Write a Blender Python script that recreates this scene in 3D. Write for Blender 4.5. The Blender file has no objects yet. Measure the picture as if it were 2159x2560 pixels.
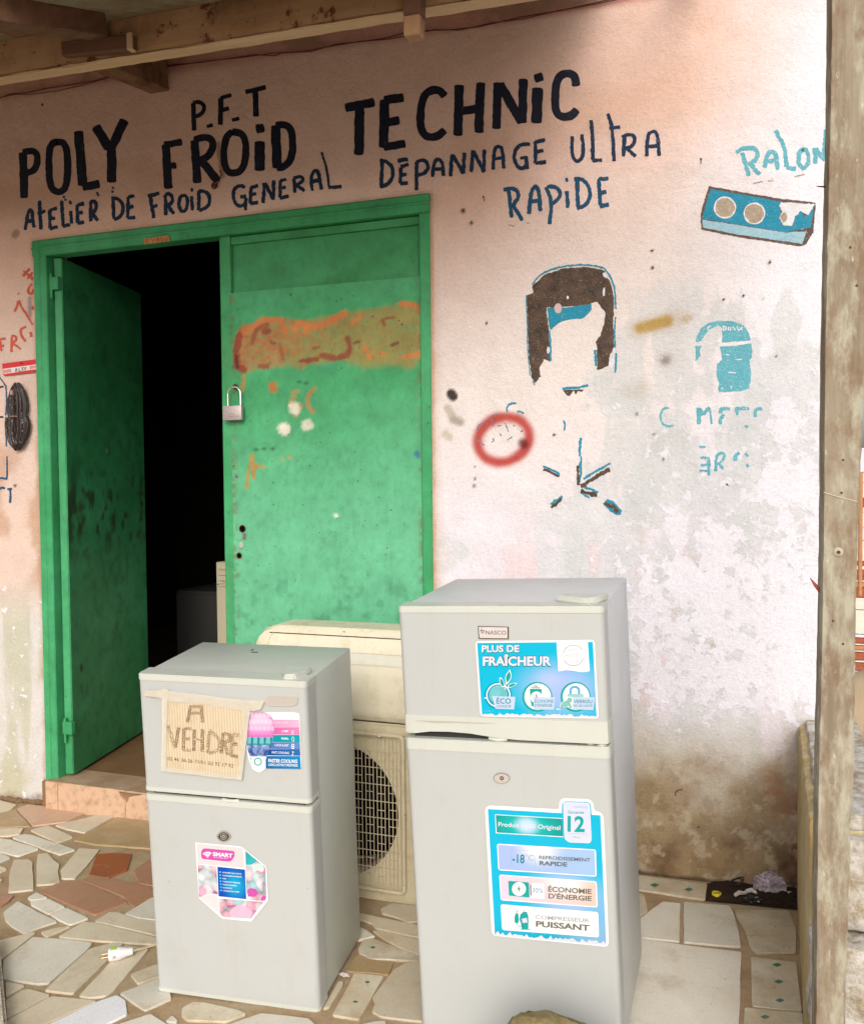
import bpy, bmesh, math, random
import numpy as np
from mathutils import Vector, Matrix

random.seed(7)
rng = np.random.default_rng(11)
S = bpy.context.scene
COL = S.collection

# ------------------------------------------------------------------ camera
CAM = (2.7549, -2.9867, 1.3064)
YAW, PITCH, ROLL, FPX = -.3487, .035, -.0095, 2333.57      # metres, radians, focal length in photo pixels
PW, PH = 2159.0, 2560.0
fwd = Vector((math.sin(YAW) * math.cos(PITCH), math.cos(YAW) * math.cos(PITCH), -math.sin(PITCH)))
r0 = Vector((math.cos(YAW), -math.sin(YAW), 0))
u0 = r0.cross(fwd)
RT = r0 * math.cos(ROLL) + u0 * math.sin(ROLL)
UP = -r0 * math.sin(ROLL) + u0 * math.cos(ROLL)
cd = bpy.data.cameras.new('camera')
cam = bpy.data.objects.new('camera', cd)
COL.objects.link(cam)
m3 = Matrix((RT, UP, -fwd)).transposed()
cam.matrix_world = Matrix.Translation(CAM) @ m3.to_4x4()
cd.sensor_fit = 'VERTICAL'
cd.sensor_height = 36
cd.lens = 36 * FPX / PH
cd.clip_end = 800
cd.clip_start = .02
S.camera = cam

# ------------------------------------------------------------------ light
SUN_EL, SUN_AZ = math.radians(28), math.radians(164)     # azimuth clockwise from +y
w = bpy.data.worlds.new('World')
S.world = w
w.use_nodes = True
nt = w.node_tree
nt.nodes.clear()
sky = nt.nodes.new('ShaderNodeTexSky')
sky.sky_type = 'NISHITA'
sky.sun_disc = False
sky.sun_elevation = SUN_EL
sky.sun_rotation = SUN_AZ
sky.air_density = 1.0
sky.dust_density = 4.0
hs = nt.nodes.new('ShaderNodeHueSaturation')
hs.inputs['Saturation'].default_value = .55       # overcast: cloud takes most of the blue out
bgn = nt.nodes.new('ShaderNodeBackground')
bgn.inputs['Strength'].default_value = .15
wo = nt.nodes.new('ShaderNodeOutputWorld')
nt.links.new(sky.outputs[0], hs.inputs['Color'])
nt.links.new(hs.outputs[0], bgn.inputs['Color'])
nt.links.new(bgn.outputs[0], wo.inputs[0])
sd = bpy.data.lights.new('sun', 'SUN')
sd.energy = .62
sd.angle = math.radians(24)
sd.color = (1, .985, .965)
so = bpy.data.objects.new('sun', sd)
COL.objects.link(so)
dv = Vector((math.sin(SUN_AZ) * math.cos(SUN_EL), math.cos(SUN_AZ) * math.cos(SUN_EL), math.sin(SUN_EL)))
so.rotation_euler = dv.to_track_quat('Z', 'Y').to_euler()
so.location = dv * 20
S.view_settings.view_transform = 'Standard'
S.view_settings.look = 'None'
S.view_settings.gamma = 1
S.view_settings.use_curve_mapping = False
S.view_settings.exposure = .38
S.cycles.max_bounces = 6
S.cycles.diffuse_bounces = 4
S.cycles.transparent_max_bounces = 8

# ------------------------------------------------------------------ measuring: pixel of the photograph -> point on a real plane
SX, SY = .0163, .0549            # the terrace falls towards the street
FN = Vector((-SX, -SY, 1)).normalized()


def ray(u, v):
    return fwd + RT * ((u - 1079.5) / FPX) - UP * ((v - 1280) / FPX)


def hit(u, v, pl):
    P, N = pl
    d = ray(u, v)
    return Vector(CAM) + d * ((P - Vector(CAM)).dot(N) / d.dot(N))


def lift(pl, h):                 # the same plane, h metres proud
    return (pl[0] + pl[1] * h, pl[1])


WALL = (Vector((0, 0, 0)), Vector((0, -1, 0)))
FLOOR = (Vector((0, 0, 0)), FN)


def wy(u, v, y=0.0):
    return hit(u, v, (Vector((0, y, 0)), Vector((0, -1, 0))))


def fz(x, y):
    return SX * x + SY * y


def uvproj(P):                   # numpy (n,3) -> photo pixels
    D = P - np.array(CAM)
    z = D @ np.array(fwd)
    return 1079.5 + FPX * (D @ np.array(RT)) / z, 1280 - FPX * (D @ np.array(UP)) / z


def Z(ox, oy, s):
    return lambda *pts: [(ox + a / s, oy + b / s) for a, b in pts]


ZA = Z(0, 0, 1.6333)
ZB = Z(1080, 0, 1.6348)
ZG = Z(1100, 600, 2.9056)        # painted shape, red ring
ZJ = Z(1600, 600, 2.905)
ZL = Z(0, 650, 3.218)
Z1 = Z(0, 1960, 4.2)
Z2 = Z(0, 2240, 4.2)
Z3 = Z(780, 2180, 5.506)
Z4 = Z(1570, 2160, 3.753)
ZC = Z(320, 1560, 2.94)          # small fridge, upper
ZD = Z(480, 2080, 7.35)          # small fridge, lower sticker
ZE = Z(1200, 1990, 5.188)        # large fridge, lower sticker
ZF = Z(1180, 1560, 5.188)        # large fridge, upper sticker
ZH = Z(960, 1400, 2.594)

# ------------------------------------------------------------------ objects
ORG = {}


def meta(o, label=None, cat=None, group=None, kind=None):
    if label: o['label'] = label
    if cat: o['category'] = cat
    if group: o['group'] = group
    if kind: o['kind'] = kind
    return o


def thing(name, label, cat, loc, group=None):
    o = bpy.data.objects.new(name, None)
    o.empty_display_size = .1
    COL.objects.link(o)
    o.location = loc
    ORG[o.name] = Vector(loc)
    return meta(o, label, cat, group)


def mk(name, V, F, mat, parent=None, smooth=False, cols=None, origin=None, mats=None, fm=None):
    me = bpy.data.meshes.new(name)
    org = ORG[parent.name] if parent else Vector(origin or (0, 0, 0))
    if isinstance(V, np.ndarray):
        VV = (V - np.array(org)).tolist()
    else:
        VV = [tuple(Vector(p) - org) for p in V]
    me.from_pydata(VV, [], F)
    for mm in (mats or [mat]):
        me.materials.append(mm)
    if fm is not None:
        me.polygons.foreach_set('material_index', fm)
    if smooth:
        me.polygons.foreach_set('use_smooth', [True] * len(me.polygons))
    if cols is not None:
        at = me.color_attributes.new('Col', 'FLOAT_COLOR', 'POINT')
        at.data.foreach_set('color', np.asarray(cols, dtype=np.float32).ravel())
    me.update()
    o = bpy.data.objects.new(name, me)
    COL.objects.link(o)
    if parent:
        o.parent = parent
    else:
        o.location = org
    ORG[o.name] = org
    return o


def from_bm(name, bm, mat, parent=None, M=None, smooth=False, origin=None):
    if M is not None:
        bm.transform(M)
    bmesh.ops.recalc_face_normals(bm, faces=bm.faces)
    V = [v.co.copy() for v in bm.verts]
    bm.verts.index_update()
    F = [[v.index for v in f.verts] for f in bm.faces]
    bm.free()
    o = mk(name, V, F, mat, parent, origin=origin)
    if smooth:
        for p in o.data.polygons: p.use_smooth = True
        try:
            o.data.set_sharp_from_angle(angle=math.radians(38))
        except Exception:
            pass
    return o


def bbox(bm, a, b, bev=0, seg=2, only=None):
    """a box from corner a to corner b, its edges bevelled"""
    t = bmesh.new()
    r = bmesh.ops.create_cube(t, size=1)
    for v in t.verts:
        v.co = Vector([(a[i] + b[i]) / 2 + v.co[i] * (b[i] - a[i]) for i in range(3)])
    if bev:
        ed = [e for e in t.edges if (only is None or only(e))]
        bmesh.ops.bevel(t, geom=ed, offset=bev, segments=seg, affect='EDGES', profile=.5)
    join(bm, t)


def join(bm, t):
    t.verts.index_update()
    mp = [bm.verts.new(v.co) for v in t.verts]
    for f in t.faces:
        try: bm.faces.new([mp[v.index] for v in f.verts])
        except ValueError: pass
    t.free()


def tube(bm, pts, r, n=8, closed=False, caps=True, radii=None):
    pts = [Vector(p) for p in pts]
    N = len(pts)
    rings = []
    ref = None
    for i, p in enumerate(pts):
        if closed: t = pts[(i + 1) % N] - pts[i - 1]
        else: t = pts[min(i + 1, N - 1)] - pts[max(i - 1, 0)]
        t.normalize()
        if ref is None:
            ref = Vector((0, 0, 1)) if abs(t.z) < .9 else Vector((1, 0, 0))
        a = (ref - t * ref.dot(t)).normalized()
        ref = a
        b = t.cross(a)
        rr = radii[i] if radii else r
        rings.append([bm.verts.new(p + (a * math.cos(2 * math.pi * k / n) + b * math.sin(2 * math.pi * k / n)) * rr) for k in range(n)])
    for i in range(N if closed else N - 1):
        A, B = rings[i], rings[(i + 1) % N]
        for k in range(n):
            bm.faces.new([A[k], A[(k + 1) % n], B[(k + 1) % n], B[k]])
    if caps and not closed:
        bm.faces.new(rings[0][::-1]); bm.faces.new(rings[-1])


def bar(bm, A, B, wdt, hgt, up=Vector((0, 0, 1)), bev=.004):
    """a squared timber from A to B (centre line)"""
    A, B = Vector(A), Vector(B)
    d = (B - A)
    L = d.length
    d.normalize()
    s = d.cross(up).normalized()
    n = s.cross(d).normalized()
    t = bmesh.new()
    bbox(t, (0, -wdt / 2, -hgt / 2), (L, wdt / 2, hgt / 2), bev, 1)
    bmesh.ops.subdivide_edges(t, edges=[e for e in t.edges if e.calc_length() > L * .7], cuts=max(2, int(L / .06)), use_grid_fill=True)
    M = Matrix((d, s, n)).transposed().to_4x4()
    M.translation = A
    for v in t.verts:
        v.co += Vector((0, random.uniform(-1, 1), random.uniform(-1, 1))) * .0015
    t.transform(M)
    join(bm, t)


# ------------------------------------------------------------------ numpy noise
def vnoise(x, y, seed=0):
    xi, yi = np.floor(x).astype(np.int64), np.floor(y).astype(np.int64)
    xf, yf = x - xi, y - yi
    def h(a, b):
        n = (a * 374761393 + b * 668265263 + seed * 1442695041) & 0x7fffffff
        n = ((n ^ (n >> 13)) * 1274126177) & 0x7fffffff
        return ((n ^ (n >> 16)) & 0xffff) / 65535.0
    sx, sy = xf * xf * (3 - 2 * xf), yf * yf * (3 - 2 * yf)
    a = h(xi, yi) * (1 - sx) + h(xi + 1, yi) * sx
    b = h(xi, yi + 1) * (1 - sx) + h(xi + 1, yi + 1) * sx
    return a * (1 - sy) + b * sy


def fbm(x, y, f, oct=5, seed=0, gain=.5):
    s, a, t = 0, 1.0, 0
    for i in range(oct):
        s = s + a * vnoise(x * f * 2 ** i + 17.3 * i, y * f * 2 ** i - 9.1 * i, seed + i)
        t += a
        a *= gain
    return s / t


def ss(a, b, x):
    t = np.clip((x - a) / (b - a), 0, 1)
    return t * t * (3 - 2 * t)


def mixc(c, col, m):
    m = np.clip(m, 0, 1)[..., None]
    return c * (1 - m) + np.array(col) * m


def seg_dist(u, v, pts):
    d = np.full(u.shape, 1e9)
    for (x0, y0), (x1, y1) in zip(pts[:-1], pts[1:]):
        L = (x1 - x0) ** 2 + (y1 - y0) ** 2 + 1e-9
        t = np.clip(((u - x0) * (x1 - x0) + (v - y0) * (y1 - y0)) / L, 0, 1)
        d = np.minimum(d, np.hypot(u - x0 - t * (x1 - x0), v - y0 - t * (y1 - y0)))
    return d


# ------------------------------------------------------------------ materials
def lin(r, g, b):
    return tuple(((c / 255) / 12.92 if c / 255 <= .04045 else ((c / 255 + .055) / 1.055) ** 2.4) for c in (r, g, b))


class NB:
    def __init__(s, name):
        s.m = bpy.data.materials.new(name)
        s.m.use_nodes = True
        s.t = s.m.node_tree
        s.n = s.t.nodes
        s.b = s.n['Principled BSDF']
        s.out = s.n['Material Output']
        s.co = s.n.new('ShaderNodeTexCoord').outputs['Object']

    def link(s, a, b): s.t.links.new(a, b)

    def noise(s, scale, detail=6, rough=.6, stretch=None, dist=0):
        n = s.n.new('ShaderNodeTexNoise')
        n.inputs['Scale'].default_value = scale
        n.inputs['Detail'].default_value = detail
        n.inputs['Roughness'].default_value = rough
        n.inputs['Distortion'].default_value = dist
        if stretch:
            mp = s.n.new('ShaderNodeMapping')
            mp.inputs['Scale'].default_value = stretch
            s.link(s.co, mp.inputs[0])
            s.link(mp.outputs[0], n.inputs['Vector'])
        else:
            s.link(s.co, n.inputs['Vector'])
        return n.outputs['Fac']

    def ramp(s, fac, stops):
        r = s.n.new('ShaderNodeValToRGB')
        e = r.color_ramp.elements
        while len(e) < len(stops): e.new(.5)
        for i, (p, c) in enumerate(stops):
            e[i].position = p
            e[i].color = (c, c, c, 1) if isinstance(c, (int, float)) else (*c[:3], 1)
        s.link(fac, r.inputs[0])
        return r.outputs['Color']

    def mix(s, fac, a, b, mode='MIX'):
        n = s.n.new('ShaderNodeMix')
        n.data_type = 'RGBA'
        n.blend_type = mode
        for sock, val in ((n.inputs[0], fac), (n.inputs[6], a), (n.inputs[7], b)):
            if isinstance(val, (int, float)): sock.default_value = val
            elif isinstance(val, tuple): sock.default_value = (*val[:3], 1)
            else: s.link(val, sock)
        return n.outputs[2]

    def bump(s, h, strength=.3, dist=.002, prev=None):
        n = s.n.new('ShaderNodeBump')
        n.inputs['Strength'].default_value = strength
        n.inputs['Distance'].default_value = dist
        s.link(h, n.inputs['Height'])
        if prev: s.link(prev, n.inputs['Normal'])
        return n.outputs[0]

    def attr(s, name='Col'):
        n = s.n.new('ShaderNodeAttribute')
        n.attribute_name = name
        return n.outputs['Color'], n.outputs['Alpha']

    def fin(s, color, rough=.6, normal=None, metal=0, spec=None, coat=0):
        if isinstance(color, tuple): s.b.inputs['Base Color'].default_value = (*color[:3], 1)
        else: s.link(color, s.b.inputs['Base Color'])
        if isinstance(rough, (int, float)): s.b.inputs['Roughness'].default_value = rough
        else: s.link(rough, s.b.inputs['Roughness'])
        if normal: s.link(normal, s.b.inputs['Normal'])
        s.b.inputs['Metallic'].default_value = metal
        if spec is not None: s.b.inputs['Specular IOR Level'].default_value = spec
        if coat:
            s.b.inputs['Coat Weight'].default_value = coat
            s.b.inputs['Coat Roughness'].default_value = .15
        return s.m


def flat(name, c, rough=.5, spec=.4, var=.06, coat=0):
    k = NB(name)
    n = k.noise(35, 4)
    c2 = tuple(x * (1 - var * 2.5) for x in c)
    return k.fin(k.mix(n, tuple(min(1, x * (1 + var)) for x in c), c2), rough, spec=spec, coat=coat)


def plasterbump(k):
    b1 = k.bump(k.noise(150, 6, .68), .8, .004)
    b2 = k.bump(k.noise(38, 5, .6), .5, .008, b1)
    return k.bump(k.noise(7, 3, .5), .35, .03, b2)


# wall: colour map computed on the mesh (weathering, stains, sprayed paint, some painted-in light), fine grain and peeling edges from nodes
def wall_material():
    k = NB('weathered_plaster')
    c, a = k.attr('Col')
    n = k.noise(22, 9, .68)
    ad = k.n.new('ShaderNodeMath'); ad.operation = 'ADD'
    k.link(a, ad.inputs[0]); k.link(n, ad.inputs[1])
    m = k.ramp(ad.outputs[0], [(.98, 0.0), (1.0, 1.0)])
    lime = k.mix(k.noise(60, 5), (.68, .67, .73), (.80, .78, .86))
    col = k.mix(m, c, lime)
    sp = k.ramp(k.noise(140, 3, .5), [(.28, .72), (.36, 1.0)])
    col = k.mix(1.0, col, sp, 'MULTIPLY')
    gr = k.ramp(k.noise(420, 2, .6), [(.3, .84), (.7, 1.07)])
    g2 = k.ramp(k.noise(95, 6, .72), [(.32, .88), (.5, .99), (.72, 1.06)])
    col = k.mix(1.0, col, g2, 'MULTIPLY')
    col = k.mix(1.0, col, gr, 'MULTIPLY')
    nb = k.bump(m, .5, .002, plasterbump(k))
    return k.fin(col, .85, nb, spec=.25)


def paint(name, c, c2=None, wear=.30, under=(.6, .55, .53), rough=.55):
    k = NB(name)
    col = k.mix(k.ramp(k.noise(26, 7, .7), [(.3, 0.0), (.7, 1.0)]), c, c2 or tuple(x * .6 for x in c))
    thin = k.ramp(k.noise(60, 7, .7, stretch=(1, 1, .35)), [(.60, 0.0), (.80, .45)])
    col = k.mix(thin, col, under)
    m = k.ramp(k.noise(260, 4, .6), [(wear - .03, 1.0), (wear + .01, 0.0)])
    m2 = k.ramp(k.noise(32, 8, .75), [(wear - .04, 1.0), (wear - .01, 0.0)])
    col = k.mix(m, col, under)
    col = k.mix(m2, col, under)
    return k.fin(col, rough, plasterbump(k), spec=.3)


def green_material():
    k = NB('green_door_paint')
    c, a = k.attr('Col')
    n = k.ramp(k.noise(9, 8, .7), [(.3, .76), (.7, 1.12)])
    col = k.mix(1.0, c, n, 'MULTIPLY')
    g2 = k.ramp(k.noise(45, 7, .75, stretch=(1, 1, .6)), [(.34, .84), (.48, 1.0), (.7, 1.05)])
    col = k.mix(1.0, col, g2, 'MULTIPLY')
    sp = k.ramp(k.noise(75, 3, .6), [(.27, 1.0), (.31, 0.0)])
    col = k.mix(sp, col, (.02, .03, .015))
    b = k.bump(k.noise(28, 5), .22, .004)
    b = k.bump(k.noise(300, 2), .12, .001, b)
    return k.fin(col, .5, b, spec=.32)


def wood(name, a, b, c=None, st=(30, 30, 1.2), rough=.8):
    k = NB(name)
    n = k.noise(1.6, 8, .62, stretch=st)
    n2 = k.noise(7, 6, .7)
    col = k.mix(k.ramp(n, [(.3, 0.0), (.7, 1.0)]), a, b)
    if c:
        col = k.mix(k.ramp(n2, [(.5, 0.0), (.62, 1.0)]), col, c)
    return k.fin(col, rough, k.bump(n, .5, .004, k.bump(k.noise(90, 4), .3, .002)), spec=.2)


M_WALL = wall_material()
M_GREEN = green_material()
M_BLACK = paint('black_sign_paint', (.004, .008, .028), (.003, .004, .014), .25, (.35, .25, .2))
M_NAVY = paint('navy_sign_paint', (.004, .018, .06), (.004, .032, .08), .30, (.5, .38, .3))
M_BLUE = paint('blue_sign_paint', (.005, .075, .16), (.004, .05, .12), .30, (.6, .5, .45))
M_TEAL = paint('teal_sign_paint', (.008, .25, .40), (.01, .2, .3), .33, (.66, .64, .66))
M_TEALP = paint('faded_teal_sign_paint', (.075, .35, .44), (.13, .40, .48), .37, (.68, .66, .68))
M_BROWNP = paint('brown_wall_paint', (.022, .014, .011), (.12, .072, .046), .34, (.6, .58, .57))
M_OUTL = paint('dark_outline_paint', (.08, .05, .045), (.13, .08, .06), .36, (.6, .55, .53))
M_REDP = paint('red_wall_paint', (.5, .075, .045), (.62, .13, .08), .33, (.62, .42, .32))
M_TANP = paint('tan_wall_paint', (.42, .34, .26), (.3, .24, .18), .36, (.68, .64, .62))
M_WHITEP = paint('white_wall_paint', (.68, .68, .72), (.6, .62, .66), .2, (.6, .6, .6))
M_LBLUEP = paint('pale_blue_wall_paint', (.36, .52, .6), (.2, .42, .52), .38, (.66, .62, .64))

# ================================================================== SETTING: ground, terrace, paving
HS = .1152            # threshold height
DW = 1.672            # door frame width
DT = HS + 2.15        # top of the door frame
WR = 2.965            # right end of the shop wall
WTOP = 3.35


def ground_mat():
    k = NB('laterite_ground')
    n = k.noise(.8, 8, .65)
    col = k.ramp(n, [(.3, (.40, .28, .19)), (.5, (.52, .41, .31)), (.7, (.60, .52, .43))])
    col = k.mix(k.ramp(k.noise(60, 4), [(.4, 0.0), (.6, 1.0)]), col, (.36, .27, .18))
    return k.fin(col, .95, k.bump(k.noise(14, 8, .7), .8, .03), spec=.1)


n = 60
xs = np.concatenate([np.linspace(-200, -6, 8), np.linspace(-5, 8, 60), np.linspace(9, 200, 8)])
ys = np.concatenate([np.linspace(-200, -8, 8), np.linspace(-7, 8, 60), np.linspace(9, 300, 8)])
gx, gy = np.meshgrid(xs, ys)
gz = -.33 + .05 * fbm(gx, gy, 1.3, 4, 3) * (np.abs(gx) < 9) * (np.abs(gy) < 9)
V = np.stack([gx.ravel(), gy.ravel(), gz.ravel()], 1)
nx = len(xs)
F = [(j * nx + i, j * nx + i + 1, (j + 1) * nx + i + 1, (j + 1) * nx + i) for j in range(len(ys) - 1) for i in range(nx - 1)]
meta(mk('ground', V, F, ground_mat(), smooth=True), 'reddish sandy ground around the terrace', kind='structure')


def grout_mat():
    k = NB('cement_grout')
    n = k.noise(5, 8, .68)
    col = k.ramp(n, [(.3, (.28, .17, .09)), (.48, (.38, .275, .165)), (.62, (.41, .33, .21)), (.78, (.48, .42, .31))])
    col = k.mix(k.ramp(k.noise(90, 4), [(.35, .8), (.6, 1.0)]), (.14, .08, .04), col)
    return k.fin(col, .9, k.bump(k.noise(70, 7, .7), .7, .004), spec=.15)


TY0 = -2.35
gm = []
nxf, nyf = 150, 70
fx = np.linspace(-3.2, 2.86, nxf)
fy = np.linspace(TY0, .06, nyf)
gx, gy = np.meshgrid(fx, fy)
gz = SX * gx + SY * gy + .0022 * (fbm(gx, gy, 18, 4, 5) - .5)
V = np.stack([gx.ravel(), gy.ravel(), gz.ravel()], 1)
F = [(j * nxf + i, j * nxf + i + 1, (j + 1) * nxf + i + 1, (j + 1) * nxf + i) for j in range(nyf - 1) for i in range(nxf - 1)]
nb = len(V)
ex = np.array([(-3.2, TY0, -.4), (2.86, TY0, -.4), (-3.2, TY0, fz(-3.2, TY0)), (2.86, TY0, fz(2.86, TY0))])
V = np.concatenate([V, ex])
F.append((nb, nb + 1, nb + 3, nb + 2))
terrace = meta(mk('terrace_floor', V, F, grout_mat(), smooth=True),
               'terrace paved with broken marble pieces set in brown cement', kind='structure')

marble = []


def marble_mat(name, a, b, vein, rough=.42, stain=.62):
    k = NB(name)
    oi = k.n.new('ShaderNodeObjectInfo')
    v = k.n.new('ShaderNodeVectorMath'); v.operation = 'ADD'
    sc = k.n.new('ShaderNodeVectorMath'); sc.operation = 'SCALE'
    k.link(oi.outputs['Location'], sc.inputs[0]); sc.inputs['Scale'].default_value = 7.0
    k.link(k.co, v.inputs[0]); k.link(sc.outputs[0], v.inputs[1])
    k.co = v.outputs[0]
    col = k.mix(k.ramp(k.noise(5, 7, .6), [(.35, 0.0), (.65, 1.0)]), a, b)
    wv = k.noise(2.2, 6, .55, dist=.9)
    col = k.mix(k.ramp(wv, [(.44, 0.0), (.5, .20), (.56, 0.0)]), col, vein)
    st = k.ramp(k.noise(8, 8, .7), [(stain - .08, 0.0), (stain + .12, .55)])
    col = k.mix(st, col, (.33, .23, .12))
    gr = k.ramp(k.noise(150, 3), [(.3, .9), (.6, 1.0)])
    col = k.mix(1.0, col, gr, 'MULTIPLY')
    hv = k.n.new('ShaderNodeHueSaturation')
    mm = k.n.new('ShaderNodeMapRange')
    k.link(oi.outputs['Random'], mm.inputs[0])
    mm.inputs[3].default_value = .86; mm.inputs[4].default_value = 1.06
    k.link(mm.outputs[0], hv.inputs['Value']); k.link(col, hv.inputs['Color'])
    rr = k.ramp(k.noise(25, 5), [(.3, rough - .12), (.7, rough + .2)])
    return k.fin(hv.outputs[0], rr, k.bump(k.noise(45, 5), .12, .002), spec=.4)


MS = {
    'w': marble_mat('white_marble', (.70, .67, .58), (.64, .60, .50), (.54, .47, .36)),
    'b': marble_mat('beige_marble', (.64, .57, .44), (.58, .50, .36), (.48, .38, .25)),
    't': marble_mat('tan_stone', (.46, .34, .20), (.38, .27, .14), (.28, .18, .09), .5, .55),
    'p': marble_mat('pink_stone', (.58, .38, .27), (.54, .36, .25), (.36, .2, .11), .45),
    'r': marble_mat('terracotta_tile', (.42, .215, .13), (.38, .20, .12), (.46, .29, .19), .4, .7),
    'R': marble_mat('glazed_red_tile', (.38, .11, .045), (.30, .11, .055), (.5, .3, .2), .10, .75),
    'W': marble_mat('bright_marble', (.74, .74, .76), (.7, .7, .72), (.62, .6, .6), .3, .75),
    'y': marble_mat('stained_ceramic', (.66, .62, .5), (.56, .48, .33), (.42, .28, .15), .35, .52),
}
M_GREENMARK = flat('green_diamond_glaze', (.03, .17, .12), .3)
TH = .006


def chop(poly, amt=.006):
    """3D outline: small extra points so that edges are hand-cut, not ruled"""
    out = []
    n = len(poly)
    for i in range(n):
        a, b = poly[i], poly[(i + 1) % n]
        d = (b - a)
        L = d.length
        k = max(1, min(5, int(L / .05)))
        s = d.cross(FN).normalized() if L > 1e-6 else Vector((0, 0, 0))
        # soften the corner a little
        c = min(.0035, L * .15)
        dn = d.normalized()
        out.append(a + dn * c)
        for j in range(1, k):
            out.append(a + d * (j / k) + s * random.uniform(-1, 1) * .0016)
        out.append(b - dn * c)
    return out


TRACED = []


def inside(p, poly):
    c = False
    for i in range(len(poly)):
        a, b = poly[i - 1], poly[i]
        if (a.y > p.y) != (b.y > p.y) and p.x < (b.x - a.x) * (p.y - a.y) / (b.y - a.y) + a.x: c = not c
    return c


def stone(poly3, mat, name='paving_stone', h=TH, label=None):
    P = chop([Vector(p) for p in poly3])
    c = sum(P, Vector()) / len(P)
    n = len(P)
    tilt = Vector((random.uniform(-1, 1), random.uniform(-1, 1), 0)) * .0025
    top = []
    for p in P:
        q = p + (c - p).normalized() * .0011
        q += FN * tilt.dot(q - c)
        top.append(q)
    V = [p - FN * (h + .004) for p in P] + [p - FN * .0015 for p in P] + top
    F = []
    for i in range(n):
        j = (i + 1) % n
        F.append((i, j, n + j, n + i))
        F.append((n + i, n + j, 2 * n + j, 2 * n + i))
    F.append(tuple(range(2 * n, 3 * n)))
    # own origin so that the material varies from piece to piece
    me = bpy.data.meshes.new(name)
    # orientation
    nn = (V[2 * n + 1] - V[2 * n]).cross(V[2 * n + 2] - V[2 * n])
    area = Vector()
    for i in range(n): area += top[i].cross(top[(i + 1) % n])
    if area.z < 0: F = [f[::-1] for f in F]
    me.from_pydata([tuple(p - c) for p in V], [], F)
    me.materials.append(mat)
    me.update()
    o = bpy.data.objects.new(name, me)
    COL.objects.link(o)
    o.parent = terrace
    o.location = c
    ORG[o.name] = c.copy()
    if label: o['label'] = label
    return o


FT = lift(FLOOR, TH)


def px_stone(pts, kind, label=None, name='paving_stone'):
    TRACED.append([hit(u, v, FT) for u, v in pts])
    return stone([hit(u, v, FT) for u, v in pts], MS[kind], name, label=label)


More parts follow.
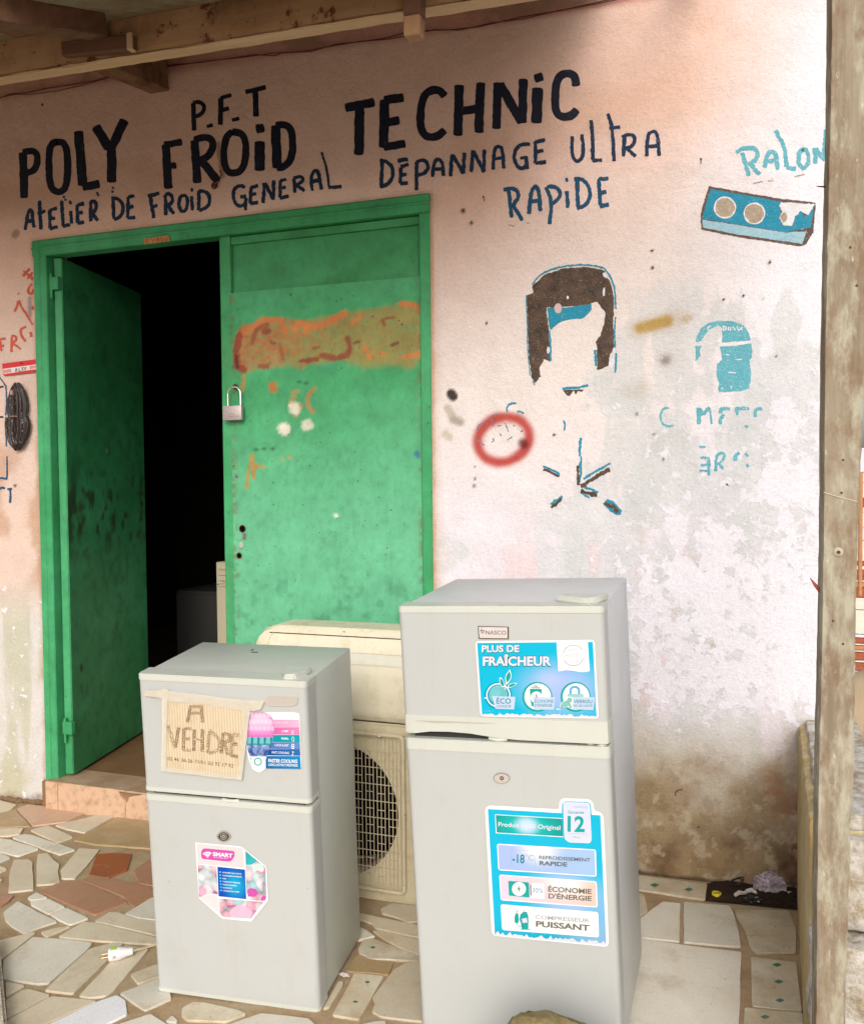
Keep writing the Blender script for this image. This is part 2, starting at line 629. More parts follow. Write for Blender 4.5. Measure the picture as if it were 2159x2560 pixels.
PX = []
for kind, pts in [
    ('b', Z1((-120, 150), (0, 168), (180, 215), (120, 262), (0, 298), (-120, 310))),
    ('p', Z1((178, 258), (300, 212), (600, 248), (900, 292), (790, 350), (700, 393), (352, 438))),
    ('t', Z1((-150, 330), (0, 303), (165, 266), (322, 440), (0, 455), (-150, 462))),
    ('b', Z1((580, 430), (800, 378), (1080, 312), (1220, 330), (890, 508), (700, 470))),
    ('b', Z1((322, 482), (500, 432), (640, 490), (770, 553), (612, 612))),
    ('w', Z1((130, 560), (250, 526), (320, 530), (600, 620), (795, 687), (630, 738), (380, 650))),
    ('w', Z1((-150, 560), (0, 568), (120, 585), (410, 678), (195, 755), (0, 710), (-150, 680))),
    ('w', Z1((-150, 700), (0, 722), (115, 770), (0, 818), (-150, 850))),
    ('b', Z1((-150, 860), (0, 855), (80, 887), (0, 925), (-150, 950))),
    ('b', Z1((-150, 985), (0, 990), (30, 1002), (0, 1035), (-150, 1060))),
    ('b', Z1((0, 470), (120, 462), (250, 462), (215, 520), (90, 545), (0, 545))),
    ('b', Z1((150, 792), (300, 788), (345, 820), (355, 1105), (230, 1122), (88, 1135), (110, 900))),
    ('b', Z1((400, 735), (500, 722), (560, 790), (630, 842), (610, 920), (635, 1040), (500, 1050), (385, 1060), (385, 850))),
    ('b', Z1((835, 672), (1048, 685), (920, 850), (790, 992), (650, 990), (640, 900), (740, 780))),
    ('t', Z1((772, 588), (900, 515), (1180, 378), (1240, 338), (1540, 350), (1700, 370), (1720, 700), (1550, 672), (1000, 632))),  # tile lying in shadow; its dark tan has the shade mixed in
    ('R', Z1((1020, 735), (1200, 720), (1385, 732), (1340, 900), (1130, 985), (935, 952))),
    ('r', Z1((425, 1130), (640, 1015), (790, 1010), (1000, 1080), (1345, 1240), (1000, 1370), (800, 1290))),
    ('r', Z1((850, 1008), (980, 955), (1250, 1012), (1575, 1080), (1660, 1160), (1580, 1195), (1400, 1283), (1320, 1190), (1150, 1118))),
    ('r', Z1((1400, 910), (1545, 800), (1700, 780), (1700, 1080), (1570, 1060), (1460, 1040))),
    ('r', Z1((-100, 1160), (0, 1155), (150, 1168), (90, 1235), (0, 1290), (-100, 1300))),
    ('w', Z1((290, 1190), (385, 1135), (505, 1190), (400, 1213), (320, 1218))),
    ('w', Z1((320, 1228), (400, 1222), (510, 1200), (690, 1290), (600, 1325), (515, 1362), (330, 1268))),
    ('w', Z2((525, 186), (600, 150), (700, 120), (935, 230), (740, 300), (600, 238))),
    ('w', Z2((40, 165), (190, 52), (300, 110), (605, 265), (420, 325), (260, 390), (130, 318), (60, 250))),
    ('b', Z2((430, 375), (600, 330), (745, 312), (560, 392), (490, 428))),
    ('b', Z2((990, 262), (1150, 165), (1240, 170), (1450, 240), (1640, 265), (1650, 412), (1300, 332))),
    ('w', Z2((1310, 185), (1585, 18), (1680, 0), (1700, 250), (1600, 246), (1450, 228))),
    ('b', Z2((612, 425), (750, 345), (880, 272), (1000, 277), (1300, 350), (1660, 440), (1660, 505), (1100, 473))),
    ('b', Z2((-100, 480), (0, 462), (345, 380), (378, 382), (200, 525), (30, 648), (-60, 700))),
    ('w', Z2((35, 668), (350, 427), (660, 450), (975, 490), (930, 550), (510, 912), (400, 918), (35, 866))),
    ('b', Z2((470, 990), (700, 770), (945, 548), (1200, 487), (1300, 490), (1100, 700), (770, 1022))),
    ('b', Z2((828, 1050), (1150, 700), (1310, 514), (1565, 552), (1380, 770), (1200, 980), (1100, 1048), (950, 1066))),
    ('b', Z2((60, 895), (265, 934), (65, 1055))),
    ('b', Z2((60, 1090), (240, 982), (320, 974), (530, 1035), (300, 1160), (75, 1280))),
    ('b', Z2((75, 1302), (545, 1048), (800, 1072), (1020, 1100), (450, 1355), (200, 1500), (60, 1520))),
    ('W', Z2((470, 1400), (490, 1362), (1000, 1114), (1230, 1037), (1320, 1092), (1338, 1235), (1100, 1350), (900, 1480), (430, 1560))),
    ('b', Z2((1370, 818), (1620, 722), (1720, 700), (1740, 830), (1640, 852), (1450, 920))),
    ('w', Z2((1258, 1018), (1640, 872), (1760, 860), (1800, 1075), (1764, 1090), (1525, 1200))),
    ('w', Z2((1240, 1344), (1580, 1234), (1750, 1340), (1830, 1430), (1200, 1480))),
    ('y', Z(0, 1960, 2.756)((1255, 1540), (1330, 1500), (1420, 1505), (1640, 1555), (1700, 1580), (1560, 1635), (1290, 1625), (1250, 1590))),
    ('w', Z(0, 1960, 2.756)((1140, 1635), (1185, 1592), (1225, 1625), (1215, 1640))),
    ('w', Z(500, 1960, 2.94)((190, 1770), (450, 1682), (800, 1722), (848, 1768), (820, 1850), (140, 1880))),
    ('b', Z3((940, 500), (1100, 425), (1390, 455), (1480, 470), (1500, 660), (1400, 682), (1300, 688), (1220, 640), (1080, 592), (960, 567))),
    ('b', Z3((600, 560), (690, 568), (1400, 717), (1500, 740), (1500, 900), (1410, 885), (870, 768), (820, 700), (690, 650), (600, 640))),
    ('b', Z3((832, 805), (890, 800), (1415, 917), (1500, 940), (1500, 1150), (1425, 1118), (1180, 1028), (1000, 920))),
    ('w', Z3((600, 740), (700, 768), (872, 880), (760, 905), (620, 940))),
    ('y', Z3((628, 1055), (700, 932), (820, 904), (1100, 1012), (1425, 1137), (1520, 1170), (1520, 1230), (1430, 1220), (1080, 1200), (830, 1193), (640, 1113))),
    ('t', Z3((460, 1362), (620, 1132), (780, 1198), (1120, 1240), (1050, 1413), (750, 1383))),
    ('y', Z3((580, 1387), (990, 1427), (820, 1720), (650, 2025), (275, 1963), (400, 1740))),
    ('b', Z3((830, 1720), (970, 1530), (1120, 1342), (1300, 1242), (1430, 1232), (1540, 1240), (1600, 2060), (1480, 2048), (950, 1988), (822, 1913), (865, 1800))),
    ('b', Z3((150, 1882), (360, 1502), (430, 1502), (420, 1560), (330, 1710), (240, 1848))),
    ('w', Z3((620, 2110), (850, 2052), (1010, 2042), (1020, 2140), (640, 2200))),
    ('y', Z4((20, 95), (110, 107), (740, 187), (720, 333), (110, 240), (20, 225))),
    ('b', Z4((60, 262), (110, 270), (150, 292), (180, 440), (120, 477), (60, 490))),
    ('w', Z4((60, 540), (130, 492), (325, 350), (488, 367), (478, 726), (130, 690), (60, 680))),
    ('w', Z4((517, 352), (945, 387), (990, 470), (1035, 640), (1055, 773), (780, 755), (515, 728))),
    ('y', Z4((988, 427), (1500, 432), (1572, 600), (1570, 825), (1350, 828), (1200, 832), (1142, 780), (1090, 622), (1022, 510))),
    ('w', Z4((60, 695), (130, 702), (600, 768), (1060, 822), (1050, 1200), (1036, 1600), (-60, 1600), (0, 1400))),
    ('y', Z4((1147, 867), (1350, 892), (1576, 920), (1600, 1150), (1628, 1380), (1400, 1360), (1157, 1330))),
    ('y', Z4((1087, 1342), (1633, 1397), (1650, 1620), (1075, 1620))),
]:
    px_stone(pts, kind)

# green glazed diamonds on the offcuts of patterned tile
def diamond(u, v, wu, wv):
    pl = lift(FLOOR, TH + .0012)
    P = [hit(u - wu, v, pl), hit(u, v + wv, pl), hit(u + wu, v, pl), hit(u, v - wv, pl)]
    return mk('glazed_diamond', P, [(0, 1, 2, 3)], M_GREENMARK, terrace)


for f, L in ((Z3, [(838, 1036), (760, 1515), (595, 1785)]), (Z4, [(245, 197), (565, 238), (1392, 943), (1408, 1102), (1420, 1277), (1280, 1433)])):
    for p in L:
        (u, v), = f(p)
        s = 7.5 if f is Z3 else 12
        diamond(u, v, s, s * .42)

# the rest of the terrace, outside the photograph: crazy paving of the same kind
def halfcell(cx, cy, pts):
    poly = [Vector((cx - .3, cy - .3)), Vector((cx + .3, cy - .3)), Vector((cx + .3, cy + .3)), Vector((cx - .3, cy + .3))]
    for q in pts:
        m = Vector(((cx + q[0]) / 2, (cy + q[1]) / 2)); d = Vector((q[0] - cx, q[1] - cy)).normalized()
        m -= d * .006
        out = []
        for i in range(len(poly)):
            a, b = poly[i], poly[(i + 1) % len(poly)]
            da, db = (a - m).dot(d), (b - m).dot(d)
            if da <= 0: out.append(a)
            if da * db < 0: out.append(a + (b - a) * (da / (da - db)))
        poly = out
        if len(poly) < 3: return None
    return poly


seeds = {}
rr = random.Random(5)
for i in range(-15, 14):
    for j in range(-12, 1):
        seeds[(i, j)] = (i * .21 + rr.uniform(-.08, .08), j * .2 - .06 + rr.uniform(-.08, .08))
for (i, j), (cx, cy) in seeds.items():
    if not (-2.9 < cx < 2.75 and TY0 + .08 < cy < -.02): continue
    nbp = [seeds[(i + a, j + b)] for a in (-2, -1, 0, 1, 2) for b in (-2, -1, 0, 1, 2) if (a or b) and (i + a, j + b) in seeds]
    poly = halfcell(cx, cy, nbp)
    if not poly: continue
    poly = [Vector((min(max(p.x, -3.18), 2.82), min(max(p.y, TY0 + .01), -.012))) for p in poly]
    P = np.array([(p.x, p.y, fz(p.x, p.y)) for p in poly])
    Dp = (P - np.array(CAM)) @ np.array(fwd)
    if (Dp > .05).all():
        uu, vv = uvproj(P)
        if uu.max() > -4 and uu.min() < 2163 and vv.min() < 2564: continue
    if any(any(inside(p, t) for p in poly) or any(inside(Vector(q_), [Vector((p.x, p.y, 0)) for p in poly]) for q_ in t) for t in TRACED): continue
    stone([Vector(p) + FN * TH for p in P], MS[rr.choice('wwbbbtp')])

# ================================================================== SHOP FRONT
shop = thing('shop_front', 'pink and white plastered shop wall with hand painted black and blue lettering', 'building', (0, 0, 0))


def wall_colour(V):
    X, Zc = V[:, 0], V[:, 2]
    u, v = uvproj(V)
    N1 = fbm(X, Zc, 1.6, 5, 1)
    N2 = fbm(X, Zc, 5, 5, 2)
    N3 = fbm(X, Zc, 17, 5, 3)
    NV = fbm(X * 3.2, Zc * .5, 3.5, 5, 4)          # runs down the wall
    c = np.tile(np.array([.765, .535, .455]), (len(X), 1))
    c = mixc(c, (.80, .60, .53), ss(.35, .65, N1) * .6)
    # upper strip above the cable: darker pink
    up = v + .1525 * u
    c = mixc(c, (.58, .29, .24), (1 - ss(238, 262, up)) * (.75 + .25 * N2))
    c = mixc(c, (.30, .2, .13), (1 - ss(225, 250, up)) * ss(.52, .66, N2) * .7)
    c = mixc(c, (.66, .42, .30), ss(.5, .75, fbm(X * .7, Zc * 1.5, 3, 5, 9)) * .45 * (1 - ss(500, 1000, v)))
    # paler towards the right and the lower part: wear, and brighter light painted in
    wf = ss(380, 980, v + (u - 1100) * .45 + (N1 - .5) * 420)
    c = mixc(c, (.73, .66, .645), wf * (u > 1050))
    wr = ss(1550, 1990, u + (v - 700) * .22 + (N1 - .5) * 260)
    c = mixc(c, (.76, .75, .82), wr)
    lil = ss(900, 1350, v + (N1 - .5) * 300) * (u > 1050)  # cool lilac sky bounce painted into the lower wall colour
    c = mixc(c, (.70, .665, .74), lil * .85)
    # bare grey cement where the paint has gone
    dens = ss(1350, 1750, u + .25 * (v - 900)) * ss(560, 1100, v) * (u > 1080)
    thr = .60 - .15 * dens
    g = ss(thr, thr + .02, .55 * N2 + .45 * NV) * ss(0, .3, dens)
    c = mixc(c, (.57, .59, .605), g * .62)
    for (pu, pv, ru, rv) in ((1655, 1180, 85, 130), (1560, 1010, 60, 45), (1500, 950, 45, 22), (1960, 850, 35, 110), (1900, 1000, 60, 70),
                             (1860, 1150, 60, 110), (1990, 1400, 45, 120), (1700, 1440, 80, 60), (1840, 1330, 60, 60), (1110, 1390, 55, 40),
                             (1700, 1560, 110, 60), (1430, 1390, 30, 80), (1600, 1250, 40, 90), (1800, 1600, 120, 60)):
        d = np.hypot((u - pu) / ru, (v - pv) / rv) + (N2 - .5) * 1.5 + (N3 - .5) * .5
        c = mixc(c, (.56, .585, .595), (1 - ss(.86, 1.02, d)) * .6)
    # pinkish remnants
    pk = ss(.62, .7, fbm(X * 2.4, Zc * .8, 6, 4, 12)) * ss(1250, 1450, v) * (u > 1090) * (u < 1800)
    c = mixc(c, (.70, .50, .50), pk * .45)
    # damp and dirt at the foot, right of the door, plus a darkened corner
    foot = ss(1700, 2080, v - (u - 1700) * .10 + (N1 - .5) * 260 + (N2 - .5) * 200) * (u > 1200)
    c = mixc(c, (.46, .39, .26), foot * .85)
    f2 = ss(1900, 2130, v - (u - 1700) * .05 + (N2 - .5) * 330) * (u > 1200)
    c = mixc(c, (.29, .175, .08), f2 * (.62 + .4 * N3))
    c = mixc(c, (.30, .25, .14), f2 * ss(.45, .6, N1 * .5 + N3 * .5) * .5)
    f3 = ss(.5, .66, N2) * ss(1880, 2080, v) * (u > 1200)
    c = mixc(c, (.18, .105, .045), f3 * .45)
    f4 = ss(.5, .75, fbm(X, Zc, 9, 6, 15)) * ss(2020, 2160, v) * (u > 1200)
    c = mixc(c, (.10, .05, .025), f4 * .7)
    cor = ss(.30, .62, 1 - np.hypot((u - 2010) / 190, (v - 2270) / 300) + (N2 - .5) * 1.5 + (N3 - .5) * .7)  # dark gradient painted into the lower right corner, broken by noise
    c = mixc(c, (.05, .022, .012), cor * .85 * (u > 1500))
    n5 = fbm(X, Zc, 30, 6, 91, .65)
    spk = ss(.52, .60, n5) * ss(1820, 2060, v + (N2 - .5) * 260) * (u > 1200)
    c = mixc(c, (.16, .095, .045), spk * .30)
    spk2 = ss(.56, .64, fbm(X + 3, Zc, 24, 6, 97, .65)) * ss(1800, 2000, v) * (u > 1200)
    c = mixc(c, (.62, .56, .44), spk2 * .35)
    cr = ss(.35, .7, n5 + .25 * (N2 - .5)) * (1 - ss(0, 1, np.abs(u - 1985 + (N2 - .5) * 120) / 75)) * ss(1750, 1950, v) * (1 - ss(2160, 2230, v))
    c = mixc(c, (.40, .17, .11), cr * .6)
    c = mixc(c, (.05, .03, .02), (1 - ss(.3, 1, np.abs(v - (2184 + (u - 1598) * .142) + (N3 - .5) * 16) / 13)) * (u > 1100) * .8)
    # long horizontal damp stain and speckle
    c = mixc(c, (.42, .40, .32), (1 - ss(.5, 1.1, np.hypot((u - 1770) / 105, (v - 1612) / 10) + (N3 - .5) * .7)) * .75)
    # left of the door: brown scuffed, then pale greyish with green cast
    L = (u < 125)
    c = mixc(c, (.62, .50, .44), ss(640, 900, v) * L * .7)
    br = ss(.36, .54, N2 + .3 * ss(60, 110, u) - .12) * ss(1060, 1150, v + (N1 - .5) * 100) * (1 - ss(1430, 1560, v + (N2 - .5) * 200)) * L
    c = mixc(c, (.44, .25, .15), br * (.35 + .5 * N3))
    lo = ss(1430, 1600, v + (N1 - .5) * 200) * L
    c = mixc(c, (.60, .575, .56), lo)
    c = mixc(c, (.42, .42, .28), lo * ss(.48, .62, NV) * .6)
    c = mixc(c, (.47, .44, .32), ss(1700, 1950, v) * L * ss(.35, .6, N2) * .8)
    c = mixc(c, (.16, .08, .045), ss(1970, 1995, v - .1 * u + (N3 - .5) * 50) * L * .9)
    rim = (1 - ss(.0, .012, np.abs(X - DW - .004) + (N3 - .5) * .012)) * (Zc < DT)
    c = mixc(c, (.50, .22, .10), rim * .8)
    rim2 = (1 - ss(.0, .05, X - DW + (N2 - .5) * .05)) * (X > DW - .02) * (Zc < DT)  # brown grime round the frame, doubling as painted occlusion shade
    c = mixc(c, (.50, .36, .26), rim2 * .45)
    rim3 = (1 - ss(.0, .03, -X + (N3 - .5) * .03)) * (X < .02) * (Zc < DT)
    c = mixc(c, (.36, .22, .13), rim3 * .6)
    c = mixc(c, (.42, .28, .18), (1 - ss(0, .02, Zc - DT + (N3 - .5) * .02)) * (Zc > DT - .02) * (X > -.01) * (X < DW + .01) * .5)
    # sprayed marks
    def spray(pts, w, col, k=1.0, soft=.5):
        nonlocal c
        d = seg_dist(u, v, pts) + (N3 - .5) * w * .25
        c = mixc(c, col, (1 - ss(w * (1 - soft), w, d)) * k)
    ring = []
    for i in range(33):
        a = i / 32 * 2 * math.pi
        x, y = 66 * math.cos(a), 56 * math.sin(a)
        ring.append((1257.5 + x * .97 + y * .1, 1099 - x * .18 + y))
    spray(ring, 27, (.62, .30, .27), .45, .75)
    spray(ring, 20, (.42, .05, .04), .95, .8)
    spray([(1306, 1107), (1309, 1110)], 18, (.12, .01, .01), .85, .8)
    spray([(1590, 822), (1690, 795)], 38, (.42, .29, .09), .3, .8)
    spray([(1600, 820), (1665, 802)], 23, (.42, .27, .06), .9, .7)
    spray([(1712, 798), (1722, 794)], 14, (.45, .33, .15), .6, .8)
    spray([(1661, 901), (1664, 901)], 30, (.36, .3, .26), .4, .9)
    spray([(1661, 901), (1664, 901)], 17, (.22, .17, .14), .7, .9)
    spray([(1605, 967), (1610, 965)], 28, (.55, .5, .46), .6, .9)
    spray([(1128, 985), (1132, 990)], 16, (.03, .025, .02), .98, .35)
    spray([(1132, 1048), (1150, 1056)], 17, (.30, .24, .21), .8, .8)
    spray([(1118, 1020), (1130, 1040)], 13, (.42, .37, .3), .7, .5)
    spray([(1113, 1085), (1122, 1092)], 14, (.5, .42, .33), .7, .6)
    spray([(1570, 980), (1600, 985)], 26, (.56, .54, .48), .5, .6)
    spray([(75, 745), (76, 790)], 8, (.25, .22, .24), .8, .8)
    spray([(38, 588), (42, 582)], 12, (.2, .12, .08), .6, .6)
    spray([(545, 360), (557, 440)], 9, (.36, .2, .12), .75, .6)
    # soot-coloured smear above the door, peeled streaks
    for (x, y, r) in ((1629, 627, 5), (1630, 670, 5), (1216, 808, 4), (1157, 527, 6), (1178, 558, 4), (1186, 1168, 3), (1186, 1197, 3),
                      (1185, 1215, 3), (1384, 1087, 4), (1590, 1035, 4), (1807, 749, 3), (1857, 739, 3), (1905, 745, 3), (1923, 656, 5),
                      (1940, 891, 3), (1930, 1084, 3), (1657, 1148, 4), (1816, 1212, 5), (2005, 1605, 6), (1600, 1355, 3), (1772, 1720, 3),
                      (47, 734, 3), (38, 1214, 3), (1745, 2068, 2), (1634, 1085, 3), (1330, 1470, 3), (107, 262, 3), (1780, 1560, 3)):
        d = np.hypot(u - x, v - y) + (N3 - .5) * r
        c = mixc(c, (.05, .03, .02), (1 - ss(r * .5, r * 1.4, d)) * .9)
    # peel: whitish lime showing through, alpha 0..1 shifts a noise threshold
    a = .30 + .14 * ss(1300, 1700, u) * ss(700, 1250, v) * (1 - ss(1700, 1900, v)) + .07 * ss(1850, 2000, u) * ss(500, 900, v) * (1 - ss(1700, 1900, v))
    a = a + .10 * ss(1300, 1500, v) * (u > 1090) * (1 - ss(1700, 1900, v)) * ss(1100, 1700, u)
    a = np.where(u < 130, .30 + .08 * ss(1200, 1500, v), a)
    for (pu, pv, ru, rv) in ((1790, 1360, 50, 70), (1700, 1440, 30, 60), (1780, 1500, 40, 90), (1690, 1320, 30, 60), (1840, 1700, 30, 50), (1960, 1050, 40, 70), (1940, 1220, 50, 60)):
        a = a + .14 * (1 - ss(.5, 1.2, np.hypot((u - pu) / ru, (v - pv) / rv)))
    c = c * (0.93 + .14 * N3)[:, None]
    return np.concatenate([np.clip(c, 0, 1), np.clip(a, 0, 1)[:, None]], 1)


def wall_grid(x0, x1, z0, z1, step, y=0.0, hole=None, foot=True):
    nx, nz = int((x1 - x0) / step) + 1, int((z1 - z0) / step) + 1
    gx, gz = np.meshgrid(np.linspace(x0, x1, nx), np.linspace(z0, z1, nz))
    V = np.stack([gx.ravel(), np.full(gx.size, y), gz.ravel()], 1)
    i, j = np.meshgrid(np.arange(nx - 1), np.arange(nz - 1))
    i, j = i.ravel(), j.ravel()
    a = j * nx + i
    F = np.stack([a, a + 1, a + nx + 1, a + nx], 1)
    if hole:
        cx, cz = gx.ravel()[a] + (x1 - x0) / (nx - 1) / 2, gz.ravel()[a] + (z1 - z0) / (nz - 1) / 2
        keep = ~((cx > hole[0]) & (cx < hole[1]) & (cz < hole[2]))
        F = F[keep]
    return V, F


V, F = wall_grid(-.36, WR, -.06, WTOP, .0062, hole=(.012, DW - .012, DT - .012))
used = np.unique(F)
mp = np.full(len(V), -1); mp[used] = np.arange(len(used))
V, F = V[used], mp[F]
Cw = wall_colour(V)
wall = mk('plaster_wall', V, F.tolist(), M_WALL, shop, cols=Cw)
# left continuation, end face and top of the same wall, coarser
V2, F2 = wall_grid(-3.2, -.36, -.1, WTOP, .022)
bm = bmesh.new()
side = mk('plaster_wall_left', V2, F2.tolist(), M_WALL, shop, cols=wall_colour(V2))
side.name = 'plaster_wall'


def wallplain():
    k = NB('plain_plaster')
    col = k.ramp(k.noise(3, 8, .65), [(.3, (.44, .36, .3)), (.7, (.62, .57, .54))])
    return k.fin(col, .88, plasterbump(k), spec=.2)


M_PLASTER = wallplain()
bm = bmesh.new()
WT = .16
bbox(bm, (WR - .004, .001, -.35), (WR, WT, WTOP))                     # right end face
bbox(bm, (DW - .02, .001, -.06), (DW - .012, WT, DT - .012))          # reveals of the door opening
bbox(bm, (.012, .001, -.06), (.02, WT, DT - .012))
bbox(bm, (.012, .001, DT - .02), (DW - .012, WT, DT - .0125))
bbox(bm, (-3.2, .0, WTOP), (WR, WT, WTOP + .01))
from_bm('wall_edge', bm, M_PLASTER, shop)
bm = bmesh.new()
bbox(bm, (WR - .02, WT + .001, -.35), (WR - .002, 3.75, WTOP)); bbox(bm, (-3.2, 3.7, -.35), (WR - .021, 3.75, WTOP)); bbox(bm, (-3.2, WT, WTOP - .03), (WR - .021, 3.69, WTOP - .002))
from_bm('outer_wall', bm, M_PLASTER, shop)

# the unlit room behind the door
k = NB('darkened_interior')
M_DARK = k.fin(k.mix(k.noise(3, 6), (.035, .03, .025), (.02, .016, .013)), .9, spec=.1)  # walls coloured near black to paint in the room's darkness
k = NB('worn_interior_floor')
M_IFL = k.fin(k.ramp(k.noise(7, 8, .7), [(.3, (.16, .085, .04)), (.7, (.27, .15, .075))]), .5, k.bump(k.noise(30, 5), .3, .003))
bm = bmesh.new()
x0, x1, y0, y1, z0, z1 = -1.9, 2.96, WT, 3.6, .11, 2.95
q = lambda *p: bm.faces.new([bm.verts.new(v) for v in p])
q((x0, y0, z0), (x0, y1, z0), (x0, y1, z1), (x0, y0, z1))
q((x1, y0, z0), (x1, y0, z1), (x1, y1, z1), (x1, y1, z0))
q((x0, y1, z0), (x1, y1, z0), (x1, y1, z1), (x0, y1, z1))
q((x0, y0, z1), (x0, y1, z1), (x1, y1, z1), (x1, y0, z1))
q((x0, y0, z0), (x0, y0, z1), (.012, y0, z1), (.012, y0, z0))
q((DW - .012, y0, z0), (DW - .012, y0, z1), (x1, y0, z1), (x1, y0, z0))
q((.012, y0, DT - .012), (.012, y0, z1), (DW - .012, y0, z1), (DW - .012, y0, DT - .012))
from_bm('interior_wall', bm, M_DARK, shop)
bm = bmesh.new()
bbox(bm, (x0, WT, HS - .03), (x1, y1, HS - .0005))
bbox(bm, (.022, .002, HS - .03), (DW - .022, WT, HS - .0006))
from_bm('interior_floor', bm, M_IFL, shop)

# ------------------------------------------------------------------ doorstep
k = NB('salmon_step_tile')
M_STEP = k.fin(k.mix(k.ramp(k.noise(30, 6, .7), [(.48, 0.0), (.68, .6)]), k.mix(k.noise(4), (.60, .40, .27), (.50, .33, .22)), (.26, .15, .08)), .45, k.bump(k.noise(60), .1, .001))
k = NB('worn_step_top')
M_STEPT = k.fin(k.ramp(k.noise(6, 8, .7), [(.3, (.28, .16, .09)), (.5, (.42, .28, .18)), (.7, (.54, .40, .28))]), .45, k.bump(k.noise(50, 6), .3, .002))
step = thing('doorstep', 'low doorstep faced with salmon tiles, one chipped at its top corner', 'step', (.8, -.04, 0))
bm = bmesh.new()
bbox(bm, (.0, -.03, -.08), (DW + .03, .0005, HS - .008))
from_bm('step_core', bm, M_IFL, step)
xa = wy(114, 1980, -.045).x
xb = wy(145, 1980, -.045).x
xc = wy(313, 1990, -.045).x
xe = [xa, xb, xc, xc + .43, xc + .86, DW + .03]
for i in range(5):
    a, b = xe[i] + .0012, xe[i + 1] - .0012
    zt = HS - .0015
    zb = fz(a, -.04) - .012
    if i == 2:
        pts = [(a, zb), (b, zb), (b, zt - .001), (a + .09, zt - .002), (a + .05, zt - .012), (a + .018, zt - .02), (a + .008, zt - .045), (a, zt - .035)]
    elif i == 1:
        pts = [(a, zb), (b, zb), (b, zt - .035), (b - .012, zt - .028), (b - .024, zt - .012), (b - .03, zt), (a, zt)]
    else:
        pts = [(a, zb), (b, zb), (b, zt), (a, zt)]
    n = len(pts)
    V = [(x, -.045, z) for x, z in pts] + [(x, -.031, z) for x, z in pts]
    F = [tuple(range(n)), tuple(range(2 * n - 1, n - 1, -1))] + [(i2, n + i2, n + (i2 + 1) % n, (i2 + 1) % n) for i2 in range(n)]
    mk('tile', V, F, M_STEP, step)
for i in range(4):
    a, b = xe[i if i == 0 else i + 1] + .001, xe[i + 2] - .001
    bm = bmesh.new()
    bbox(bm, (a, -.044, HS - .006), (b, .12, HS + .001), .001, 1)
    from_bm('tread_tile', bm, M_STEPT, step)
# broken strip of mortar where the wall meets the floor at the left
bm = bmesh.new()
rr = random.Random(3)
for i in range(46):
    x = -.34 + i * .0095 + rr.uniform(-.004, .004)
    s = rr.uniform(.006, .018)
    if x > xa - .01: break
    t = bmesh.new()
    bmesh.ops.create_icosphere(t, subdivisions=1, radius=s)
    for v_ in t.verts: v_.co = Vector((v_.co.x * 1.4, v_.co.y, v_.co.z * .8)) * rr.uniform(.7, 1.2) + Vector((x, -.006, fz(x, 0) + .008))
    join(bm, t)
k = NB('crumbled_mortar')
M_CRUMB = k.fin(k.mix(k.noise(60, 5), (.1, .05, .025), (.28, .17, .09)), .95, k.bump(k.noise(120), .6, .003))
meta(from_bm('crumbled_mortar', bm, M_CRUMB, shop), kind='stuff')

# ================================================================== PAINTED LETTERING (flat paint on the wall)
def chaikin(p, n=2, closed=False):
    for _ in range(n):
        q = []
        m = len(p)
        rng_ = range(m if closed else m - 1)
        if not closed: q.append(p[0])
        for i in rng_:
            a, b = p[i], p[(i + 1) % m]
            q.append((a[0] * .75 + b[0] * .25, a[1] * .75 + b[1] * .25))
            q.append((a[0] * .25 + b[0] * .75, a[1] * .25 + b[1] * .75))
        if not closed: q.append(p[-1])
        p = q
    return p


def resample(p, st):
    out = [p[0]]
    for a, b in zip(p[:-1], p[1:]):
        L = math.hypot(b[0] - a[0], b[1] - a[1])
        k = max(1, int(round(L / st)))
        for i in range(1, k + 1): out.append((a[0] + (b[0] - a[0]) * i / k, a[1] + (b[1] - a[1]) * i / k))
    return out


def ribbon(V, F, pts, w, pl, rough=.07, caps=True):
    """brush stroke through photo pixels, width w px, as one strip of quads on plane pl"""
    runs = [[pts[0]]]
    if len(pts) >= 5: pts = chaikin(list(pts), 2)
    else:
        # break at sharp corners
        cur = [pts[0]]; runs = []
        for i in range(1, len(pts)):
            cur.append(pts[i])
            if i < len(pts) - 1:
                a = math.atan2(pts[i][1] - pts[i - 1][1], pts[i][0] - pts[i - 1][0])
                b = math.atan2(pts[i + 1][1] - pts[i][1], pts[i + 1][0] - pts[i][0])
                if abs((b - a + math.pi) % (2 * math.pi) - math.pi) > .9:
                    runs.append(cur); cur = [pts[i]]
        runs.append(cur)
        for q, r_ in enumerate(runs): strip(V, F, r_, w, lift(pl, .00012 * (q % 2)), rough, caps)
        return
    strip(V, F, pts, w, pl, rough, caps)


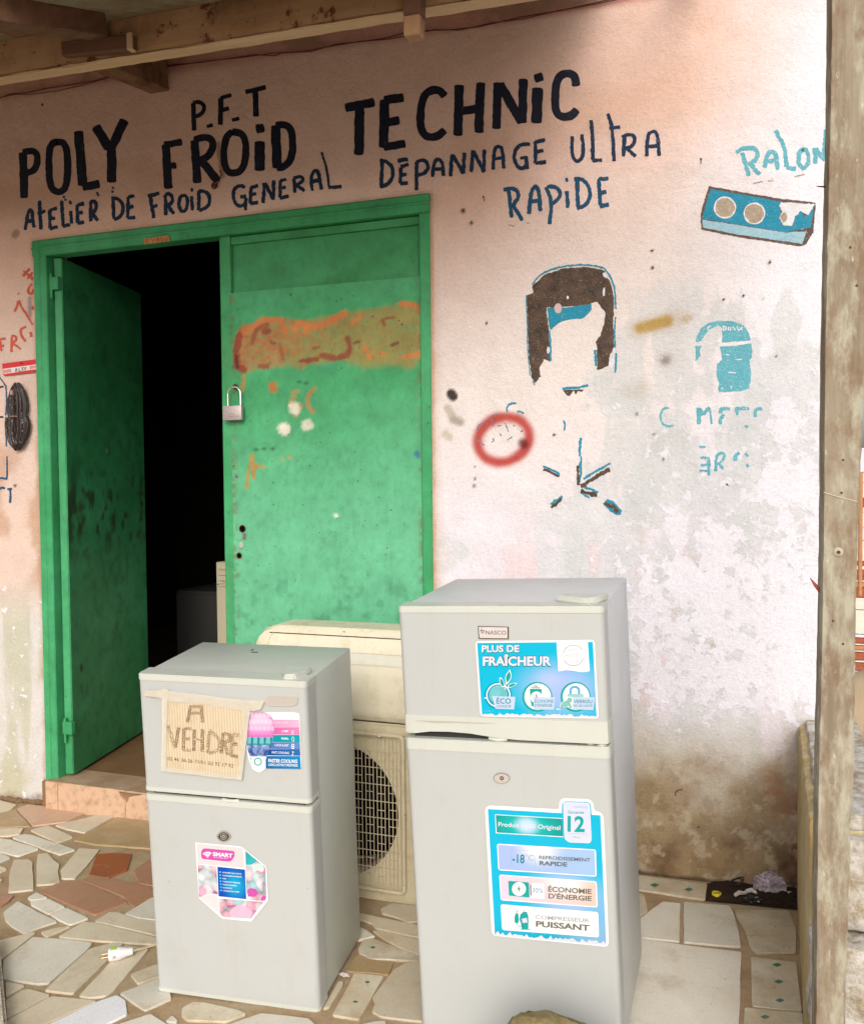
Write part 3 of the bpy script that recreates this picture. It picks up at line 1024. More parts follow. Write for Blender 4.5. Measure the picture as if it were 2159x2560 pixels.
def strip(V, F, pts, w, pl, rough, caps):
    p = resample(pts, max(2.0, w * .28))
    n = len(p)
    base = len(V)
    j1, j2 = 0, 0
    rows = []
    for i in range(n):
        a, b = p[max(0, i - 1)], p[min(n - 1, i + 1)]
        dx, dy = b[0] - a[0], b[1] - a[1]
        L = math.hypot(dx, dy) or 1
        nx_, ny_ = -dy / L, dx / L
        j1 = j1 * .5 + random.uniform(-1, 1) * rough * w
        j2 = j2 * .5 + random.uniform(-1, 1) * rough * w
        rows.append(((p[i][0] + nx_ * (w / 2 + j1), p[i][1] + ny_ * (w / 2 + j1)), (p[i][0] - nx_ * (w / 2 + j2), p[i][1] - ny_ * (w / 2 + j2)), (dx / L, dy / L)))
    def cap(e, sgn):
        x, y = p[e]; (dx, dy) = rows[e][2]
        k = .10
        return [((rows[e][0][0] * .72 + rows[e][1][0] * .28 + dx * sgn * w * k), (rows[e][0][1] * .72 + rows[e][1][1] * .28 + dy * sgn * w * k)),
                ((rows[e][0][0] * .28 + rows[e][1][0] * .72 + dx * sgn * w * k), (rows[e][0][1] * .28 + rows[e][1][1] * .72 + dy * sgn * w * k))]
    for a, b, _ in rows:
        V.append(hit(*a, pl)); V.append(hit(*b, pl))
    for i in range(n - 1):
        F.append((base + 2 * i, base + 2 * i + 1, base + 2 * i + 3, base + 2 * i + 2))
    if caps:
        for e, s in ((0, -1), (n - 1, 1)):
            c0, c1 = cap(e, s)
            k0 = len(V)
            V.append(hit(*c0, pl)); V.append(hit(*c1, pl))
            F.append((base + 2 * e, base + 2 * e + 1, k0 + 1, k0))


def word(label, strokes, mat, parent=wall, h=.0006, name='painted_word', pl=WALL, rough=.04):
    if label is None and len(strokes) > 1 and name in ('painted_drawing', 'paint_smudge', 'icon', 'bolt_icon', 'compressor_icon', 'round_icon', 'display_outline'):
        for i, s_ in enumerate(strokes): o = word(None, [s_], mat, parent, h + .00016 * (i % 5), name, pl, rough)
        return o
    V, F = [], []
    for i, (pts, w_) in enumerate(strokes):
        ribbon(V, F, pts, w_, lift(pl, h + .00016 * (i % 5)), rough)
    o = mk(name, V, F, mat, parent)
    if label: o['label'] = label
    return o


def ST(z, s, w, *polys):
    return [(z(*p), w / s * (1.08 if w > 24 else 1)) for p in polys]


A = 1.6333
word('POLY in thick black paint',
     ST(ZA, A, 31, [(94, 625), (98, 712), (100, 806)]) + ST(ZA, A, 26, [(96, 622), (130, 614), (152, 626), (154, 655), (148, 685), (128, 702), (102, 708)])
     + ST(ZA, A, 27, [(235, 580), (215, 584), (202, 610), (200, 700), (206, 760), (228, 784), (255, 782), (272, 758), (279, 690), (274, 610), (258, 580), (232, 580)])
     + ST(ZA, A, 36, [(322, 538), (330, 650), (338, 755)]) + ST(ZA, A, 32, [(340, 763), (405, 752)])
     + ST(ZA, A, 37, [(392, 518), (445, 605)]) + ST(ZA, A, 35, [(508, 492), (452, 610)]) + ST(ZA, A, 36, [(455, 610), (458, 742)]), M_BLACK)
word('FROiD in thick black paint',
     ST(ZA, A, 32, [(678, 592), (688, 768)]) + ST(ZA, A, 26, [(672, 590), (742, 580)], [(682, 680), (718, 674)])
     + ST(ZA, A, 32, [(795, 575), (806, 745)]) + ST(ZA, A, 27, [(795, 572), (835, 558), (866, 570), (872, 602), (850, 640), (812, 656)]) + ST(ZA, A, 31, [(828, 662), (888, 738)])
     + ST(ZA, A, 27, [(948, 538), (925, 556), (913, 610), (915, 670), (932, 706), (965, 708), (992, 690), (1004, 640), (1004, 580), (988, 545), (950, 537)])
     + ST(ZA, A, 40, [(1060, 580), (1060, 694)]) + ST(ZA, A, 34, [(1048, 528), (1076, 522)])
     + ST(ZA, A, 36, [(1126, 515), (1130, 684)]) + ST(ZA, A, 28, [(1128, 512), (1165, 506), (1190, 530), (1197, 600), (1186, 655), (1160, 682), (1132, 684)]), M_BLACK)
word('P-F-T in small black letters',
     ST(ZA, A, 20, [(790, 422), (793, 532)]) + ST(ZA, A, 17, [(790, 420), (812, 414), (834, 428), (832, 455), (812, 472), (796, 474)])
     + ST(ZA, A, 15, [(846, 517), (868, 510)], [(948, 490), (976, 484)])
     + ST(ZA, A, 20, [(902, 402), (900, 508)]) + ST(ZA, A, 17, [(902, 400), (944, 388)], [(902, 452), (934, 442)])
     + ST(ZA, A, 19, [(1004, 376), (1084, 356)]) + ST(ZA, A, 23, [(1043, 372), (1045, 474)]), M_BLACK)
B = 1.6348
word('TECHNiC in thick black paint',
     ST(ZA, A, 34, [(1412, 440), (1526, 418)]) + ST(ZA, A, 37, [(1468, 440), (1465, 630)])
     + ST(ZA, A, 36, [(1570, 410), (1566, 600)]) + ST(ZA, A, 32, [(1570, 408), (1645, 398)], [(1572, 502), (1628, 492)], [(1568, 600), (1652, 586)])
     + [([(1110, 240), (1100, 226), (1078, 224), (1058, 238), (1050, 285), (1052, 325), (1066, 343), (1092, 342), (1110, 326)], 20)]
     + ST(ZB, B, 35, [(110, 350), (105, 552)], [(198, 340), (190, 540)]) + ST(ZB, B, 31, [(110, 455), (192, 442)])
     + ST(ZB, B, 33, [(266, 340), (262, 524)], [(372, 325), (368, 500)]) + ST(ZB, B, 35, [(276, 345), (366, 498)])
     + ST(ZB, B, 42, [(430, 362), (426, 500)]) + ST(ZB, B, 32, [(420, 322), (450, 314)])
     + ST(ZB, B, 32, [(588, 350), (584, 312), (562, 298), (528, 305), (506, 335), (500, 410), (506, 462), (532, 480), (570, 474), (590, 450)]), M_BLACK)
wk = 15
word('ATELIER in thin dark blue letters',
     ST(ZA, A, wk, [(104, 938), (114, 880), (122, 852), (132, 862), (140, 928)], [(112, 905), (138, 900)], [(162, 820), (168, 936)], [(155, 872), (186, 862)],
        [(205, 858), (205, 932)], [(205, 858), (233, 850)], [(205, 895), (225, 890)], [(205, 934), (236, 926)], [(253, 820), (258, 922)], [(258, 924), (286, 917)],
        [(290, 862), (293, 912)], [(284, 828), (292, 825)], [(316, 838), (318, 910)], [(316, 838), (343, 830)], [(317, 872), (338, 868)], [(318, 912), (343, 906)],
        [(370, 825), (372, 903)], [(370, 825), (385, 820), (396, 835), (392, 858), (374, 870)], [(378, 872), (400, 900)]), M_NAVY, rough=.1)
word('DE in thin dark blue letters',
     ST(ZA, A, wk, [(462, 810), (466, 893)], [(456, 808), (480, 810), (500, 828), (505, 858), (494, 884), (468, 897)], [(525, 805), (522, 888)], [(525, 805), (548, 799)], [(522, 848), (545, 843)], [(522, 890), (552, 887)]), M_NAVY, rough=.1)
word('FROiD in thin dark blue letters',
     ST(ZA, A, wk, [(614, 800), (628, 890)], [(605, 800), (650, 790)], [(617, 845), (643, 839)], [(675, 797), (678, 878)], [(675, 795), (692, 790), (706, 806), (702, 830), (682, 840)], [(686, 842), (710, 873)],
        [(748, 797), (734, 810), (730, 832), (736, 858), (750, 866), (763, 850), (768, 822), (762, 802), (748, 797)], [(783, 802), (785, 858)], [(780, 776), (788, 774)],
        [(812, 780), (812, 858)], [(812, 780), (836, 780), (852, 795), (858, 820), (846, 848), (814, 860)]), M_NAVY, rough=.1)
word('GENERAL in thin dark blue letters',
     ST(ZA, A, wk, [(1000, 765), (985, 756), (962, 764), (951, 790), (958, 828), (980, 845), (1002, 832), (1003, 808)], [(982, 803), (1004, 800)], [(1003, 830), (1003, 858)],
        [(1025, 765), (1022, 830)], [(1025, 765), (1053, 758)], [(1024, 795), (1046, 792)], [(1022, 832), (1053, 826)], [(1075, 828), (1080, 748)], [(1082, 748), (1115, 812)], [(1115, 815), (1118, 737)],
        [(1145, 738), (1143, 806)], [(1145, 738), (1168, 733)], [(1144, 770), (1166, 765)], [(1143, 808), (1178, 801)], [(1200, 730), (1205, 786)], [(1200, 728), (1220, 718), (1236, 725), (1234, 742), (1210, 756)], [(1214, 758), (1243, 779)],
        [(1275, 778), (1270, 720), (1284, 692), (1302, 705), (1312, 773)], [(1273, 742), (1304, 736)]) + ST(ZA, A, 10, [(1313, 622), (1322, 650), (1334, 690), (1340, 730), (1342, 762)]) + ST(ZA, A, wk, [(1342, 765), (1394, 762)]), M_NAVY, rough=.1)
word('DÉPANNAGE in thin dark blue letters',
     ST(ZA, A, 15.5, [(1560, 657), (1556, 762)], [(1551, 655), (1580, 660), (1604, 685), (1604, 720), (1588, 750), (1552, 764)], [(1636, 685), (1634, 748)], [(1636, 680), (1667, 672)], [(1636, 715), (1658, 712)], [(1634, 750), (1664, 747)], [(1624, 658), (1664, 650)],
        [(1700, 662), (1700, 776)], [(1700, 660), (1728, 652), (1750, 672), (1744, 700), (1706, 716)])
     + ST(ZB, B, 15.5, [(2, 722), (5, 668), (22, 648), (42, 660), (46, 718)], [(5, 692), (43, 688)], [(75, 720), (80, 632)], [(82, 634), (128, 708)], [(128, 708), (131, 625)], [(160, 702), (166, 615)], [(168, 617), (212, 703)], [(211, 700), (212, 612)],
        [(248, 692), (253, 612), (268, 598), (288, 606), (292, 688)], [(251, 650), (290, 645)], [(398, 590), (372, 588), (345, 602), (332, 635), (342, 676), (365, 690), (384, 678), (385, 650)], [(360, 645), (390, 645)], [(385, 675), (390, 690)],
        [(420, 580), (422, 666)], [(420, 580), (460, 572)], [(421, 620), (453, 615)], [(422, 668), (464, 662)]), M_NAVY, rough=.1)
word('ULtRA in thin dark blue letters',
     ST(ZB, B, 15.5, [(573, 558), (569, 600), (573, 645), (592, 662), (614, 645), (618, 600), (610, 550)], [(648, 492), (655, 560), (654, 652)], [(654, 655), (692, 654)], [(718, 465), (732, 510), (740, 590), (742, 658)], [(724, 525), (766, 518)],
        [(785, 557), (780, 638)], [(775, 560), (800, 547), (825, 555), (828, 580), (815, 600), (788, 605)], [(794, 607), (830, 638)], [(875, 638), (879, 555), (898, 535), (921, 545), (926, 636)], [(879, 600), (922, 595)]), M_NAVY, rough=.1)
word('RAPiDE in dark teal letters',
     ST(ZB, B, 16.5, [(312, 777), (318, 830), (325, 888)], [(292, 776), (325, 768), (350, 780), (352, 808), (330, 838), (328, 845)], [(332, 842), (368, 900)], [(394, 873), (404, 785), (420, 756), (436, 780), (441, 862)], [(399, 825), (438, 818)],
        [(466, 765), (480, 800), (486, 850), (478, 915)], [(470, 764), (500, 762), (524, 780), (522, 808), (490, 832)], [(549, 782), (553, 848)], [(545, 736), (553, 733)],
        [(592, 732), (595, 846)], [(580, 732), (612, 730), (640, 760), (646, 806), (625, 842), (592, 852)], [(680, 732), (685, 838)], [(680, 732), (718, 730)], [(684, 790), (710, 785)], [(685, 842), (720, 836)]), M_BLUE, rough=.1)
word('RALON in pale teal letters running behind the wooden post',
     ST(ZB, B, 18, [(1265, 625), (1280, 670), (1292, 718)], [(1242, 622), (1280, 602), (1318, 606), (1332, 628), (1318, 658), (1288, 672)], [(1300, 672), (1336, 712)], [(1356, 683), (1366, 635), (1386, 615), (1404, 632), (1410, 692)], [(1362, 660), (1406, 655)],
        [(1400, 535), (1425, 575), (1442, 625), (1446, 680)], [(1446, 686), (1484, 690)], [(1515, 608), (1498, 625), (1495, 665), (1512, 690), (1532, 676), (1538, 640), (1530, 612), (1512, 608)], [(1564, 668), (1563, 605)], [(1566, 608), (1602, 655)], [(1600, 652), (1606, 530)]), M_TEALP, rough=.12)
for x, y in ((262, 803), (268, 815), (398, 788), (402, 796), (462, 766), (460, 782)):
    (u, v), = ZA((x, y))
    word(None, [([(u - 2.5, v), (u + 2.5, v + 1)], 6)], M_BLUE, name='paint_drip')

# red lettering, blue drawing left of the door
word('ERATUR in red brush letters, climbing beside the door frame',
     ST(ZL, 3.218, 20, [(192, 88), (215, 108), (245, 130), (268, 160)], [(188, 130), (215, 100), (240, 70)], [(225, 150), (262, 100)], [(262, 192), (240, 210), (228, 240), (238, 268), (262, 272), (272, 235)], [(157, 325), (175, 375), (215, 440), (266, 520)], [(152, 330), (138, 370), (122, 415)],
        [(264, 372), (267, 400)], [(212, 540), (185, 542), (166, 565), (172, 600), (206, 655)], [(246, 580), (256, 618)], [(95, 620), (96, 740)], [(95, 612), (125, 608), (135, 635), (120, 660), (105, 672)], [(110, 675), (170, 716)], [(2, 645), (14, 732)], [(0, 640), (48, 632)], [(8, 690), (34, 688)]), M_REDP, rough=.16)
word('dark blue outline of a painted appliance, cut by the photo edge',
     ST(ZL, 3.218, 13, [(-120, 900), (-40, 900), (0, 945), (30, 985), (48, 1012)], [(50, 1012), (57, 1120), (50, 1250)], [(50, 1262), (50, 1400), (54, 1500)], [(58, 1580), (60, 1680), (58, 1762)], [(58, 1764), (20, 1752), (0, 1756), (-120, 1740)], [(-120, 900), (-125, 1740)]), M_BLUE, name='painted_drawing', rough=.12)
word(None, ST(ZL, 3.218, 15, [(-10, 1026), (30, 1018)], [(-10, 1264), (28, 1263)]), M_BLACK, name='painted_drawing')
word('CI in dark blue, low on the left', ST(ZL, 3.218, 17, [(42, 1838), (20, 1830), (-5, 1842), (-20, 1890), (-10, 1940)], [(62, 1845), (98, 1840)], [(84, 1845), (88, 1900), (82, 1952)]), M_BLUE, rough=.12)


def poly_px(V, F, pts, pl, jit=0):
    if jit:
        pts = resample(list(pts) + [pts[0]], 5)[:-1]
        pts = [(a + random.uniform(-jit, jit), b + random.uniform(-jit, jit)) for a, b in pts]
    b = len(V)
    V.extend(hit(u, v, pl) for u, v in pts)
    F.append(tuple(range(b, b + len(pts))))


def shape(polys, mat, parent, h, name, pl=WALL, jit=0, label=None):
    if len(polys) > 1:
        for i, p in enumerate(polys): o = shape([p], mat, parent, h, name, pl, jit, label if i == 0 else None)
        return o
    V, F = [], []
    for i, p in enumerate(polys): poly_px(V, F, p, lift(pl, h), jit)
    o = mk(name, V, F, mat, parent)
    if label: o['label'] = label
    return o


def circ(cx, cy, rx, ry=None, n=24, a0=0, a1=360, rotd=0):
    ry = ry or rx
    full = a1 - a0 >= 360
    out = []
    for i in range(n if full else n + 1):
        a = math.radians(a0 + (a1 - a0) * i / n)
        x, y = rx * math.cos(a), ry * math.sin(a)
        r_ = math.radians(rotd)
        out.append((cx + x * math.cos(r_) - y * math.sin(r_), cy + x * math.sin(r_) + y * math.cos(r_)))
    return out


# power strip drawing
shape([ZB((1128, 760), (1420, 812), (1480, 818), (1566, 828), (1556, 950), (1525, 1000), (1500, 1008), (1430, 996), (1262, 972), (1098, 938), (1094, 880))], M_OUTL, wall, .0006, 'painted_drawing', jit=1.0, label='outline of the painted power strip')
shape([ZB((1136, 772), (1425, 824), (1414, 845), (1425, 862), (1415, 890), (1432, 922), (1470, 925), (1482, 880), (1505, 855), (1520, 890), (1560, 838), (1545, 930), (1440, 948), (1100, 893))], M_TEAL, wall, .0009, 'painted_drawing', jit=.8, label='teal face of the painted power strip')
shape([ZB((1102, 897), (1440, 950), (1530, 945), (1510, 996), (1430, 985), (1262, 961), (1106, 930))], M_LBLUEP, wall, .0009, 'painted_drawing', jit=.8)
shape([ZB((1425, 826), (1562, 834), (1535, 880), (1505, 862), (1480, 885), (1470, 922), (1432, 920), (1418, 890), (1428, 862), (1416, 845))], M_WHITEP, wall, .0010, 'worn_patch', jit=1.2)
for (cx, cy, r1) in ((1195, 848, 43), (1315, 872, 42)):
    (u, v), = ZB((cx, cy))
    shape([circ(u, v, r1 / B + 1.5)], M_WHITEP, wall, .0012, 'painted_drawing', jit=.6)
    shape([circ(u, v, r1 / B - 2)], M_TANP, wall, .0014, 'painted_drawing', jit=1.2)
(u, v), = ZB((1436, 888))
shape([circ(u, v, 8, 12)], M_TANP, wall, .0014, 'painted_drawing', jit=1.2)
word(None, ST(ZB, B, 6, [(1310, 750), (1350, 742)], [(1370, 740), (1392, 738)], [(1480, 722), (1520, 712)], [(310, 918), (335, 925)], [(385, 912), (398, 912)]), M_TANP, name='paint_smudge')

# worn brown and teal drawing in the middle of the wall
G = 2.9056
shape([ZG((668, 332), (760, 250), (900, 205), (1050, 195), (1178, 215), (1200, 232), (1180, 245), (1212, 275), (1230, 290), (1252, 380), (1262, 460), (1255, 600), (1262, 780), (1228, 845), (1222, 912), (1175, 938), (1138, 946), (1140, 880), (1138, 790), (1130, 740), (1162, 690), (1192, 590),
           (1196, 520), (1170, 495), (1140, 450), (1096, 455), (1090, 475), (770, 492), (776, 560), (788, 640), (792, 760), (800, 885), (752, 865), (718, 940), (728, 990), (693, 1040), (664, 1000), (645, 880), (636, 700), (634, 560), (628, 402), (676, 388))],
      M_BROWNP, wall, .0006, 'painted_drawing', jit=1.1, label='worn brown paint of the arched drawing')
shape([ZG((778, 490), (900, 492), (1095, 463), (1100, 505), (1070, 540), (1035, 570), (960, 575), (890, 590), (850, 612), (800, 655), (788, 622))], M_TEAL, wall, .0008, 'painted_drawing', jit=.8)
word(None, ST(ZG, G, 13, [(668, 322), (700, 280), (745, 238), (860, 196), (1000, 180), (1110, 184), (1190, 206)], [(1192, 208), (1225, 250), (1250, 300), (1268, 365), (1275, 500)], [(1270, 560), (1265, 660), (1268, 780)], [(1276, 822), (1272, 962)], [(792, 660), (800, 760), (800, 880)]), M_TEAL, h=.0010, name='painted_drawing', rough=.2)
word(None, ST(ZG, G, 8, [(624, 402), (626, 500), (634, 640), (632, 760), (640, 870), (652, 985)]), M_TEAL, h=.0010, name='painted_drawing', rough=.2)
word(None, ST(ZG, G, 19, [(1124, 800), (1130, 915)]) + ST(ZG, G, 13, [(676, 1022), (686, 1052)], [(893, 1310), (904, 1338), (900, 1382)]) + ST(ZG, G, 17, [(888, 1080), (1000, 1072), (1072, 1056)])
     + ST(ZG, G, 14, [(551, 1187), (520, 1184), (492, 1200), (480, 1225), (485, 1250)], [(556, 1246), (585, 1248), (605, 1262)]), M_TEAL, h=.0008, name='painted_drawing', rough=.2)
shape([ZG((888, 1090), (1040, 1085), (1028, 1105), (1000, 1095), (985, 1125), (965, 1095), (940, 1132), (918, 1130))], M_BROWNP, wall, .0006, 'painted_drawing', jit=.8)
shape([ZG((1195, 235), (1212, 250), (1205, 278), (1182, 262), (1178, 240))], M_WHITEP, wall, .0013, 'worn_patch')
shape([ZG((1183, 350), (1196, 345), (1195, 405), (1180, 408), (1178, 380)), ZG(*circ(925, 418, 9, 14, 8)), ZG(*circ(783, 800, 9, 28, 10)), ZG(*circ(1262, 800, 12, 18, 8)), ZG((1225, 880), (1262, 840), (1268, 900), (1240, 930), (1222, 905))], M_WHITEP, wall, .0013, 'worn_patch', jit=.6)
shape([ZG(*circ(855, 495, 28, 38, 12))], paint('pink_patch', (.62, .46, .44), (.5, .38, .36)), wall, .0013, 'worn_patch', jit=.6)
word(None, ST(ZG, G, 22, [(1020, 1438), (1012, 1520), (1016, 1570)], [(1016, 1615), (1014, 1660)]) + ST(ZG, G, 12, [(1022, 1570), (1020, 1700), (1012, 1760)])
     + ST(ZG, G, 16, [(1040, 1735), (1120, 1685), (1234, 1622)], [(745, 1642), (800, 1664), (866, 1702)], [(800, 1920), (885, 1862)], [(1045, 1800), (1110, 1815), (1142, 1838)], [(1030, 1840), (1082, 1872)]), M_TEAL, h=.0007, name='painted_drawing', rough=.2)
word(None, ST(ZG, G, 27, [(1022, 1790), (1110, 1730), (1228, 1664)], [(1020, 1828), (1080, 1838), (1135, 1858)]) + ST(ZG, G, 22, [(750, 1668), (810, 1692), (862, 1718)], [(806, 1944), (882, 1880)], [(1000, 1640), (1004, 1780)]), M_BROWNP, h=.0010, name='painted_drawing', rough=.2)
shape([ZG((1178, 1915), (1215, 1880), (1260, 1900), (1318, 1965), (1308, 1995), (1275, 1995), (1235, 1975))], M_TEAL, wall, .0007, 'painted_drawing', jit=.8)
word(None, ST(ZG, G, 26, [(1192, 1912), (1240, 1935), (1290, 1975)]), M_BROWNP, h=.0011, name='painted_drawing', rough=.2)
# pencil scribbles inside the red ring
word(None, ST(ZG, G, 9, [(265, 1380), (280, 1345), (325, 1320)], [(370, 1290), (385, 1355)], [(372, 1280), (400, 1270), (425, 1272)], [(470, 1330), (495, 1392)], [(415, 1352), (445, 1345)], [(262, 1455), (290, 1462), (318, 1492)], [(375, 1470), (388, 1460), (385, 1440)], [(432, 1408), (442, 1424)], [(485, 1455), (522, 1432)], [(582, 1392), (600, 1385)], [(530, 1345), (540, 1352)]),
     paint('faded_grey_blue_paint', (.10, .10, .17), (.2, .2, .25), .38), h=.0006, name='paint_smudge', rough=.25)

# teal can drawing
J = 2.905
shape([ZJ((400, 742), (408, 700), (440, 640), (500, 600), (580, 585), (680, 590), (750, 620), (790, 680), (803, 728), (590, 745), (592, 640), (560, 618), (510, 648), (470, 682), (440, 738)),
       ZJ((398, 768), (445, 770), (430, 800), (436, 840), (400, 882)),
       ZJ((575, 775), (690, 768), (806, 750), (814, 818), (806, 830), (812, 850), (790, 870), (804, 960), (790, 1080), (720, 1100), (565, 1106), (562, 1080), (572, 1040), (550, 980), (556, 900), (590, 870), (580, 800))],
      M_TEALP, wall, .0006, 'painted_drawing', jit=1.0, label='pale teal drawing of a jar')
word(None, ST(ZJ, J, 9, [(512, 625), (490, 632), (486, 650), (505, 660), (520, 645)], [(600, 622), (603, 655)], [(603, 625), (622, 632), (618, 652), (600, 655)], [(640, 630), (636, 655)], [(655, 632), (650, 660)], [(670, 630), (690, 655)], [(700, 628), (712, 660), (740, 630)], [(720, 645), (742, 650)],
        [(620, 830), (640, 836)], [(700, 870), (735, 866)], [(640, 960), (690, 965)], [(600, 1075), (585, 1080)], [(655, 1060), (662, 1078)]), M_WHITEP, h=.001, name='painted_word')
word('CMPRE, the worn top halves of teal letters',
     ST(ZJ, J, 17, [(205, 1218), (175, 1218), (150, 1250), (144, 1290), (160, 1338), (200, 1355), (240, 1350)])
     + ST(ZJ, J, 27, [(418, 1220), (426, 1335)], [(425, 1225), (452, 1270)], [(455, 1268), (500, 1218)]) + ST(ZJ, J, 15, [(505, 1240), (516, 1335)])
     + ST(ZJ, J, 24, [(580, 1225), (582, 1258)], [(582, 1226), (648, 1224)], [(606, 1270), (580, 1300), (582, 1338)], [(690, 1226), (788, 1222)], [(698, 1226), (700, 1270)], [(836, 1228), (832, 1285)], [(838, 1226), (884, 1226)]) + ST(ZJ, J, 16, [(756, 1350), (780, 1360)]), M_TEALP, rough=.16)
word('ERS, worn teal letters under the jar drawing',
     ST(ZJ, J, 17, [(425, 1502), (470, 1502)], [(436, 1582), (492, 1582)], [(438, 1634), (494, 1632)], [(430, 1672), (492, 1678)]) + ST(ZJ, J, 24, [(496, 1580), (494, 1708)], [(552, 1565), (546, 1678)])
     + ST(ZJ, J, 20, [(552, 1565), (590, 1545), (612, 1560), (600, 1605), (560, 1622)], [(570, 1625), (600, 1662)]) + ST(ZJ, J, 26, [(718, 1547), (695, 1560), (682, 1602)]) + ST(ZJ, J, 18, [(764, 1548), (778, 1572)], [(772, 1628), (780, 1650)]), M_TEALP, rough=.16)

# nails, hooks and the twisted wire along the wall
k = NB('rusty_nail')
M_RUST = k.fin(k.mix(k.noise(80), (.16, .06, .03), (.06, .03, .02)), .8, metal=.3)
k = NB('dark_wire')
M_WIRE = k.fin((.11, .025, .02), .5)


def nail(u, v, du=3, dv=8, r=.0014, L=.012):
    a = wy(u, v)
    b = wy(u + du, v + dv) + Vector((0, -L, 0))
    bm = bmesh.new()
    tube(bm, [a, (a + b) / 2 + Vector((0, -.002, 0)), b], r, 6)
    t = bmesh.new()
    bmesh.ops.create_cone(t, cap_ends=True, segments=8, radius1=r * 2.4, radius2=r * 2.4, depth=.0015)
    t.transform(Matrix.Translation(a + Vector((0, -.001, 0))) @ Matrix.Rotation(math.pi / 2, 4, 'X'))
    join(bm, t)
    return from_bm('nail', bm, M_RUST, wall)


for a in ((1751, 398, 1, 13), (1208, 492, 5, 13), (1157, 527, 1, 3), (1178, 556, 1, 2), (1629, 627, 0, 2), (1630, 669, 1, 2), (1384, 1087, 2, 0), (1216, 808, 1, 2), (1816, 1211, 3, 2), (1923, 656, -2, 3), (1857, 739, 0, 2), (1807, 749, 0, 2), (107, 261, 3, 5)):
    nail(*a)
bm = bmesh.new()
tube(bm, [wy(*p) + Vector((0, -.004, 0)) for p in ((1706, 1973), (1694, 1974), (1688, 1980), (1687, 1986), (1690, 1989))], .0016, 6)
from_bm('bent_nail', bm, M_RUST, wall)
bm = bmesh.new()
P = [(-20, 252), (0, 247), (30, 236), (70, 233), (120, 222), (180, 213), (240, 203), (270, 194), (300, 190), (370, 172), (420, 165), (500, 158), (560, 150), (640, 138), (690, 141), (705, 134), (780, 130), (840, 112), (900, 106), (960, 98), (1020, 82), (1085, 77), (1130, 76), (1200, 68), (1300, 45), (1400, 28), (1500, 6), (1640, -25)]
tube(bm, [wy(u, v) + Vector((0, -.005, 0)) for u, v in P], .0019, 5)
P2 = [(-20, 256), (0, 247), (40, 238), (80, 238), (150, 229), (210, 215), (260, 201), (300, 190), (370, 172), (430, 168), (520, 155), (600, 147), (680, 136), (760, 131), (830, 118), (900, 106), (970, 101), (1040, 88), (1085, 77), (1150, 78), (1230, 60), (1310, 50), (1400, 28), (1500, 12), (1640, -20)]
tube(bm, [wy(u, v) + Vector((0, -.008, 0)) for u, v in P2], .0016, 5)
meta(from_bm('wire', bm, M_WIRE, None, origin=wy(700, 140)), 'thin twisted dark red wire strung along the wall under the roof beam', 'wire')
# round eye bolt between the two words FROiD
bolt = thing('eye_bolt', 'small rusty round eye bolt sticking out of the wall below the black O of FROiD', 'bolt', wy(541, 466))
c0 = wy(541, 466)
bm = bmesh.new()
tube(bm, [c0 + Vector((.011 * math.cos(a / 12 * 6.283), -.012, .011 * math.sin(a / 12 * 6.283))) for a in range(12)], .003, 7, closed=True)
from_bm('ring', bm, M_RUST, bolt, smooth=True)
bm = bmesh.new()
tube(bm, [c0, c0 + Vector((0, -.02, 0))], .006, 10)
tube(bm, [c0 + Vector((.008, 0, .01)), wy(556, 438) + Vector((0, -.006, 0)), wy(552, 425) + Vector((0, -.003, 0))], .002, 6)
from_bm('shank', bm, M_RUST, bolt, smooth=True)

# ================================================================== STEEL DOOR
door = thing('steel_double_door', 'green painted steel double door, left leaf open into the dark shop', 'door', (DW / 2, 0, HS))
GRN = (.042, .30, .115)
GRND = (.03, .225, .07)


def gcol(V, base=GRN, dark=.0, seed=0):
    X, Zc = V[:, 0] + V[:, 1] * .9, V[:, 2]
    u, v = uvproj(V)
    n = fbm(X, Zc, 4, 5, 20 + seed)
    n2 = fbm(X, Zc, 23, 4, 31 + seed)
    c = np.tile(np.array(base), (len(V), 1))
    c = mixc(c, (.07, .36, .17), ss(.4, .7, n) * .5)
    c = mixc(c, (.03, .23, .08), ss(.5, .8, 1 - n) * .4)
    c = c * (.9 + .2 * n2)[:, None]
    return c, u, v, n, n2


def attr_mesh(name, V, F, parent, seed=0, smooth=False, base=GRN, post=None):
    V = np.array([tuple(p) for p in V]) if not isinstance(V, np.ndarray) else V
    c, u, v, n, n2 = gcol(V, base, seed=seed)
    if post: c = post(c, u, v, n, n2, V)
    o = mk(name, V, F, M_GREEN, parent, cols=np.concatenate([c, np.ones((len(c), 1))], 1), smooth=smooth)
    return o


def gbm(name, bm, parent, seed=0, base=GRN, post=None, subdiv=.08):
    for _ in range(5):
        e = [e for e in bm.edges if e.calc_length() > subdiv]
        if not e: break
        bmesh.ops.subdivide_edges(bm, edges=e, cuts=1)
    bmesh.ops.recalc_face_normals(bm, faces=bm.faces)
    bm.verts.index_update()
    V = [v.co.copy() for v in bm.verts]; F = [[v.index for v in f.verts] for f in bm.faces]
    bm.free()
    return attr_mesh(name, V, F, parent, seed, base=base, post=post)


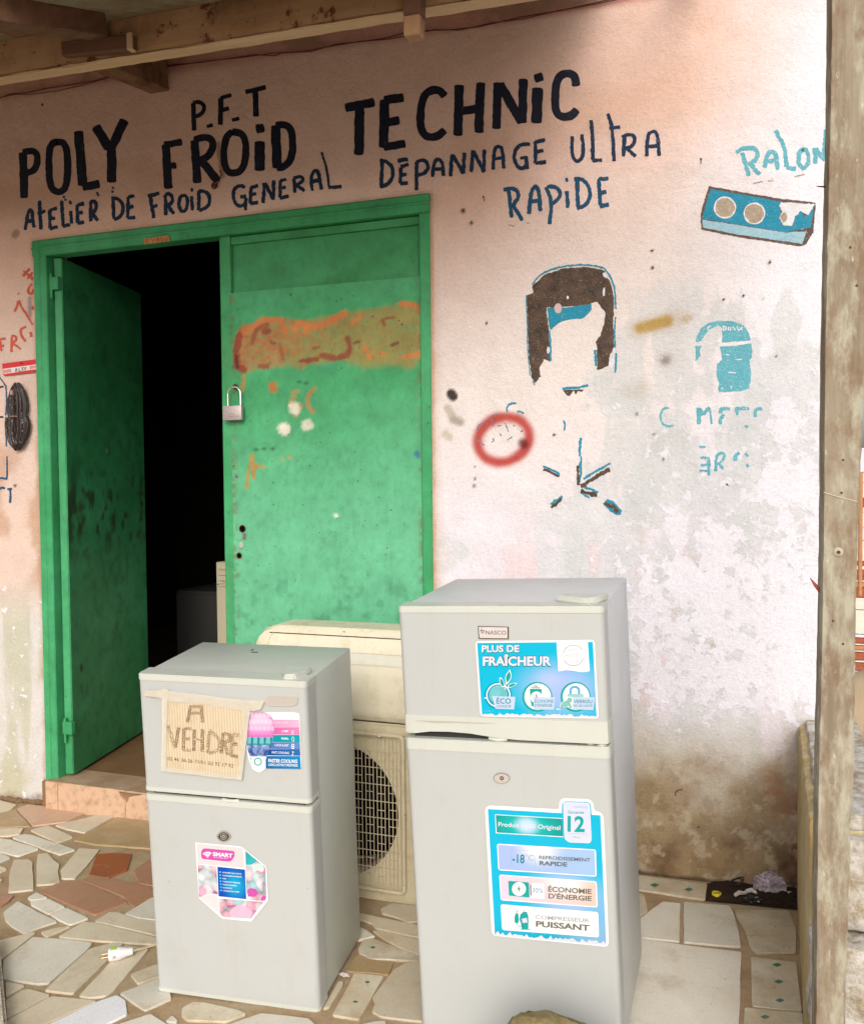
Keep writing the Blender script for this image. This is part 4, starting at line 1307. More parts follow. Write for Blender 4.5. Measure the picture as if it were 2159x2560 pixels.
# frame: pressed steel channel with a raised outer lip
def rect_sweep(bm, x0, x1, prof, z0, z1, horiz=False):
    """profile points (across, y); vertical member from z0 to z1"""
    n = len(prof)
    if horiz:
        V = [bm.verts.new((x0, y, t)) for t, y in prof] + [bm.verts.new((x1, y, t)) for t, y in prof]
    else:
        V = [bm.verts.new((t, y, z0)) for t, y in prof] + [bm.verts.new((t, y, z1)) for t, y in prof]
    for i in range(n):
        j = (i + 1) % n
        bm.faces.new([V[i], V[j], V[n + j], V[n + i]])
    bm.faces.new(V[:n][::-1]); bm.faces.new(V[n:])


xj = wy(116, 700, -.012).x            # inner edge of the left jamb
bm = bmesh.new()
rect_sweep(bm, 0, 0, [(0, .05), (0, -.006), (.004, -.012), (.024, -.012), (.028, -.017), (.034, -.017), (.038, -.012), (xj - .003, -.012), (xj, -.008), (xj, .05)], HS - .06, DT)
gbm('frame_jamb', bm, door, 1)
bm = bmesh.new()
rect_sweep(bm, 0, 0, [(DW - .038, .05), (DW - .038, -.003), (DW - .034, -.006), (DW - .003, -.006), (DW, -.003), (DW, .05)], HS - .06, DT - .05)
gbm('frame_jamb', bm, door, 2)
HB = .062
bm = bmesh.new()
rect_sweep(bm, -.001, DW + .001, [(DT + .002, .05), (DT + .002, -.008), (DT - .004, -.014), (DT - .024, -.014), (DT - .028, -.019), (DT - .034, -.019), (DT - .038, -.014), (DT - HB + .003, -.014), (DT - HB, -.010), (DT - HB, .05)], 0, 0, True)
gbm('frame_head', bm, door, 3)
# fixed leaf (right) -------------------------------------------------
YL = .014
xm = wy(552, 700, YL).x
xs_ = wy(577, 700, YL).x
zrec = wy(580, 734, YL).z
xr_ = DW - .038
bm = bmesh.new()
rect_sweep(bm, 0, 0, [(xm, .055), (xm, YL - .004), (xm + .003, YL - .007), (xs_, YL - .007), (xs_ + .003, YL - .004), (xs_ + .003, .05)], HS, DT - HB)


def stile_post(c, u, v, n, n2, V):
    c = mixc(c, (.10, .24, .07), ss(.5, .75, n2) * .35)
    for (x, y, r) in ((606, 1322, 9), (598, 1389, 8)):
        c = mixc(c, (.01, .02, .01), (1 - ss(r * .6, r, np.hypot(u - x, v - y))))
    return c


gbm('leaf_stile', bm, door, 4, post=stile_post, subdiv=.04)
bm = bmesh.new()
bbox(bm, (xs_ + .004, YL + .012, zrec - .02), (xr_ - .001, YL + .02, DT - HB))
gbm('recessed_panel', bm, door, 5, base=GRND)
bm = bmesh.new()
bbox(bm, (xs_ + .004, YL - .001, DT - HB - .03), (xr_ - .001, YL + .018, DT - HB - .002), .002, 1)
bbox(bm, (xr_ - .012, YL - .001, zrec), (xr_ - .001, YL + .018, DT - HB - .031), .002, 1)
gbm('panel_rail', bm, door, 6, base=GRND)


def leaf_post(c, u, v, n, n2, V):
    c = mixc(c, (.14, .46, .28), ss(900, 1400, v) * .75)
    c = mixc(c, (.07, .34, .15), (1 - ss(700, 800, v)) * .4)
    # orange sprayed banner over older red lettering
    Tb = [(590, 790), (620, 800), (700, 800), (760, 800), (860, 775), (960, 760), (1030, 757)]
    top = np.interp(u, [585, 600, 700, 760, 860, 960, 1030, 1068], [850, 818, 796, 800, 782, 768, 756, 775])
    bot = np.interp(u, [585, 610, 700, 760, 850, 950, 1030, 1068], [905, 925, 915, 918, 905, 918, 920, 880])
    m = ss(-6, 8, v - top + (n2 - .5) * 18) * ss(-12, 14, bot - v + (n2 - .5) * 26) * ss(580, 592, u)
    c = mixc(c, (.30, .21, .055), m * .82)
    c = mixc(c, (.36, .17, .07), m * ss(.45, .65, n) * (1 - ss(650, 850, u)) * .7)
    def sp(pts, w, col, kk=1, soft=.55):
        nonlocal c
        d = seg_dist(u, v, pts) + (n2 - .5) * w * .7 + (fbm(V[:, 0], V[:, 2], 120, 3, 58) - .5) * w * .45
        c = mixc(c, col, (1 - ss(w * (1 - soft), w, d)) * kk)
    OR, RD = (.55, .16, .04), (.24, .045, .02)
    n7 = fbm(V[:, 0], V[:, 2] * 1.6, 42, 5, 55)
    c = mixc(c, (.40, .12, .035), m * ss(.52, .66, n7) * (1 - ss(620, 900, u)) * .75)
    c = mixc(c, (.12, .30, .12), m * ss(.56, .7, 1 - n7) * .35)
    sp([(1000, 758), (1035, 762), (1062, 785), (1068, 830), (1066, 870), (1050, 885), (1012, 892)], 9, OR, .9)
    sp([(600, 835), (590, 880), (592, 915), (610, 925)], 13, RD, .95)
    sp([(590, 890), (594, 918)], 6, (.06, .015, .01), .8)
    sp([(610, 830), (660, 800), (700, 800), (712, 830)], 12, OR, .8)
    sp([(630, 855), (640, 825), (668, 812)], 9, RD, .7)
    sp([(735, 825), (745, 808), (762, 808), (763, 830)], 9, OR, .85)
    sp([(775, 820), (820, 805), (862, 782)], 12, OR, .75)
    sp([(880, 810), (900, 790)], 8, OR, .7)
    sp([(660, 830), (672, 828)], 9, RD, .9)
    sp([(955, 800), (960, 812)], 6, RD, .8); sp([(962, 797), (985, 793)], 4, RD, .7)
    sp([(868, 845), (876, 870), (868, 888), (850, 892)], 9, RD, .85)
    sp([(750, 903), (790, 898)], 8, RD, .9); sp([(805, 888), (835, 896)], 10, RD, .85)
    sp([(978, 863), (994, 857)], 6, (.14, .04, .02), .9); sp([(885, 858), (896, 854)], 5, (.14, .04, .02), .8)
    sp([(785, 871), (797, 868)], 6, RD, .7); sp([(650, 915), (668, 916)], 9, RD, .8)
    sp([(912, 870), (925, 892)], 10, OR, .6); sp([(950, 882), (958, 886)], 7, OR, .6); sp([(700, 860), (708, 900)], 6, RD, .5)
    sp([(680, 857), (688, 858)], 6, RD, .8)
    sp([(610, 940), (606, 975)], 7, (.4, .2, .06), .7)
    sp([(683, 965), (684, 972)], 16, (.42, .17, .04), .95)
    sp([(730, 980), (745, 978)], 7, (.30, .26, .10), .7); sp([(735, 985), (728, 1010), (748, 1015), (738, 1035)], 10, (.34, .25, .09), .75)
    sp([(786, 970), (770, 990), (768, 1010), (782, 1030)], 7, (.36, .19, .07), .8)
    sp([(735, 1018), (737, 1021)], 17, (.62, .6, .5), .95)
    sp([(709, 1072), (710, 1075)], 19, (.66, .64, .55), 1); sp([(769, 1063), (771, 1064)], 18, (.60, .60, .5), .9)
    sp([(838, 1289), (840, 1290)], 11, (.8, .82, .78), 1, .9)
    sp([(1041, 1134), (1043, 1136)], 12, (.01, .16, .33), .9)
    sp([(630, 1140), (628, 1160), (640, 1165)], 8, (.42, .22, .04), .9, .4); sp([(622, 1170), (617, 1218)], 5, (.40, .21, .04), .9, .4); sp([(636, 1168), (634, 1195)], 5, (.40, .21, .04), .9, .4)
    sp([(652, 1168), (662, 1166)], 5, (.42, .24, .05), .9, .4)
    sp([(705, 1145), (708, 1148)], 6, (.42, .26, .07), .8, .4); sp([(722, 1140), (728, 1147)], 4, (.38, .25, .08), .8, .4)
    for (x, y, r) in ((727, 736, 3), (852, 747, 2), (825, 1083, 2), (885, 1131, 2), (774, 1165, 2), (793, 1165, 2), (736, 1201, 2), (684, 1207, 2), (1070, 1135, 2), (683, 1262, 2), (757, 1263, 2), (1068, 1258, 2), (596, 773, 2)):
        c = mixc(c, (.015, .03, .01), 1 - ss(r * .5, r * 1.2, np.hypot(u - x, v - y)))
    for (x, y) in ((748, 955), (765, 958), (640, 1124), (660, 1122), (682, 1122)):
        c = mixc(c, (.02, .10, .045), (1 - ss(2, 8, np.abs(u - x) * .6 + np.abs(v - y))) * .8)
    rst = ss(.50, .62, n7) * np.maximum(1 - ss(0, .03, V[:, 0] - xs_), 1 - ss(0, .025, xr_ - V[:, 0]))
    c = mixc(c, (.16, .09, .035), rst * .6)
    drip = ss(.60, .70, fbm(V[:, 0] * 6, V[:, 2] * .5, 9, 5, 66)) * ss(950, 1100, v)
    c = mixc(c, (.05, .24, .11), drip * .10)
    dirt = ss(1250, 1600, v) * ss(.58, .74, n2)
    c = mixc(c, (.03, .16, .08), dirt * .4)
    return c


def plate_verts(x0, x1, z0, z1, y, st):
    return wall_grid(x0, x1, z0, z1, st, y)


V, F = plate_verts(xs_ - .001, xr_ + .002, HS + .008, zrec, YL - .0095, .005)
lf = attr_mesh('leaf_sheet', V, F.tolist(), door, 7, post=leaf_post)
bm = bmesh.new()
bbox(bm, (xs_ - .001, YL - .0092, HS + .008), (xr_ + .002, YL - .003, zrec - .0003))
gbm('leaf_sheet_edge', bm, door, 8)
for (u, v, r_) in ((592, 1190, .009),):
    bm = bmesh.new()
    bmesh.ops.create_uvsphere(bm, u_segments=12, v_segments=6, radius=r_)
    for q_ in bm.verts: q_.co.y *= .5
    bm.transform(Matrix.Translation(wy(u, v, YL - .008)))
    from_bm('leaf_rivet', bm, flat('dull_steel', (.16, .15, .14), .5), door, smooth=True)
k = NB('black_hole'); M_HOLE = k.fin((.004, .004, .003), 1, spec=0)
bm = bmesh.new()
for (u, v, r_) in ((606, 1322, .0115), (598, 1389, .0095)):
    t = bmesh.new(); bmesh.ops.create_circle(t, cap_ends=True, segments=18, radius=r_)
    t.transform(Matrix.Translation(wy(u, v, YL - .0101)) @ Matrix.Rotation(math.pi / 2, 4, 'X')); join(bm, t)
from_bm('lock_hole', bm, M_HOLE, door)
for (u, v, r_) in ((606, 1322, .013), (598, 1389, .0105)):
    bm = bmesh.new(); p_ = wy(u, v, YL - .0105)
    tube(bm, [p_ + Vector((r_ * math.cos(a * .393), 0, r_ * math.sin(a * .393))) for a in range(16)], .0016, 5, closed=True)
    from_bm('lock_rim', bm, M_RUST, door, smooth=True)
bm = bmesh.new()
p_ = wy(610, 1340, YL - .012); bbox(bm, (p_.x - .006, p_.y - .004, p_.z - .012), (p_.x + .006, p_.y + .003, p_.z + .010), .002, 1)
from_bm('lock_tongue', bm, flat('tarnished_metal', (.22, .17, .18), .45, .5, .2), door)
bm = bmesh.new()
p_ = wy(603, 1363, YL - .012); bmesh.ops.create_uvsphere(bm, u_segments=12, v_segments=6, radius=.011)
for q_ in bm.verts: q_.co.y *= .25; q_.co.z *= 1.2
bm.transform(Matrix.Translation(p_)); from_bm('filler_blob', bm, flat('pale_filler', (.42, .50, .38), .7, .2, .2), door, smooth=True)
# padlock hasp staple
bm = bmesh.new()
c0 = wy(586, 966, YL - .02)
tube(bm, [c0 + Vector((.008 * math.cos(a * .524), .006, .008 * math.sin(a * .524))) for a in range(12)], .0028, 6, closed=True)
from_bm('staple', bm, M_RUST, door)

# open leaf -----------------------------------------------------------
hx, hy = wy(150, 700, .028).x - .0, .03
ang = math.radians(13)
dl = Vector((-math.sin(ang), math.cos(ang), 0))
nl = Vector((math.cos(ang), math.sin(ang), 0))     # the face that shows
x150 = wy(178, 1600, .03).x
org = Vector((x150, .03, 0))
# length of the leaf from where its free edge shows
d = ray(371, 1663); nrm = nl
L_ = 0
P_ = hit(371, 1663, (org, nl))
L_ = (P_ - org).dot(dl)
L_ = max(.55, min(.9, L_))
z0l, z1l = HS + .012, DT - HB - .004
nu, nv = 90, 200
tt, zz = np.meshgrid(np.linspace(0, L_, nu), np.linspace(z0l, z1l, nv))
V = np.stack([org.x + dl.x * tt.ravel(), org.y + dl.y * tt.ravel(), zz.ravel()], 1)
F = [(j * nu + i, j * nu + i + 1, (j + 1) * nu + i + 1, (j + 1) * nu + i) for j in range(nv - 1) for i in range(nu - 1)]


def open_post(c, u, v, n, n2, V):
    t = (V[:, 0] - org.x) * dl.x + (V[:, 1] - org.y) * dl.y
    z = V[:, 2]
    n9 = fbm(V[:, 1] * 1.0, V[:, 2] * .8, 26, 6, 77)
    c = mixc(c, (.04, .05, .02), ss(.50, .66, n9 + .16 * (1 - ss(0, .25, t))) * ss(.95, 1.12, z) * (1 - ss(1.22, 1.42, z)) * .8)
    c = mixc(c, (.015, .08, .04), ss(.55, .75, n9) * .35)
    c = mixc(c, (.01, .03, .02), (1 - ss(.6, 1, np.hypot((u - 204) / 5, (v - 1670) / 15))) * .9)
    c = mixc(c, (.02, .08, .04), (1 - ss(.6, 1, np.hypot((u - 205) / 4, (v - 1722) / 16))) * .6)
    c = mixc(c, (.3, .4, .12), (1 - ss(.5, 1, np.hypot((u - 267) / 4, (v - 1127) / 9))) * .8)
    c = mixc(c, (.12, .16, .09), (1 - ss(.5, 1, np.hypot((u - 224) / 4, (v - 1770) / 8))) * .6)
    return c


leaf = attr_mesh('open_leaf', V, F, door, 9, post=open_post)
leaf['label'] = 'left leaf swung inwards, scuffed dark at mid height'
bm = bmesh.new()
for (ta, tb, za, zb) in ((0, L_, z0l, z1l),):
    vs = []
    for (t_, o_, z_) in ((0, -.002, z0l), (L_, -.002, z0l), (L_, -.002, z1l), (0, -.002, z1l), (0, -.036, z0l), (L_, -.036, z0l), (L_, -.036, z1l), (0, -.036, z1l)):
        vs.append(bm.verts.new(org + dl * t_ + nl * o_ + Vector((0, 0, z_))))
    for f in ((0, 1, 2, 3), (7, 6, 5, 4), (0, 4, 5, 1), (1, 5, 6, 2), (2, 6, 7, 3), (3, 7, 4, 0)): bm.faces.new([vs[i] for i in f])
bmesh.ops.bevel(bm, geom=[e for e in bm.edges], offset=.003, segments=2, affect='EDGES')
gbm('leaf_frame', bm, leaf, 10)
for (u, v) in ((137, 710), (172, 1818)):
    a = wy(u, v, .022)
    bm = bmesh.new()
    bbox(bm, (a.x - .017, .004, a.z - .026), (a.x + .03, .028, a.z + .026), .003, 1)
    tube(bm, [a + Vector((-.006, -.012, -.06)), a + Vector((-.006, -.012, .04))], .006, 10)
    gbm('hinge', bm, leaf, 11)
# strip of tape with faint writing on the frame head
tp = shape([[(360, 597), (422, 588), (424, 603), (361, 611)]], paint('orange_tape', (.55, .28, .1), (.48, .2, .07)), door, .0203, 'tape_strip')
M_SCRB = flat('brown_ink', (.2, .06, .02))
word('EYAOU lettered small on orange tape', [([(366, 598), (365, 608)], 1.6), ([(366, 598), (373, 597)], 1.6), ([(366, 603), (371, 602)], 1.6), ([(365, 608), (373, 607)], 1.6), ([(378, 596), (383, 601)], 1.6), ([(388, 595), (381, 607)], 1.6), ([(391, 605), (395, 594), (399, 604)], 1.6), ([(392, 600), (398, 600)], 1.4),
      ([(403, 595), (402, 600), (405, 604), (409, 601), (408, 595), (403, 595)], 1.6), ([(414, 594), (414, 602), (418, 603), (419, 593)], 1.6)], M_SCRB, parent=tp, h=.0206)

# padlock ---------------------------------------------------------------
pc = wy(586, 1033, -.02)
lock = thing('padlock', 'grey steel padlock hanging open from the green door edge', 'padlock', pc)
a, b = wy(563.6, 1052, -.012), wy(609, 1013.6, -.012)
bm = bmesh.new()
bbox(bm, (a.x, -.030, a.z), (b.x, -.012, b.z), .0022, 2)
k = NB('brushed_padlock')
M_PAD = k.fin(k.mix(k.noise(8, 4, stretch=(2, 2, 60)), (.52, .45, .44), (.42, .36, .36)), .42, metal=.55)
from_bm('lock_body', bm, M_PAD, lock, smooth=True)
sx0, sx1 = wy(570.5, 1010, -.02).x, wy(602, 1010, -.02).x
zt = wy(586, 967, -.02).z
rr_ = (sx1 - sx0) / 2
pts = [(sx0, -.021, b.z - .003), (sx0, -.021, zt - rr_)] + [((sx0 + sx1) / 2 - rr_ * math.cos(t * math.pi / 10), -.021, zt - rr_ + rr_ * math.sin(t * math.pi / 10)) for t in range(1, 10)] + [(sx1, -.021, zt - rr_), (sx1, -.021, b.z - .003)]
bm = bmesh.new()
tube(bm, pts, .0034, 10)
k = NB('polished_steel'); M_STEEL = k.fin((.72, .70, .68), .25, metal=.9)
from_bm('shackle', bm, M_STEEL, lock, smooth=True)
plp = (Vector((0, -.030, 0)), Vector((0, -1, 0)))
word(None, [([(573, 1038), (578, 1034), (584, 1035), (586, 1040), (580, 1043), (573, 1040)], 1.2), ([(588, 1041), (597, 1040)], 1.2)], flat('engraving', (.2, .15, .15)), parent=lock, h=.0003, name='engraved_mark', pl=plp)

# ================================================================== REFRIGERATORS
def rotm(rx, ry, rz):
    return Matrix.Rotation(rz, 4, 'Z') @ Matrix.Rotation(ry, 4, 'Y') @ Matrix.Rotation(rx, 4, 'X')


def appl_mat(name, a, b, rough=.38, dirt=.68):
    k = NB(name)
    col = k.mix(k.noise(2.5, 5, .6), a, b)
    st = k.ramp(k.noise(9, 8, .72), [(dirt - .12, 0.0), (dirt + .12, .26)])
    col = k.mix(st, col, (.34, .29, .19))
    run = k.ramp(k.noise(2.4, 7, .7, stretch=(9, 9, .7)), [(.54, 0.0), (.80, .24)])
    col = k.mix(run, col, (.40, .35, .25))
    scr = k.ramp(k.noise(3, 3, .5, stretch=(120, 120, 5)), [(.72, 0.0), (.76, .3)])
    col = k.mix(scr, col, (.62, .62, .58))
    rr_ = k.ramp(k.noise(14, 6, .65), [(.35, rough - .04), (.7, rough + .07)])
    sp = k.ramp(k.noise(55, 4, .55), [(.215, .7), (.235, 0.0)])
    col = k.mix(sp, col, (.12, .09, .06))
    return k.fin(col, rr_, k.bump(k.noise(60, 3), .05, .001, k.bump(k.noise(3, 2), .22, .02)), spec=.5)


M_FR = appl_mat('grey_appliance_enamel', (.455, .47, .465), (.425, .445, .44), .36)
M_FRS = appl_mat('grey_cabinet_enamel', (.46, .485, .45), (.43, .46, .42), .42)
M_FRSB = appl_mat('pale_cabinet_enamel', (.55, .575, .595), (.52, .545, .56), .40)
M_TRIM = appl_mat('light_plastic_trim', (.55, .57, .53), (.50, .52, .47), .35, .72)
k = NB('black_rubber'); M_RUB = k.fin((.02, .02, .018), .7)
k = NB('chrome'); M_CHR = k.fin((.62, .61, .60), .25, metal=.75)
k = NB('dark_bronze'); M_BRZ = k.fin((.10, .07, .035), .35, metal=.5)
k = NB('ink_black'); M_INK = k.fin((.012, .012, .012), .5)
GL = dict(rough=.16, spec=.5, coat=.3)
M_SW = flat('sticker_white', (.80, .80, .82), .2, .5, .02)
M_ST = flat('sticker_cyan', (.0, .40, .60), .2, .5, .04)
M_SL = flat('sticker_lilac', (.55, .60, .78), .2, .5, .03)
M_SG = flat('sticker_green', (.0, .33, .30), .2, .5, .04)
M_SD = flat('sticker_dark_print', (.09, .11, .10), .3, .4, .03)
M_SGR = flat('sticker_grey_print', (.30, .33, .36), .3, .4, .03)
M_SM = flat('sticker_magenta', (.52, .07, .36), .2, .5, .04)
M_SDT = flat('sticker_deep_teal', (.0, .20, .25), .2, .5, .04)
M_SIL = flat('silver_print', (.60, .62, .72), .25, .5, .03)
k = NB('sticker_print')
M_SC = k.fin(k.attr('Col')[0], .18, spec=.5)
k = NB('photo_collage')
vo = k.n.new('ShaderNodeTexVoronoi'); vo.inputs['Scale'].default_value = 42
mp_ = k.n.new('ShaderNodeVectorMath'); mp_.operation = 'ADD'
nz = k.n.new('ShaderNodeTexNoise'); nz.inputs['Scale'].default_value = 30
k.link(k.co, nz.inputs['Vector'])
sc_ = k.n.new('ShaderNodeVectorMath'); sc_.operation = 'SCALE'; sc_.inputs['Scale'].default_value = .035
k.link(nz.outputs['Color'], sc_.inputs[0]); k.link(k.co, mp_.inputs[0]); k.link(sc_.outputs[0], mp_.inputs[1]); k.link(mp_.outputs[0], vo.inputs['Vector'])
cr_ = k.ramp(vo.outputs['Color'], [(.0, (.50, .08, .30)), (.3, (.74, .34, .50)), (.45, (.78, .52, .60)), (.62, (.62, .72, .76)), (.78, (.30, .52, .56)), (.95, (.55, .05, .24))])
cr_.node.color_ramp.interpolation = 'LINEAR'
sh_ = k.ramp(vo.outputs['Distance'], [(0, 1.12), (.8, .55)])
M_COLL = k.fin(k.mix(1.0, cr_, sh_, 'MULTIPLY'), .18, spec=.5)


def quad_print(name, q, fn, parent, pl, h, nu=44, nv=30, label=None):
    """printed panel: quad TL,TR,BR,BL in photo px; fn(s,t)->rgb computed on a fine grid (flat print)"""
    s, t = np.meshgrid(np.linspace(0, 1, nu), np.linspace(0, 1, nv))
    s, t = s.ravel(), t.ravel()
    q = np.array(q, float)
    U = (1 - s)[:, None] * (1 - t)[:, None] * q[0] + s[:, None] * (1 - t)[:, None] * q[1] + s[:, None] * t[:, None] * q[2] + (1 - s)[:, None] * t[:, None] * q[3]
    V = [hit(a, b, lift(pl, h)) for a, b in U]
    F = [(j * nu + i, (j + 1) * nu + i, (j + 1) * nu + i + 1, j * nu + i + 1) for j in range(nv - 1) for i in range(nu - 1)]
    c = fn(s, t)
    o = mk(name, V, F, M_SC, parent, cols=np.concatenate([c, np.ones((len(c), 1))], 1))
    if label: o['label'] = label
    return o


def rpoly(pts, r):
    """round the corners of a pixel polygon"""
    out = []
    n = len(pts)
    for i in range(n):
        a, b, c = pts[i - 1], pts[i], pts[(i + 1) % n]
        la, lc = math.hypot(a[0] - b[0], a[1] - b[1]), math.hypot(c[0] - b[0], c[1] - b[1])
        ra, rc = min(r, la * .45), min(r, lc * .45)
        p = (b[0] + (a[0] - b[0]) * ra / la, b[1] + (a[1] - b[1]) * ra / la)
        q = (b[0] + (c[0] - b[0]) * rc / lc, b[1] + (c[1] - b[1]) * rc / lc)
        for t in (0, .25, .5, .75, 1):
            out.append(((1 - t) ** 2 * p[0] + 2 * t * (1 - t) * b[0] + t * t * q[0], (1 - t) ** 2 * p[1] + 2 * t * (1 - t) * b[1] + t * t * q[1]))
    return out


_capH = None


def text_on(s, p0, p1, hpx, mat, parent, pl, h, bold=0, name='lettering'):
    """s set between two baseline points (photo px), cap height hpx px"""
    global _capH
    def mesh_of(st, b=0):
        cu = bpy.data.curves.new('t', 'FONT'); cu.body = st; cu.size = 1; cu.offset = b; cu.resolution_u = 3
        ob = bpy.data.objects.new('t', cu); COL.objects.link(ob)
        bpy.context.view_layer.update()
        me = bpy.data.meshes.new_from_object(ob)
        bpy.data.objects.remove(ob); bpy.data.curves.remove(cu)
        return me
    if _capH is None:
        m0 = mesh_of('H'); _capH = max(v.co.y for v in m0.vertices); bpy.data.meshes.remove(m0)
    me = mesh_of(s, bold)
    xs = [v.co.x for v in me.vertices]
    a, b = min(xs), max(xs)
    A_, B_ = hit(*p0, lift(pl, h)), hit(*p1, lift(pl, h))
    dx, dy = p1[0] - p0[0], p1[1] - p0[1]
    L = math.hypot(dx, dy)
    T_ = hit(p0[0] + dy / L * hpx * .2, p0[1] - hpx, lift(pl, h))
    V = [A_ + (B_ - A_) * ((v.co.x - a) / (b - a)) + (T_ - A_) * (v.co.y / _capH) for v in me.vertices]
    F = [tuple(p.vertices) for p in me.polygons]
    bpy.data.meshes.remove(me)
    return mk(name, V, F, mat, parent)


def foam(name, zf, x0, y0, x1, y1, amp, mat, parent, pl, h, seed=1, s=5.2):
    r = random.Random(seed)
    V, F = [], []
    n = 46
    top, bot = [], []
    for i in range(n + 1):
        t = i / n
        x, y = x0 + (x1 - x0) * t, y0 + (y1 - y0) * t
        top.append((x, y - r.uniform(.1, 1) * amp)); bot.append((x, y))
    for i in range(n):
        poly_px(V, F, zf(bot[i], bot[i + 1], top[i + 1], top[i]), lift(pl, h))
    for i in range(26):
        t = r.random(); x, y = x0 + (x1 - x0) * t, y0 + (y1 - y0) * t - amp * r.uniform(.9, 1.7); q_ = r.uniform(2, 5)
        poly_px(V, F, zf((x, y - q_), (x + q_, y), (x, y + q_), (x - q_, y)), lift(pl, h))
    return meta(mk(name, V, F, mat, parent), kind='stuff')


def fridge(name, label, pose, dims, dd, cab_mat, group=None):
    px, py, pz, rx, ry, rz = pose
    W_, D_, H_ = dims
    M = Matrix.Translation((px, py, pz)) @ rotm(rx, ry, rz)
    base = M @ Vector((W_ / 2, D_ / 2, 0))
    t = thing(name, label, 'refrigerator', base, group)
    bm = bmesh.new()
    bbox(bm, (.004, dd + .006, .018), (W_ - .004, D_, H_ - .004), .004, 2)
    from_bm('cabinet', bm, cab_mat, t, M, smooth=True)
    bm = bmesh.new()
    bbox(bm, (.012, dd, .03), (W_ - .012, dd + .008, H_ - .012))
    from_bm('door_seal', bm, M_RUB, t, M)
    for (x, y) in ((.03, .06), (W_ - .05, .06), (.03, D_ - .05), (W_ - .05, D_ - .05)):
        bm = bmesh.new()
        tube(bm, [(x + .01, y, -.002), (x + .01, y, .02)], .014, 12)
        from_bm('foot', bm, M_RUB, t, M)
    return t, M


def door_panel(t, M, name, x0, x1, z0, z1, dd, mat, trims, tr=.014):
    bm = bmesh.new()
    bbox(bm, (x0, 0, z0), (x1, dd, z1), .0001, 1)
    bm.free()
    bm = bmesh.new()
    vert = lambda e: abs((e.verts[0].co - e.verts[1].co).z) > .05
    bbox(bm, (x0 + .001, .0008, z0 + .004), (x1 - .001, dd, z1 - .004), tr, 4, only=lambda e: vert(e) and e.verts[0].co.y < dd * .5)
    o = from_bm(name, bm, mat, t, M, smooth=True)
    for (a, b) in trims:
        bm = bmesh.new()
        bbox(bm, (x0, -.0008, a), (x1, dd + .001, b), tr, 4, only=lambda e: abs((e.verts[0].co - e.verts[1].co).z) > (b - a) * .6 and e.verts[0].co.y < dd * .5)
        bmesh.ops.bevel(bm, geom=[e for e in bm.edges if abs(e.verts[0].co.z - e.verts[1].co.z) < 1e-5], offset=.0022, segments=2, affect='EDGES')
        from_bm('door_trim', bm, M_TRIM, o, M, smooth=True)
    return o


def front_plane(M):
    P = M @ Vector((0, -.001, 0))
    N = (M.to_3x3() @ Vector((0, -1, 0))).normalized()
    return (P, N)


# ---- small fridge
DA, DB = .058, .062
fa, MA = fridge('small_refrigerator', 'shorter grey two-door refrigerator with a cardboard sign taped to its freezer door', (1.2459, -.98, -.0344, .0784, .0025, .1015), (.4549, .3361, .862), DA, M_FRS)
PA = front_plane(MA)
HA, WA = .862, .4549
dA1 = door_panel(fa, MA, 'freezer_door', 0, WA, .5562, HA, DA, M_FR, [(HA - .018, HA), (.5545, .5685)])
dA2 = door_panel(fa, MA, 'fridge_door', 0, WA, .012, .545, DA, M_FR, [(.529, .5465), (.008, .022)])
bm = bmesh.new(); bbox(bm, (.02, .012, .543), (WA - .02, DA, .557)); from_bm('door_gap', bm, M_RUB, fa, MA)
bm = bmesh.new()
tube(bm, [(WA * .525 - .022, .006, .546), (WA * .525, .001, .5452), (WA * .525 + .022, .006, .546)], .0045, 8)
from_bm('handle_lip', bm, M_TRIM, fa, MA, smooth=True)
bm = bmesh.new()
tube(bm, [(WA - .04, .02, .543), (WA - .04, .02, .558)], .006, 10)
from_bm('middle_hinge', bm, M_TRIM, fa, MA, smooth=True)


def prism(bm, pts, z0, z1, bev=.002):
    t = bmesh.new()
    a = [t.verts.new((x, y, z0)) for x, y in pts]
    f = t.faces.new(a)
    r = bmesh.ops.extrude_face_region(t, geom=[f])
    for g in r['geom']:
        if isinstance(g, bmesh.types.BMVert): g.co.z = z1
    bmesh.ops.recalc_face_normals(t, faces=t.faces)
    if bev: bmesh.ops.bevel(t, geom=list(t.edges), offset=bev, segments=2, affect='EDGES')
    join(bm, t)


bm = bmesh.new()
prism(bm, [(WA - .083, .085), (WA - .03, .092), (WA - .018, .08), (WA - .022, .055), (WA - .035, .018), (WA - .06, .012), (WA - .074, .03)], HA - .003, HA + .012, .003)
from_bm('hinge_cover', bm, M_TRIM, fa, MA, smooth=True)
bm = bmesh.new()
bbox(bm, (WA * .43, DA + .19, HA - .004), (WA * .43 + .02, DA + .195, HA - .0032)); bbox(bm, (WA * .41, DA + .21, HA - .004), (WA * .41 + .006, DA + .218, HA - .003))
meta(from_bm('slot', bm, M_INK, fa, MA), kind='stuff')


